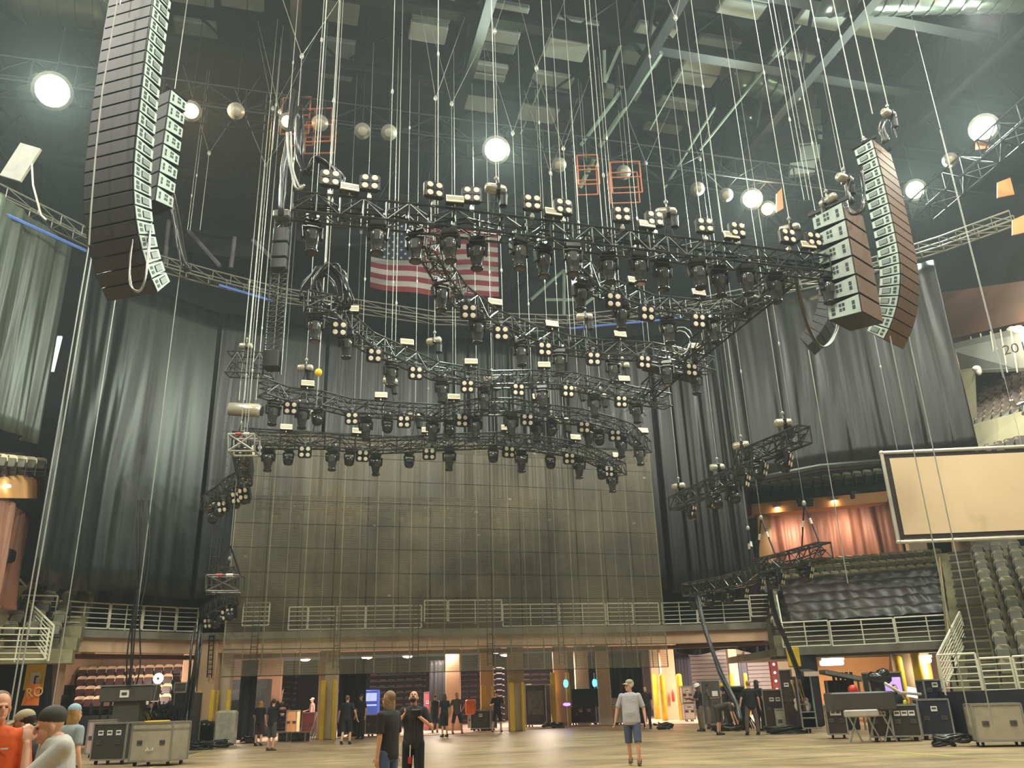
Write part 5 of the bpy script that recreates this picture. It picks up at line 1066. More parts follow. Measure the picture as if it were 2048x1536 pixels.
_, c = array('wide six cabinet speaker hang on the right beside the front truss end', pt, 42, 6, 1.15, .92, .555, lambda k: 0 + .3 * k, -1, 3)
place(P_HO, PY(1690, 358, 20), (0, 0, .5), 'pale hoist above the wide right speaker hang', 'speaker hoists'); place(P_HO, PY(1655, 402, 20), (0, 0, 2), 'dark hoist at the left corner of the wide right hang', 'speaker hoists')
loom('cable_loom', 'twisted cable under the hoist of the wide right hang', [PY(1692, 362, 20), PY(1694, 385, 20), PY(1700, 408, 20)], .035, 4, FIXGREY, .07)
loom('cable_loom', 'black cable loop over the top front of the wide right hang', [PY(1722, 335, 19.8), PY(1728, 385, 19.6), PY(1722, 420, 19.4), PY(1705, 430, 19.3), PY(1690, 412, 19.4)], .03, 3, GLOSS, .04)
for i, (x, y) in enumerate([(1690, 345), (1645, 395), (1618, 400), (1608, 400)]): line(PY(x, y, 20.2), 'steel line over the wide right speaker hang, %s from the right' % nth(i), r=.024 if i < 2 else .014, ztop=25.5, group='lines of the right hangs')
pt = PY(1672, 585, 27)
line(PY(1660, 585, 27.1), 'steel line behind the front truss end down to the small black hang', r=.016, bridle=False, group=None)
array('small black speaker hang curling under the front truss end', pt, 60, 8, 1.1, .5, .3, lambda k: 6 + 7 * k, 1, 2, mat('black_grille', (44, 44, 46), .5), mat('bluish_side', (96, 112, 140), .4))
pt = PY(283, -120, 16)
array('huge dark speaker hang at the left, cut by the top of the picture', pt, -16, 29, 1.38, .6, .345, lambda k: -1 + .25 * k + (0 if k < 19 else (k - 18) ** 1.5 * 1.3), 1, 2, mat('dark_grille', (70, 69, 70), .6, .0, .1, 12, .1))
pt = PY(318, 190, 20)
array('second speaker hang behind the huge left one, showing a pale slotted side', pt, -28, 8, 1.0, .6, .48, lambda k: 0, 1, 3, mat('dark_grille', (84, 82, 82)))
for i, (x, y, Y) in enumerate([(240, 10, 15.8), (335, 20, 16.2), (366, 60, 20), (348, 190, 20)]): line(PY(x, y, Y), 'steel line beside the left speaker hangs, %s' % ('over the huge one', 'behind the huge one', 'over the second one', 'right of the second one')[i], r=.02, bridle=False, ztop=27)
a = PY(237, 20, 15.6); tag(MB().path([PY(237, -10, 15.6), PY(205, 180, 15.5), PY(192, 300, 15.5), PY(182, 420, 15.6), PY(178, 490, 15.7)], .02, 5).build('safety_rope', STEEL), 'pale rope running down the left edge of the huge speaker hang', 'rope')
loom('cable_loom', 'pale cables looping below the tip of the huge left hang', [PY(272, 470, 16.5), PY(262, 520, 16.5), PY(264, 570, 16.5), PY(285, 578, 16.5), PY(298, 520, 16.5), PY(305, 440, 16.8)], .02, 3, ALU, .05)
q = PY(42, 325, 24); tag(MB().box(q, (.8, .1, 1.4), Matrix.Rotation(.35, 3, 'Y')).build('hanging_sign_panel', mat('grey_panel', (170, 172, 160), .5)), 'tilted grey panel hanging at the far left edge', 'panel')
tag(MB().path([PY(62, 300, 24), PY(66, 370, 24), PY(82, 430, 24), PY(92, 440, 24)], .035, 6).build('hanging_cable', STEEL), 'pale cable hanging to the curtain truss at the far left', 'cable')
# yellow chain block on a line
p = PY(637, 745, 25); t = thing('chain_block', 'small yellow chain block on a line left of the wavy trusses', 'chain block', p); MB().ell(p, (.12, .1, .14)).build('block_body', YEL, t, smooth=True); MB().tube(p, (p.x, p.y, 30.9), .012, 5).tube(p, p - Vector((0, 0, 1.2)), .012, 5).build('chain', STEEL, t)
# ================================================================ projection screen on the right
S0 = PY(1759, 906, 30); S1 = PY(1801, 1084, 30); sx = S0.x; zt2, zb2 = S0.z, S1.z
d = ray(2042, 903); SW = 5.7; ang = math.radians(-3); e = Vector((math.cos(ang), math.sin(ang), 0)); P0 = Vector(((S0.x + S1.x) / 2, 30, 0))
t = thing('projection_screen', 'large framed beige projection screen hanging at the right edge', 'projection screen', P0 + e * SW / 2 + Vector((0, 0, zb2)))
mb = MB(); C = [(0, zb2), (SW, zb2), (SW, zt2), (0, zt2)]
for i in range(4): (u0, z0_), (u1, z1_) = C[i], C[(i + 1) % 4]; mb.tube(P0 + e * u0 + Vector((0, 0, z0_)), P0 + e * u1 + Vector((0, 0, z1_)), .07, 8)
for u, z in C: mb.ell(P0 + e * u + Vector((0, 0, z)), (.09, .09, .09))
mb.build('tube_frame', mat('frame_pipe', (206, 200, 180), .4, .3, .1, 3), t)
def rect(u0, u1, z0_, z1_, dy, m, nm, th=.02):
    V = [P0 + e * u + Vector((0, dy, z)) for u, z in ((u0, z0_), (u1, z0_), (u1, z1_), (u0, z1_))]; V += [v + Vector((0, th, 0)) for v in V]
    return MB().add(V, [(0, 1, 2, 3), (7, 6, 5, 4), (0, 4, 5, 1), (2, 6, 7, 3), (1, 5, 6, 2), (0, 3, 7, 4)]).build(nm, m, t)
rect(.1, SW - .1, zb2 + .1, zt2 - .1, 0.02, mat('screen_border', (46, 36, 32), .6), 'black_border')
rect(.25, SW - .25, zb2 + .25, zt2 - .22, -.01, mat('screen_fabric', (226, 200, 158), .7, 0, .03, .4), 'fabric')
mb = MB(); [mb.tube(P0 + e * (SW * k / 14) + Vector((0, 0, zt2 + .05)), P0 + e * (SW * k / 14) + Vector((0, .02, zt2 - .2)), .012, 4) for k in range(1, 14)]; mb.build('lacing', BLACK, t)
for u in (.6, SW - .6): line(P0 + e * u + Vector((0, 0, zt2)), 'dark line carrying the projection screen, %s' % ('left' if u < 1 else 'right'), r=.014, ztop=25)
# small rigging arm at the right edge
loom('rigging_clamp', 'pale rigging clamp poking in at the right edge above the seats', [PY(2018, 800, 26), PY(2030, 812, 26), PY(2045, 806, 26), PY(2046, 830, 26)], .05, 3, ALU, .06, 'clamp')
# ================================================================ floor equipment
def case(label, x0, x1, yb, H, depth, m=CASEB, lid=.0, labels=1, wheels=True, yawj=0.0, z=0.0, cat='road case', name='road_case', Y=None, edge=ALU, group=None):
    a = PZ(x0, yb, z) if Y is None else PY(x0, yb, Y); b = PZ(x1, yb, z) if Y is None else PY(x1, yb, Y); c = (a + b) / 2; W = (b - a).length; c.z = z
    R = Matrix.Rotation(math.atan2(b.y - a.y, b.x - a.x) * .5 + yawj, 3, 'Z'); base = z + (.14 if wheels else 0)
    t = thing(name, label, cat, c, group); ctr = Vector((c.x, c.y, base + (H - (base - z)) / 2)) + R @ Vector((0, depth / 2, 0)); hh = H - (base - z)
    bd = MB().box(ctr, (W, depth, hh), R, bev=.015).build('body', m, t); mb = MB()
    for sx in (-1, 1):
        for sy in (-1, 1): mb.box(ctr + R @ Vector((sx * W / 2, sy * depth / 2, 0)), (.045, .045, hh), R)
        for sz in (-1, 1): mb.box(ctr + R @ Vector((sx * W / 2, 0, sz * hh / 2)), (.045, depth, .045), R)
    for sy in (-1, 1):
        for sz in (-1, 1): mb.box(ctr + R @ Vector((0, sy * depth / 2, sz * hh / 2)), (W, .045, .045), R)
    if lid: mb.box(ctr + R @ Vector((0, 0, hh / 2 - hh * lid)), (W + .02, depth + .02, .05), R)
    mb.build('edge_trim', edge, t); y = -depth / 2 - .012
    for k in (-1, 1): MB().box(ctr + R @ Vector((k * W * .28, y, -hh * .02)), (.16, .02, .12), R).tube(ctr + R @ Vector((k * W * .28 - .05, y - .015, 0)), ctr + R @ Vector((k * W * .28 + .05, y - .015, 0)), .012, 5).build('handle_plate', FIXGREY, bd)
    for k in range(labels): o = ctr + R @ Vector(((k - (labels - 1) / 2) * W * .27, y, hh * .24)); MB().box(o, (.17, .012, .14), R).box(o + R @ Vector((0, -.008, .01)), (.12, .006, .05), R, 1).build('label_sticker', [LABELW, FIXGREY], bd)
    if wheels:
        for sx in (-1, 1):
            for sy in (-1, 1): w_ = Vector((c.x, c.y, z)) + R @ Vector((sx * (W / 2 - .12), depth / 2 + sy * (depth / 2 - .12), .06)); MB().tube(w_ - R @ Vector((.025, 0, 0)), w_ + R @ Vector((.025, 0, 0)), .06, 10).box(w_ + Vector((0, 0, .06)), (.06, .06, .04), R).build('caster', BLACK, t)
    return t, ctr, R, W, hh
BRN = mat('case_laminate_brown', (62, 44, 36), .5, 0, .15, 3)
case('large beige road case on casters at the right edge', 1958, 2062, 1494, 1.0, .8, CASEW, .0, 0)
case('black road case left below the monitoring desk, two labels', 1660, 1698, 1478, .98, .7, BRN, 0, 2)
case('black road case in the middle below the desk, one label at its top', 1748, 1790, 1484, .98, .7, BRN, 0, 2)
case('black road case in the row right of the middle one', 1791, 1846, 1483, .98, .7, CASEB, 0, 3)
case('navy black case at the right end of the desk row', 1848, 1912, 1480, 1.1, .7, mat('navy_case', (36, 38, 52), .5), 0, 1)
case('navy box standing on the right end of the desk row', 1856, 1900, 1415, .55, .5, mat('navy_case', (36, 38, 52)), 0, 1, False, z=1.1, Y=27.5)
case('low beige case with two catches beside the guitar rack', 1557, 1591, 1464, .8, .5, CASEW, 0, 0, False)
case('dark case with labels behind the low beige case', 1536, 1580, 1462, 1.5, .6, BRN, 0, 2)
case('open dark case full of cables left of the low beige case', 1527, 1556, 1460, .9, .6, CASEB, 0, 0)
# desk: mixing console with apron and folding legs
a = PZ(1690, 1480, 0); b = PZ(1815, 1486, 0); cy_ = (a.y + b.y) / 2 - .6
t = thing('monitor_desk', 'long dark mixing desk on folding legs at the right', 'mixing desk', ((a.x + b.x) / 2, cy_, 0)); cx = (a.x + b.x) / 2
zt3 = PY(1735, 1420, cy_).z; MB().box((cx - .4, cy_ + .2, zt3 + .24), (1.9, .6, .52), bev=.04).build('desk_body', mat('desk_dark', (72, 66, 60), .5), t); MB().box((cx - .55, cy_ - .15, zt3 - .08), (1.0, .1, .2), bev=.03).build('apron', mat('grey_apron', (176, 172, 158), .4), t)
mb = MB()
for k in (-.9, -.35, .1): mb.tube((cx + k, cy_ + .1, zt3), (cx + k + .35, cy_ + .1, .02), .025, 6).tube((cx + k + .35, cy_ + .1, zt3), (cx + k, cy_ + .1, .02), .025, 6)
mb.build('folding_leg', ALU, t); mb = MB(); mb.path([(cx + .3, cy_ - .1, zt3 + .72), (cx + .7, cy_ - .1, zt3 + .45), (cx + 1.3, cy_ - .1, zt3 + .38)], .045, 8); mb.build('arm_rest', mat('pale_pad', (190, 186, 172), .5), t, smooth=True)
t, ctr, R, W, hh = case('black rack with a pinkish lit panel behind the seated man', 1745, 1812, 1405, 1.05, .5, CASEB, 0, 1, False, z=.9, Y=30.5)
MB().box(ctr + R @ Vector((W * .2, -.27, .05)), (W * .5, .02, hh * .6), R).build('lit_panel', mat('violet_screen', (190, 160, 220), .4, emit=(190, 150, 230), es=.9), t)
tag(MB().box(PY(1832, 1386, 28.5), (.55, .04, .3), Matrix.Rotation(.2, 3, 'Y')).build('laptop_screen', mat('white_screen', (235, 235, 240), .4, emit=(235, 235, 245), es=1.6)), 'bright laptop screen right of the seated man', 'laptop')
tag(MB().box(PY(1866, 1383, 27.8), (.5, .3, .04)).build('lit_paper', mat('white_screen', (235, 235, 240))), 'bright paper on the navy box', 'paper')  # paper glows with the screen material, light put into its emission
tag(MB().box(PY(1758, 1356, 30.2), (.8, .4, .36), Matrix.Rotation(.12, 3, 'Y'), bev=.12).box(PY(1764, 1347, 30.2), (.45, .35, .3), Matrix.Rotation(-.3, 3, 'Y'), bev=.1).build('black_duffel_bag', GLOSS, smooth=True), 'black duffel bag on top of the desk rack', 'bag')
tag(MB().ell(PY(1706, 1380, 28.5), (.16, .12, .16)).build('red_ornament', mat('red_paint', (200, 50, 36)), smooth=True), 'small red soft toy on the dark desk', 'toy')
tag(MB().lathe([(.05, 0), (.05, .2), (.03, .25)], 10, PY(1812, 1418, 26.8)).build('yellow_bottle', mat('lime_plastic', (210, 220, 50), .4), smooth=True), 'lime yellow bottle on the desk', 'bottle')
tag(MB().ell(PY(1672, 1398, 28.3), (.4, .3, .16)).build('folded_cloth', mat('khaki_cloth', (150, 128, 86), .8), smooth=True), 'khaki cloth bundle beside the dark desk', 'cloth')
# guitar rack with open lid
def guitar(c, col, tilt, lab, h=1.05):
    t = thing('electric_guitar', lab, 'guitar', c); R = Matrix.Rotation(tilt, 3, 'Y'); mb = MB()
    mb.ell(Vector(c) + R @ Vector((0, 0, .17)), (.16, .03, .18), R).ell(Vector(c) + R @ Vector((0, 0, .36)), (.12, .03, .12), R); mb.build('guitar_body', col, t, smooth=True)
    MB().box(Vector(c) + R @ Vector((0, -.02, .66)), (.05, .03, .6), R).build('neck', mat('maple_neck', (196, 160, 96), .4), t); MB().box(Vector(c) + R @ Vector((0, -.02, 1.02)), (.085, .025, .16), R, bev=.01).build('headstock', mat('maple_neck', (196, 160, 96)), t)
    MB().box(Vector(c) + R @ Vector((0, -.045, .24)), (.07, .01, .05), R).build('pickup', STEEL, t)
a = PZ(1597, 1466, 0); b = PZ(1648, 1468, 0); Yg = (a.y + b.y) / 2; cx = (a.x + b.x) / 2; W = b.x - a.x; Hg = PY(1620, 1352, Yg).z
t = thing('guitar_rack_case', 'tall open road case holding guitars, lid raised', 'guitar case', (cx, Yg, 0)); mb = MB()
mb.box((cx, Yg + .62, Hg / 2 + .1), (W, .04, Hg - .2)).box((cx - W / 2, Yg + .3, Hg / 2 + .1), (.04, .62, Hg - .2)).box((cx + W / 2, Yg + .3, Hg / 2 + .1), (.04, .62, Hg - .2)).box((cx, Yg + .3, .5), (W, .62, .06)).box((cx, Yg + .3, .18), (W, .62, .06)); mb.build('shell', mat('black_velvet', (30, 30, 34)), t)
mb = MB()
for s in (-1, 1): mb.box((cx + s * W / 2, Yg, Hg / 2 + .1), (.05, .05, Hg - .2))
for z in (.18, .52, .72): mb.box((cx, Yg, z), (W, .04, .04))
mb.build('edge_trim', ALU, t); MB().box((cx + .05, Yg - .35, Hg + .12), (W * 1.05, 1.0, .14), Matrix.Rotation(.12, 3, 'X'), bev=.02).build('raised_lid', CASEB, t); MB().box((cx + .05, Yg - .86, Hg + .06), (W * 1.06, .05, .16)).build('lid_rim', mat('lid_rim', (214, 190, 170), .4, .2), t)
for s in (-1, 1): MB().tube((cx + s * (W / 2 - .2), Yg + .3, .1), (cx + s * (W / 2 - .2) + .04, Yg + .3, .1), .09, 10).build('caster', BLACK, t)
for i in range(4): guitar((cx - W * .36 + i * W * .2, Yg + .3, .74), [mat('cream_guitar', (220, 205, 170), .3), mat('black_guitar', (20, 20, 20), .2), mat('wood_guitar', (120, 70, 40), .3), mat('white_guitar', (230, 226, 216), .3)][i], -.16, ['cream guitar leftmost in the rack', 'black guitar second in the rack', 'dark wooden guitar third in the rack', 'white guitar rightmost in the rack'][i])
case('dark tall case standing left of the guitars', 1574, 1597, 1464, 2.2, .6, BRN, 0, 1, True)
# second open case right of the guitars
a = PZ(1652, 1462, 0); Y2 = a.y; p = PY(1682, 1360, Y2); t = thing('open_tool_case', 'open topped case with slanted lid right of the guitar rack', 'road case', (p.x, Y2, 0)); zz = p.z
MB().box((p.x, Y2 - .2, zz + .15), (1.5, .9, .14), Matrix.Rotation(.22, 3, 'Y'), bev=.02).build('raised_lid', CASEB, t); MB().box((p.x, Y2 + .3, zz / 2), (1.1, .1, zz), bev=.02).build('back_panel', mat('black_velvet', (30, 30, 34)), t)
mb = MB(); [mb.box((p.x + s * .6, Y2 - .1, zz / 2), (.06, .06, zz)) for s in (-1, 1)]; mb.box((p.x, Y2 - .65, zz + .13), (1.55, .05, .12), Matrix.Rotation(.22, 3, 'Y')); mb.build('edge_trim', ALU, t)
mb = MB(); [mb.lathe([(.05, 0), (.06, .4), (.06, .55)], 8, (p.x - .3 + k * .17, Y2 - .1, 1.5)) for k in range(5)]; mb.build('microphone_pouch', CASEB, t)
# stacked white hard boxes, big label box
case('white shipping box, lower of the stack by the yellow bollard', 1370, 1390, 1429, .95, .7, mat('white_case', (214, 204, 192), .5), 0, 2, True, Y=48)
case('white shipping box, upper of the stack by the yellow bollard', 1366, 1386, 1400, .85, .7, mat('white_case', (214, 204, 192)), 0, 1, False, z=.95, Y=48)
t, ctr, R, W, hh = case('grey black crate with a white square sticker behind the helmeted man', 1407, 1445, 1425, 2.0, .8, mat('charcoal_case', (70, 70, 70), .5), 0, 0, False, Y=44)
MB().box(ctr + R @ Vector((W * .2, -.42, hh * .2)), (.28, .02, .24), R).build('label_sticker', LABELW, t)
case('open road case with olive panel on casters left of the brown column', 946, 978, 1463, .95, .8, mat('olive_case', (52, 56, 42), .5), 0, 1, True)
case('second pale road case just behind the olive one', 938, 948, 1461, .9, .8, CASEW, 0, 0, True)
tag(MB().box(PY(941, 1414, 44), (.5, .5, .7), bev=.06).build('orange_bin', mat('orange_bin', (236, 110, 30), .5)), 'orange bin behind the pale road case', 'bin')
t, ctr, R, W, hh = case('dark equipment rack, left of two', 1023, 1052, 1455, 2.15, .7, mat('rack_dark', (52, 52, 48), .4, .2, .3, 4), 0, 0)
MB().box(ctr + R @ Vector((0, -.36, .1)), (W * .8, .02, hh * .6), R).build('rack_front', mat('rack_face', (84, 84, 76), .4, .2, .4, 7), t)
t, ctr, R, W, hh = case('dark equipment rack, right of two', 1057, 1090, 1455, 2.1, .7, mat('rack_dark', (52, 52, 48)), 0, 0)
MB().box(ctr + R @ Vector((0, -.36, .1)), (W * .8, .02, hh * .6), R).build('rack_front', mat('rack_face', (84, 84, 76)), t)
case('low white case beside the dark racks', 1096, 1119, 1450, .5, .5, mat('white_case', (214, 204, 192)), 0, 0, False)
case('black road case carrying the television', 1147, 1196, 1451, .95, .7, BRN, 0, 2, True)
p = PY(1171, 1396, 46.4); t = thing('television', 'black television on a road case', 'television', p); MB().box(p, (1.45, .1, .9), bev=.02).build('screen_panel', mat('tv_black', (12, 14, 16), .12), t); MB().box(p - Vector((0, -.02, .48)), (.4, .2, .08)).build('stand', BLACK, t)
case('large pinkish crate on casters left of the grey shirted man', 1203, 1241, 1451, 1.3, .9, mat('pink_crate', (202, 184, 170), .6), 0, 2, True)
for i, (px, Y, col, lab) in enumerate([(1133, 45.5, (60, 200, 235), 'lit truss post glowing cyan and violet beside the racks'), (1191, 46.8, (70, 190, 235), 'second lit truss post right of the television')]):
    b0 = PY(px, 1400, Y); b0.z = 0; t = lattice('lit_truss_post', lab, 'truss post', b0 + Vector((0, 0, .05)), b0 + Vector((.01, 0, 2.45)), .3, .3, ALU, .4, .025)
    MB().ell(b0 + Vector((0, -.1, 2.1)), (.12, .1, .2)).build('cyan_lamp', mat('cyan_glow', col, .4, emit=col, es=7), t, smooth=True)
    if i == 0: MB().ell(b0 + Vector((0, -.1, 1.1)), (.2, .1, .08)).build('violet_lamp', mat('violet_glow', (100, 70, 240), .4, emit=(100, 70, 255), es=8), t, smooth=True)
t = thing('pipe_bundle', 'bundle of grey pipes leaning on the column with yellow guards', 'pipes', PZ(625, 1478, 0)); b0 = PZ(618, 1479, 0)
for k in range(7): MB().tube(b0 + Vector((k * .1, 0, .02)), b0 + Vector((k * .1 + .55, .5, 2.1)), .035, 6).build('pipe', mat('grey_pipe', (150, 148, 132), .4, .4), t)
case('tan crate on casters behind the walking man', 572, 592, 1453, 1.2, .7, mat('tan_crate', (206, 164, 112), .6), 0, 0, True, Y=46)
case('long low table case behind the man in a pink vest', 603, 628, 1462, 1.1, .7, mat('red_grey', (140, 70, 66), .5), 0, 0, False, Y=44)
p = PY(744, 1400, 47); t = thing('blue_cabinet', 'blue vending cabinet behind the crew at the second opening', 'cabinet', (p.x, 47, 0)); MB().box((p.x, 47, 1.05), (.75, .6, 2.1), bev=.03).build('shell', mat('blue_cabinet', (62, 92, 186), .4, emit=(60, 90, 190), es=.25), t); MB().box((p.x, 46.68, 1.35), (.6, .02, .08)).box((p.x, 46.68, 1.75), (.6, .02, .4)).build('lit_window', mat('pale_blue_panel', (170, 190, 230), .4, emit=(160, 185, 235), es=.6), t)
case('black amplifier rack among cables beside the standing crew', 733, 755, 1474, .95, .6, CASEB, 0, 0, True)
case('pink and white cabinet behind the man looking up', 848, 862, 1440, 1.9, .5, mat('pink_case', (196, 90, 110), .5), 0, 1, False, Y=47)
# left group
t, ctr, R, W, hh = case('pale grey road case with a yellow cloth on it, low left', 262, 332, 1533, 1.15, .9, CASEW, .18, 0, True, yawj=.0)
MB().box(ctr + R @ Vector((-.1, -.1, hh / 2 + .03)), (.55, .5, .05), R, bev=.02).build('yellow_cloth', mat('yellow_cloth', (232, 186, 50), .7), t)
text('stencil', 'A-4', ctr + R @ Vector((0, -.49, -.2)), .16, LABELW, (PI / 2, 0, 0), t)
case('black road case with three white labels, low left', 184, 240, 1530, 1.15, .8, mat('case_dark_grey', (62, 58, 50), .5), 0, 3, True)
a = PZ(225, 1510, 0); Y4 = a.y + .8; p = PY(262, 1372, Y4); t = thing('tall_lift_cabinet', 'tall T shaped black cabinet behind the road cases on the left', 'equipment cabinet', (p.x, Y4, 0))
z1 = p.z; z0_ = PY(262, 1403, Y4).z; MB().box((p.x, Y4, (z1 + z0_) / 2), (2.0, .7, z1 - z0_), bev=.03).build('upper_box', mat('lift_grey', (76, 72, 64), .5), t); MB().box((p.x, Y4 + .1, z0_ / 2), (1.0, .6, z0_), bev=.02).build('column_box', mat('lift_grey', (76, 72, 64)), t)
MB().box((p.x - .05, Y4 - .36, (z1 + z0_) / 2), (.34, .02, .26)).box((p.x - .05, Y4 - .37, (z1 + z0_) / 2), (.2, .02, .1), mi=1).build('label_sticker', [LABELW, FIXGREY], t); MB().box((p.x, Y4 - .02, z1 + .02), (2.02, .74, .05)).build('edge_trim', ALU, t)
mb = MB(); [mb.tube((p.x - .9 + s, Y4 - .2, z0_), (p.x - 1.0 + s, Y4 - .2, .3), .035, 6) for s in (0, .3)]; mb.build('leg', BLACK, t)
p = PY(317, 1357, Y4 - .3); t = thing('white_disc', 'round white reflector disc above the tall left cabinet', 'disc', p); MB().lathe([(.2, 0), (.2, .03)], 20, p, Matrix.Rotation(PI / 2, 3, 'X')).build('disc_face', mat('white_disc', (245, 245, 245), .5, emit=(255, 255, 255), es=.5), t); MB().lathe([(.04, .03), (.04, .05)], 10, p, Matrix.Rotation(PI / 2, 3, 'X')).build('hub', FIXGREY, t); MB().tube(p, p - Vector((.15, 0, 1.2)), .015, 5).build('stand', ALU, t)
case('dark amplifier rack crowded with cables left of the black cable bundle', 342, 370, 1498, 2.1, .7, mat('rack_dark', (52, 52, 48)), 0, 0, True)
case('grey box on top of the dark amplifier rack', 346, 370, 1402, .35, .5, mat('lift_grey', (76, 72, 64)), 0, 0, False, z=2.1, Y=34.6)
loom('cable_tangle', 'tangle of black cables beside the amplifier rack', [PZ(320, 1502, 0) + Vector((.5 * math.cos(k * 1.7), .3 * math.sin(k * 2.3), .15 + (k * .37) % 1.7)) for k in range(26)], .025, 7, GLOSS, .25)
for i, (x, y, s, lab) in enumerate([(325, 1500, .9, 'heap of black cable at the foot of the amplifier rack'), (430, 1496, .8, 'heap of black cable before the wrapped column foot'), (395, 1500, .5, 'small black cable heap by the cable bundle'), (1327, 1459, .5, 'small dark cable heap right of the grey shirted man'), (1900, 1493, .55, 'black cable heap before the beige road case'), (1450, 1463, .7, 'cable heap under the bending man'), (1570, 1468, .8, 'cable heap before the guitar rack'), (715, 1474, .6, 'cable heap at the feet of the crew by the drape'), (1110, 1456, .6, 'cable heap before the lit truss post'), (505, 1486, .4, 'dusty cable heap under the left pleated drape')]):
    b0 = PZ(x, y, 0); rnd = random.Random(i); mb = MB()
    for k in range(6): r_ = s * rnd.uniform(.4, .9); o_ = Vector((rnd.uniform(-.2, .2), rnd.uniform(-.1, .1), .05 + .04 * k)); mb.path([b0 + o_ + Vector((r_ * math.cos(a), r_ * .6 * math.sin(a), .03 * math.sin(3 * a + k))) for a in [j * PI / 7 for j in range(15)]], .035, 5)
    tag(mb.build('cable_heap', GLOSS, smooth=True), lab, 'cable heap')
p = PZ(409, 1491, 0); t = thing('black_barrel', 'black domed barrel at the foot of the ladder column', 'barrel', p); MB().lathe([(.36, 0), (.4, .05), (.4, .7), (.43, .72), (.43, .78), (.36, .92), (.2, 1.0), (.05, 1.02)], 18, p).build('barrel_body', GLOSS, t, smooth=True); MB().lathe([(.41, .72), (.45, .73), (.45, .77), (.41, .78)], 18, p).build('rim', BLACK, t)
p = PZ(441, 1492, 0); tag(MB().box((p.x, p.y + .5, .68), (.85, .5, 1.36), bev=.08).build('wrapped_box', mat('plastic_wrap', (186, 180, 162), .2, 0, .2, 5, .4)), 'plastic wrapped grey box beside the black barrel', 'wrapped box')
for i, (x0, x1, y, lab) in enumerate([(558, 571, 1484, 'small black monitor wedge on the floor, left of two'), (585, 607, 1484, 'black monitor wedge on the floor, right of two')]): case(lab, x0, x1, y, .38, .35, CASEB, 0, 0, False, name='floor_box', cat='floor box')
case('black box with a sticker behind the bearded man in a cap', 20, 82, 1480, 1.25, .8, CASEB, 0, 1, True, Y=24, z=0)
case('white panelled case behind the bearded man', 30, 62, 1530, .9, .6, mat('white_case', (214, 204, 192)), 0, 1, False, Y=20)
t = case('stack of pale road cases behind the blond man', 172, 208, 1490, 1.2, .8, mat('pinkish_case', (186, 160, 150), .5), 0, 0, True, Y=31)[0]
# drum riser gear centre right: black machine cluster
b0 = PZ(1482, 1461, 0); t = thing('stage_machine', 'tall black machine draped with cables in front of the left roller door', 'machine', b0); MB().box(b0 + Vector((0, .5, .75)), (.9, .8, 1.5), bev=.1).build('machine_body', GLOSS, t); MB().box(b0 + Vector((-.1, .3, 1.6)), (.9, .5, .2), bev=.05).build('top_tray', BLACK, t)
MB().box(b0 + Vector((-.5, .05, 1.75)), (.3, .25, .12), bev=.02).build('yellow_tool', YEL, t); rnd = random.Random(9); mb = MB()
for k in range(12): s0 = b0 + Vector((rnd.uniform(-.6, .6), .08, 1.4)); mb.path([s0, s0 + Vector((rnd.uniform(-.2, .2), -.08, -.6)), s0 + Vector((rnd.uniform(-.4, .4), -.1, -1.35))], .025, 5)
mb.build('draped_cable', BLACK, t)
p = PY(1549, 1350, 45); t = thing('red_light_column', 'tall red column with a row of white bulbs beside the right roller door', 'light column', (p.x, 45, 1.6)); MB().box((p.x, 45, 1.9), (.42, .2, 3.2), bev=.03).build('column_body', mat('red_column', (196, 48, 36), .4), t); mb = MB(); [mb.ell((p.x, 44.88, .7 + k * .4), (.06, .03, .06), nu=8, nv=6) for k in range(7)]; mb.build('bulbs', mat('white_bulbs', (255, 250, 240), .4, emit=(255, 250, 240), es=3), t, smooth=True)
tag(MB().box(PY(1587, 1314, 34.5), (.5, .08, .75), bev=.06).build('yellow_sign', YEL), 'rounded yellow panel above the guitar case', 'panel')
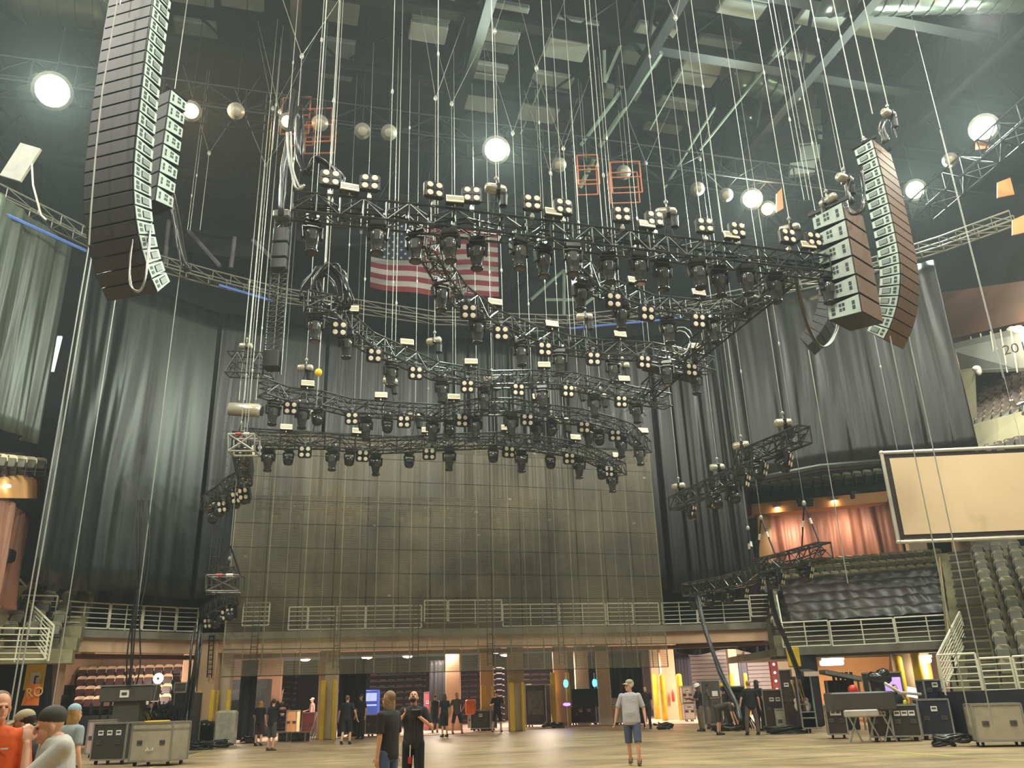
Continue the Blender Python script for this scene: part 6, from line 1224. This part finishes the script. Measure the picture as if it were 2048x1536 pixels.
# turquoise lens ghosts are marks of the photograph itself and left out
# ================================================================ people
def remesh(mb, name, voxel, m, parent, smooth=2):
    o = mb.build(name, m, None); md = o.modifiers.new('r', 'REMESH'); md.mode = 'VOXEL'; md.voxel_size = voxel; md.use_smooth_shade = True
    s = o.modifiers.new('s', 'SMOOTH'); s.iterations = smooth; s.factor = .5
    dg = bpy.context.evaluated_depsgraph_get(); me = bpy.data.meshes.new_from_object(o.evaluated_get(dg)); old = o.data; o.modifiers.clear(); o.data = me; bpy.data.meshes.remove(old)
    me.materials.clear(); me.materials.append(m); o.parent = parent; return o
def cap(mb, p, q, r1, r2, n=10): mb.tube(p, q, r1, n, r2).ell(p, (r1,) * 3, nu=n, nv=8).ell(q, (r2,) * 3, nu=n, nv=8); return mb
def V3(*a): return Vector(a)
def person(label, loc, yawd, H=1.78, skin=(222, 168, 134), shirt=(30, 30, 32), pants=(30, 30, 32), shorts=True, hair=(70, 48, 30), longhair=False, hat=None, hatc=(200, 200, 190), arms=None, legs=None, lean=0.0, head=(0, 0), fat=1.0, shoes=(30, 30, 30), sleeve=.75, near=False, beard=False, extra=None, tank=False, sit=False, hunch=0.0):
    k = H / 1.78; t = thing('person', label, 'person', loc, None, math.radians(yawd)); vx = .0095 if near else .016
    SK = mat('skin_%d_%d_%d' % skin, skin, .5, 0, .05, 9); SHM = mat('cloth_%d_%d_%d' % shirt, shirt, .8, 0, .1, 7, .2); PM = mat('cloth_%d_%d_%d' % pants, pants, .8, 0, .1, 7, .2); HM = mat('hair_%d_%d_%d' % (hair or (60, 50, 40)), hair or (60, 50, 40), .6, 0, .25, 30, .3)
    hz = .93; Rl = Matrix.Rotation(-lean, 3, 'X')   # lean forwards (towards local -Y)
    piv = V3(0, 0, hz) if not sit else V3(0, 0, hz)
    up = lambda v: piv + Matrix.Rotation(lean, 3, 'X') @ (Vector(v) - piv)
    J = {'sL': up((.19, .0, 1.45)), 'sR': up((-.19, .0, 1.45)), 'nk': up((0, .01, 1.5)), 'hd': up((0, -.015 - hunch * .6, 1.66 - hunch))}
    a_ = arms or {}
    def arm(sd):
        s = 1 if sd == 'L' else -1; d = a_.get(sd)
        sh = J['s' + sd]
        if d is None: el = sh + V3(s * .07, .03, -.29); wr = el + V3(s * .02, -.06, -.25)
        else: el = sh + Vector(d[0]).normalized() * .30; wr = el + Vector(d[1]).normalized() * .26
        return sh, el, wr
    lg = legs or {}
    def leg(sd):
        s = 1 if sd == 'L' else -1; d = lg.get(sd); hp = V3(s * .095, 0, .92)
        if d is None: kn = V3(s * .11, -.015, .49); an = V3(s * .12, .03, .085)
        else: kn = hp + Vector(d[0]).normalized() * .43; an = kn + Vector(d[1]).normalized() * .41
        return hp, kn, an
    S_ = lambda v: Vector(v) * k
    body = MB(); L_ = {}
    def tors(mb, g, f=fat):
        ZA = [(.84, .15 * f, .10 * f), (.9, .165 * f, .118 * f), (1.0, .163 * f, .118 * f), (1.1, .156 * f, .115 * f * f), (1.2, .160 * f, .117 * f), (1.3, .17 * f ** .6, .118), (1.38, .182, .112), (1.44, .172, .098), (1.49, .12, .075), (1.515, .055, .05)]
        n_ = 20; V = []
        for z, rx, ry in ZA:
            for i in range(n_): a = 2 * PI * i / n_; c_, s_ = math.cos(a), math.sin(a); V.append(S_(up((math.copysign(abs(c_) ** .85, c_) * (rx + g), s_ * (ry + g) - (f - 1) * .06 * math.exp(-((z - 1.1) / .15) ** 2), z + (g if z > 1.4 else 0)))))
        fs = [(r * n_ + i, r * n_ + (i + 1) % n_, (r + 1) * n_ + (i + 1) % n_, (r + 1) * n_ + i) for r in range(len(ZA) - 1) for i in range(n_)]
        mb.add(V, fs + [tuple(range(n_ - 1, -1, -1)), tuple(range((len(ZA) - 1) * n_, len(ZA) * n_))])
        cap(mb, S_(up((.15, 0, 1.43))), S_(up((-.15, 0, 1.43))), (.06 + g) * k, (.06 + g) * k)
    tors(body, 0); body.ell(S_((0, 0, .93)), (.16 * fat * k, .115 * fat * k, .12 * k)); cap(body, S_(J['nk']), S_(J['hd'] + V3(0, 0, -.06)), .055 * k, .052 * k)
    # head: skull, jaw, nose, brow, ears
    yaw_, tilt_ = head; RH = Matrix.Rotation(lean * .5, 3, 'X') @ Matrix.Rotation(math.radians(yaw_), 3, 'Z') @ Matrix.Rotation(math.radians(tilt_), 3, 'X'); hd = J['hd']
    hp_ = lambda v: S_(hd + RH @ Vector(v))
    body.ell(hp_((0, .01, .04)), (.074 * k, .092 * k, .088 * k), RH, 16, 12).ell(hp_((0, -.025, -.035)), (.056 * k, .066 * k, .078 * k), RH, 14, 10).ell(hp_((0, -.07, -.075)), (.03 * k, .025 * k, .025 * k), RH)
    body.ell(hp_((0, -.098, -.012)), (.014 * k, .02 * k, .026 * k), RH, 8, 6).ell(hp_((0, -.084, .025)), (.045 * k, .014 * k, .01 * k), RH, 8, 6).ell(hp_((0, -.088, -.048)), (.022 * k, .01 * k, .007 * k), RH, 8, 6)
    for s in (-1, 1): body.ell(hp_((s * .075, .01, -.005)), (.012 * k, .02 * k, .032 * k), RH, 8, 6)
    ARM = {}
    for sd in 'LR':
        sh, el, wr = arm(sd); ARM[sd] = (sh, el, wr); cap(body, S_(sh), S_(el), .05 * k, .038 * k); cap(body, S_(el), S_(wr), .039 * k, .027 * k)
        d = (wr - el).normalized(); s = 1 if sd == 'L' else -1
        side = d.cross(V3(s, 0, 0)); side = side.normalized() if side.length > .2 else V3(0, 1, 0); nrm = d.cross(side).normalized(); pc = wr + d * .05
        R = Matrix((side, nrm, d)).transposed(); body.ell(S_(pc), (.042 * k, .018 * k, .055 * k), R, 10, 8)
        fl = (.068, .078, .074, .058)
        for i in range(4): b0 = pc + side * (.03 - .02 * i) + d * .035; m1 = b0 + d * fl[i] * .6 + nrm * .012 * s; m2 = m1 + d * fl[i] * .38 + nrm * .03 * s; cap(body, S_(b0), S_(m1), .0095 * k, .009 * k, 7); cap(body, S_(m1), S_(m2), .009 * k, .0075 * k, 7)
        b0 = pc + side * .035 - d * .02; m1 = b0 + side * .03 + d * .03 + nrm * .01 * s; cap(body, S_(b0), S_(m1), .0125 * k, .011 * k, 7); cap(body, S_(m1), S_(m1 + d * .032), .011 * k, .009 * k, 7)
    LEG = {}
    for sd in 'LR':
        hp, kn, an = leg(sd); LEG[sd] = (hp, kn, an); cap(body, S_(hp), S_(kn), .085 * k * fat ** .5, .052 * k); cap(body, S_(kn), S_(kn.lerp(an, .35)), .05 * k, .055 * k); cap(body, S_(kn.lerp(an, .35)), S_(an), .055 * k, .036 * k)
        cap(body, S_(an + V3(0, 0, -.04)), S_(an + V3(0, -.14, -.05)), .035 * k, .028 * k)
    remesh(body, 'body', vx * .75 if near else vx, SK, t)
    # shirt
    mb = MB(); tors(mb, .018)
    if not tank:
        for sd in 'LR':
            sh, el, wr = ARM[sd]; e2 = sh.lerp(el, sleeve); mb.tube(S_(sh), S_(e2), .068 * k, 12, .060 * k).ell(S_(sh), (.068 * k,) * 3)
    pass
    remesh(mb, 'tank_top' if tank else 'shirt', vx, SHM, t, 3)
    mb = MB(); mb.ell(S_((0, 0, .92)), (.172 * k * fat, .13 * k * fat, .12 * k))
    for sd in 'LR':
        hp, kn, an = LEG[sd]
        if shorts: e2 = kn + (kn - hp).normalized() * .03; mb.tube(S_(hp), S_(e2), .105 * k, 12, .085 * k).ell(S_(hp), (.105 * k,) * 3)
        else: mb.tube(S_(hp), S_(kn), .105 * k, 12, .078 * k).ell(S_(hp), (.105 * k,) * 3).ell(S_(kn), (.078 * k,) * 3).tube(S_(kn), S_(an + V3(0, 0, .0)), .076 * k, 12, .066 * k)
    remesh(mb, 'shorts' if shorts else 'trousers', vx, PM, t, 2)
    for sd in 'LR':
        hp, kn, an = LEG[sd]; mb = MB(); mb.ell(S_(an + V3(0, -.06, -.045)), (.048 * k, .135 * k, .045 * k), None, 12, 8).box(S_(an + V3(0, -.06, -.07)), (.085 * k, .27 * k, .025 * k), bev=.01).tube(S_(an + V3(0, .02, -.03)), S_(an + V3(0, .02, .04)), .048 * k, 10); mb.build('shoe', mat('shoe_%d_%d_%d' % shoes, shoes, .5), t, False, smooth=True)
    for s in (-1, 1): MB().ell(hp_((s * .028, -.084, .008)), (.011 * k, .007 * k, .006 * k), RH, 8, 6).build('eye', mat('eye_dark', (40, 30, 26), .2), t, False, smooth=True)
    mb = MB()
    if hair:
        mb.ell(hp_((0, .03, .055)), (.081 * k, .09 * k, .088 * k), RH, 16, 12)
        if longhair:
            for j in range(5): mb.ell(hp_(((j - 2) * .032, .07 - abs(j - 2) * .012, -.06 - .02 * (j % 2))), (.035 * k, .035 * k, .13 * k), RH, 10, 8)
            for s in (-1, 1): mb.ell(hp_((s * .08, .02, -.05)), (.024 * k, .05 * k, .12 * k), RH, 10, 8)
        remesh(mb, 'hair', vx * .8, HM, t, 1)
    if beard: mb = MB(); mb.ell(hp_((0, -.06, -.085)), (.054 * k, .05 * k, .05 * k), RH, 12, 8).ell(hp_((0, -.09, -.04)), (.03 * k, .014 * k, .01 * k), RH, 8, 6); mb.build('beard', HM, t, False, smooth=True)
    if hat:
        hm = mat('hat_%d_%d_%d' % hatc, hatc, .7 if hat != 'helmet' else .3, 0, .06, 12); mb = MB()
        if hat == 'beanie': mb.ell(hp_((0, .02, .075)), (.082 * k, .1 * k, .085 * k), RH, 16, 12)
        elif hat == 'helmet': mb.ell(hp_((0, .015, .08)), (.112 * k, .135 * k, .095 * k), RH, 18, 12).lathe([(.10 * k, -.01), (.14 * k, -.005), (.14 * k, .005), (.1 * k, .01)], 18, hp_((0, -.005, .06)), RH)
        else: mb.ell(hp_((0, .018, .08)), (.082 * k, .1 * k, .075 * k), RH, 16, 12)
        mb.build('crown' if hat == 'cap' else hat, hm, t, False, smooth=True)
        if hat == 'cap': MB().grid(lambda u, v: hp_(((u - .5) * .15, -.06 - v * .1 * (1 - (2 * u - 1) ** 2 * .4), .075 - .02 * v - .03 * (2 * u - 1) ** 2)), 8, 4, thick=(0, 0, .006)).build('brim', hm, t, False, smooth=True)
    if extra == 'lanyard':
        MB().tube(S_((-.02, -.15, .9)), S_((-.02, -.17, .7)), .008, 5).build('lanyard', LABELW, t, False); MB().box(S_((-.02, -.175, .66)), (.06, .01, .1)).build('badge', mat('red_paint', (200, 50, 36)), t, False)
    if extra == 'logo': MB().box(S_(up((.09, -.142, 1.36))), (.05, .006, .012)).build('small_logo', LABELW, t, False)
    return t
def at_feet(px, py): return PZ(px, py, 0)
def at_head(px, py, Y, H): p = PY(px, py, Y); return Vector((p.x, Y, p.z - H))
# main walking man
person('person in grey tee, navy shorts and camouflage cap walking alone across the floor', at_feet(1270, 1531), -12, 1.82, skin=(222, 168, 140), shirt=(176, 174, 176), pants=(70, 80, 104), hair=(200, 196, 186), hat='cap', hatc=(150, 148, 120), shoes=(84, 60, 48), head=(-55, 0), fat=1.12, near=True,
       arms={'L': ((.35, .05, -1), (.1, -.15, -1)), 'R': ((-.45, .1, -1), (-.25, .05, -1))}, legs={'L': ((.05, -.28, -1), (0, .12, -1)), 'R': ((-.02, .1, -1), (0, .42, -1))}, extra='logo', sleeve=.85)
person('person in black tee and dark grey shorts stretching one arm straight up', at_feet(541, 1502), 150, 1.72, shirt=(30, 30, 32), pants=(74, 72, 68), hair=(50, 36, 28), arms={'L': ((.3, -.2, -.8), (.1, -.6, .2)), 'R': ((-.45, -.2, 1), (-.12, -.05, 1))}, head=(30, 0), shoes=(90, 72, 50))
person('person with long blond hair, black tee and checked skirt beside the reaching one', at_feet(516, 1492), 170, 1.68, shirt=(28, 28, 30), pants=(60, 36, 40), hair=(190, 150, 84), longhair=True, arms={'L': ((.4, -.1, -1), (.1, -.5, -.3))}, head=(0, 0))
p_ = PZ(561, 1462, 0); person('person in white sleeveless top and dark trousers striding behind the reaching one', p_, 60, 1.8, shirt=(232, 206, 204), pants=(46, 32, 36), shorts=False, tank=True, skin=(214, 150, 120), hair=(60, 42, 32), legs={'L': ((.05, -.45, -1), (0, .1, -1)), 'R': ((0, .4, -1), (0, .7, -1))}, arms={'L': ((.2, -.3, -1), (0, -1, .1)), 'R': ((-.2, -.3, -1), (0, -1, .2))})
person('person in pale pink sleeveless top and white cap by the leaning pipes', PZ(622, 1466, 0), -60, 1.8, shirt=(226, 190, 188), pants=(110, 84, 76), tank=True, skin=(206, 144, 116), hat='cap', hatc=(240, 232, 226), arms={'R': ((-.3, -.4, -1), (.4, -1, -.2))})
person('person seen from behind in black tee with white print and black shorts by the drape', PZ(692, 1489, 0), 172, 1.78, shirt=(30, 30, 34), pants=(30, 28, 30), hair=(130, 96, 60), shoes=(24, 24, 24), legs={'L': ((.05, .12, -1), (.05, .3, -1)), 'R': ((-.1, -.1, -1), (0, .1, -1))}, arms={'L': ((.5, 0, -1), (.2, -.3, -.9)), 'R': ((-.5, 0, -1), (-.2, -.3, -.9))})
person('person in black printed tee facing the curly haired one by the drape', PZ(720, 1478, 0), -30, 1.84, shirt=(36, 34, 32), pants=(34, 32, 34), hair=(52, 34, 26), hat='cap', hatc=(60, 56, 50), shorts=False)
p = PY(779, 1381, 12.6); person('person with shoulder length hair, dark tee and blue jeans seen from the side, close', (p.x, 12.6, 0), -118, p.z - .02, shirt=(38, 36, 36), pants=(74, 92, 118), shorts=False, hair=(138, 108, 72), longhair=True, near=True, skin=(214, 158, 116), arms={'L': ((.15, .05, -1), (.05, -.1, -1)), 'R': ((-.1, .05, -1), (0, -.1, -1))}, sleeve=.85)
p = PY(828, 1384, 15.0); person('person tilting the head back to look up, hands on a black pole', (p.x, 15.0, 0), -6, p.z + .02, shirt=(44, 42, 42), pants=(22, 22, 24), hair=(40, 30, 26), beard=True, near=True, head=(8, -38), arms={'L': ((.5, -.1, -1), (-.85, -.55, .75)), 'R': ((-.5, -.1, -1), (.75, -.55, .85))}, extra='lanyard', skin=(220, 160, 124), sleeve=.8)
px_ = PY(834, 1432, 14.6); tag(MB().tube((px_.x, 14.55, .02), (px_.x, 14.55, px_.z + .05), .018, 8).build('black_pole', BLACK), 'thin black pole held by the person looking up', 'pole'); tag(MB().box((px_.x, 14.52, px_.z + .05), (.16, .1, .12), bev=.02).build('pole_head', BLACK), 'black clamp head on top of the held pole', 'clamp')
person('long haired person in black tee and shorts seen from the side, before the black drape', PZ(889, 1474, 0), -140, 1.74, shirt=(34, 38, 36), pants=(26, 26, 28), hair=(88, 70, 52), longhair=True)
person('person in black vest behind a dark drum case, facing away', PZ(870, 1466, 0), 175, 1.74, shirt=(34, 30, 32), pants=(30, 28, 30), tank=True, hair=(70, 50, 40), hat='cap', hatc=(90, 80, 70))
person('person in dark grey tee and black shorts, hand on hip, by the cream column', PZ(914, 1468, 0), 15, 1.78, shirt=(78, 66, 62), pants=(34, 28, 30), skin=(190, 126, 100), hair=(40, 28, 24), arms={'L': ((.7, .1, -.8), (-.5, -.1, -.7)), 'R': ((-.5, 0, -1), (.1, -.1, -1))}, legs={'L': ((.25, 0, -1), (.1, .05, -1)), 'R': ((-.2, 0, -1), (-.05, .05, -1))})
person('person in black tee, black shorts and dark cap by the brown column', PZ(995, 1464, 0), 10, 1.8, shirt=(26, 26, 26), pants=(24, 24, 24), hat='cap', hatc=(40, 30, 30), arms={'L': ((.6, -.1, -.8), (-.2, -.6, .8)), 'R': ((-.4, 0, -1), (.3, -.9, .2))}, legs={'L': ((.15, 0, -1), (.05, .05, -1)), 'R': ((-.2, 0, -1), (-.15, .05, -1))})
person('person in dark clothes half hidden behind the grey shirted one', PZ(1296, 1458, 0), -20, 1.8, shirt=(48, 30, 34), pants=(40, 26, 40), shorts=False, arms={'R': ((-.3, -.4, -1), (.2, -1, .2))})
person('person in white helmet, black shirt and khaki trousers', PZ(1404, 1463, 0), -80, 1.8, skin=(120, 84, 64), shirt=(34, 30, 34), pants=(112, 98, 74), shorts=False, hat='helmet', hatc=(238, 238, 226), head=(10, 20), arms={'L': ((.1, -.5, -1), (-.1, -1, .2)), 'R': ((-.1, -.5, -1), (.1, -1, .2))}, hair=(30, 20, 18))
person('person in grey tee and camouflage trousers facing the helmeted one', PZ(1420, 1458, 0), 70, 1.82, skin=(130, 88, 66), shirt=(82, 74, 70), pants=(112, 100, 80), shorts=False, hair=(26, 20, 18), lean=.12, head=(0, 18), arms={'L': ((.1, -.5, -1), (-.1, -1, .1)), 'R': ((-.1, -.5, -1), (.1, -1, .1))}, fat=1.1)
person('person in dark grey tee and shorts bending down towards the cables', PZ(1440, 1470, 0), 62, 1.75, shirt=(68, 64, 60), pants=(66, 60, 56), lean=1.35, hair=(60, 40, 30), head=(0, 30), arms={'L': ((0, -.15, -1), (0, -.35, -1)), 'R': ((0, -.2, -1), (0, -.25, -1))})
person('person with long blond hair in black tee working behind the black machine', PZ(1463, 1455, 0), -30, 1.76, shirt=(34, 30, 30), pants=(34, 30, 30), hair=(216, 184, 150), longhair=False, arms={'L': ((.4, -.5, -.8), (.1, -1, .1))}, skin=(226, 176, 150))
person('person with a ponytail, black tee and brown trousers, back turned', PZ(1508, 1470, 0), 185, 1.84, shirt=(24, 22, 22), pants=(92, 78, 70), shorts=False, hair=(180, 140, 92), shoes=(40, 30, 30), arms={'L': ((.45, 0, -1), (.2, -.2, -1)), 'R': ((-.45, 0, -1), (-.15, -.2, -1))}, legs={'L': ((.22, 0, -1), (.1, .05, -1)), 'R': ((-.15, 0, -1), (-.02, .05, -1))}, fat=1.05)
person('dark haired person in a black cap behind the one with the ponytail', PZ(1524, 1462, 0), 120, 1.86, shirt=(24, 24, 26), pants=(28, 26, 26), hat='cap', hatc=(24, 24, 26), longhair=True, hair=(60, 48, 40), shorts=False)
p = PY(1788, 1369, 28.0); person('person in a black tee seated at the long desk, hand to the mouth', (p.x, 28.0, p.z - 1.80), -15, 1.78, shirt=(34, 32, 34), pants=(34, 32, 34), shorts=False, beard=True, hair=(70, 46, 32), legs={'L': ((.2, -1, -.1), (0, -.1, -1)), 'R': ((-.2, -1, -.1), (0, -.1, -1))}, arms={'L': ((.3, -.6, -.8), (-.5, -.4, 1)), 'R': ((-.3, -.6, -.8), (.3, -1, -.1))}, head=(20, 10))
p = PY(1788, 1369, 28.0); tag(MB().box((p.x, 28.15, (p.z - .93) / 2), (.5, .5, max(.2, p.z - .95)), bev=.05).build('stool_case', CASEB), 'black box the desk operator sits on', 'seat box')
p = PY(300, 1400, 30); person('person in a yellow and grey top half hidden between the left cabinets', PZ(292, 1503, 0), 0, 1.72, shirt=(214, 190, 60), pants=(90, 86, 76), hair=(60, 50, 36), shorts=False)
# foreground people at the left
p = PY(6, 1386, 6.9); person('person in an orange tee at the left edge, close to the viewer', (p.x, 6.9, 0), 25, p.z - .0, shirt=(232, 96, 36), pants=(190, 62, 30), hair=(110, 86, 60), near=True, skin=(226, 164, 128), extra='logo', head=(20, 0), sleeve=.9, arms={'L': ((.2, 0, -1), (-.1, -.15, -1))})
p = PY(80, 1427, 8.0); person('bearded person in a beige cap and black tee looking down to the left', (p.x, 8.0, 0), -62, p.z + .02, shirt=(30, 30, 34), pants=(40, 40, 44), hair=(52, 36, 28), beard=True, hat='cap', hatc=(176, 162, 126), near=True, lean=.16, head=(-15, 8), skin=(196, 130, 100), sleeve=.85)
p = PY(133, 1418, 6.2); person('person in a dark beanie and pale grey tee, hand at the face', (p.x, 6.2, 0), -50, p.z + .06, shirt=(206, 202, 190), pants=(120, 110, 100), hair=None, hat='beanie', hatc=(70, 66, 58), near=True, fat=1.38, skin=(226, 168, 132), head=(-8, 6), lean=.06, hunch=.07, sleeve=.95, arms={'R': ((-.3, -.1, -1), (-.1, -.3, -1)), 'L': ((-.06, -.22, -.22), (-.10, .0, .25))})
p = PY(151, 1412, 12); person('blond person in a patterned bluish bandana behind the beanie wearer', (p.x, 12, 0), 150, p.z, shirt=(150, 160, 160), pants=(60, 60, 60), hair=(170, 130, 70), longhair=True, hat='beanie', hatc=(150, 178, 190), near=False)
# ================================================================ haze
HAZE = True
if HAZE:
    m = bpy.data.materials.new('thin_haze'); m.use_nodes = True; n = m.node_tree.nodes; n.remove(n['Principled BSDF'])
    v = n.new('ShaderNodeVolumeScatter'); v.inputs['Color'].default_value = (.84, .93, 1.0, 1); v.inputs['Density'].default_value = 0.0012; v.inputs['Anisotropy'].default_value = .35
    m.node_tree.links.new(v.outputs[0], n['Material Output'].inputs['Volume'])
    o = MB().box((4, 24, 15.6), (96, 92, 30.4)).build('stage_haze', m); o['kind'] = 'stuff'; o['label'] = 'thin bright haze filling the hall'; o['category'] = 'haze'
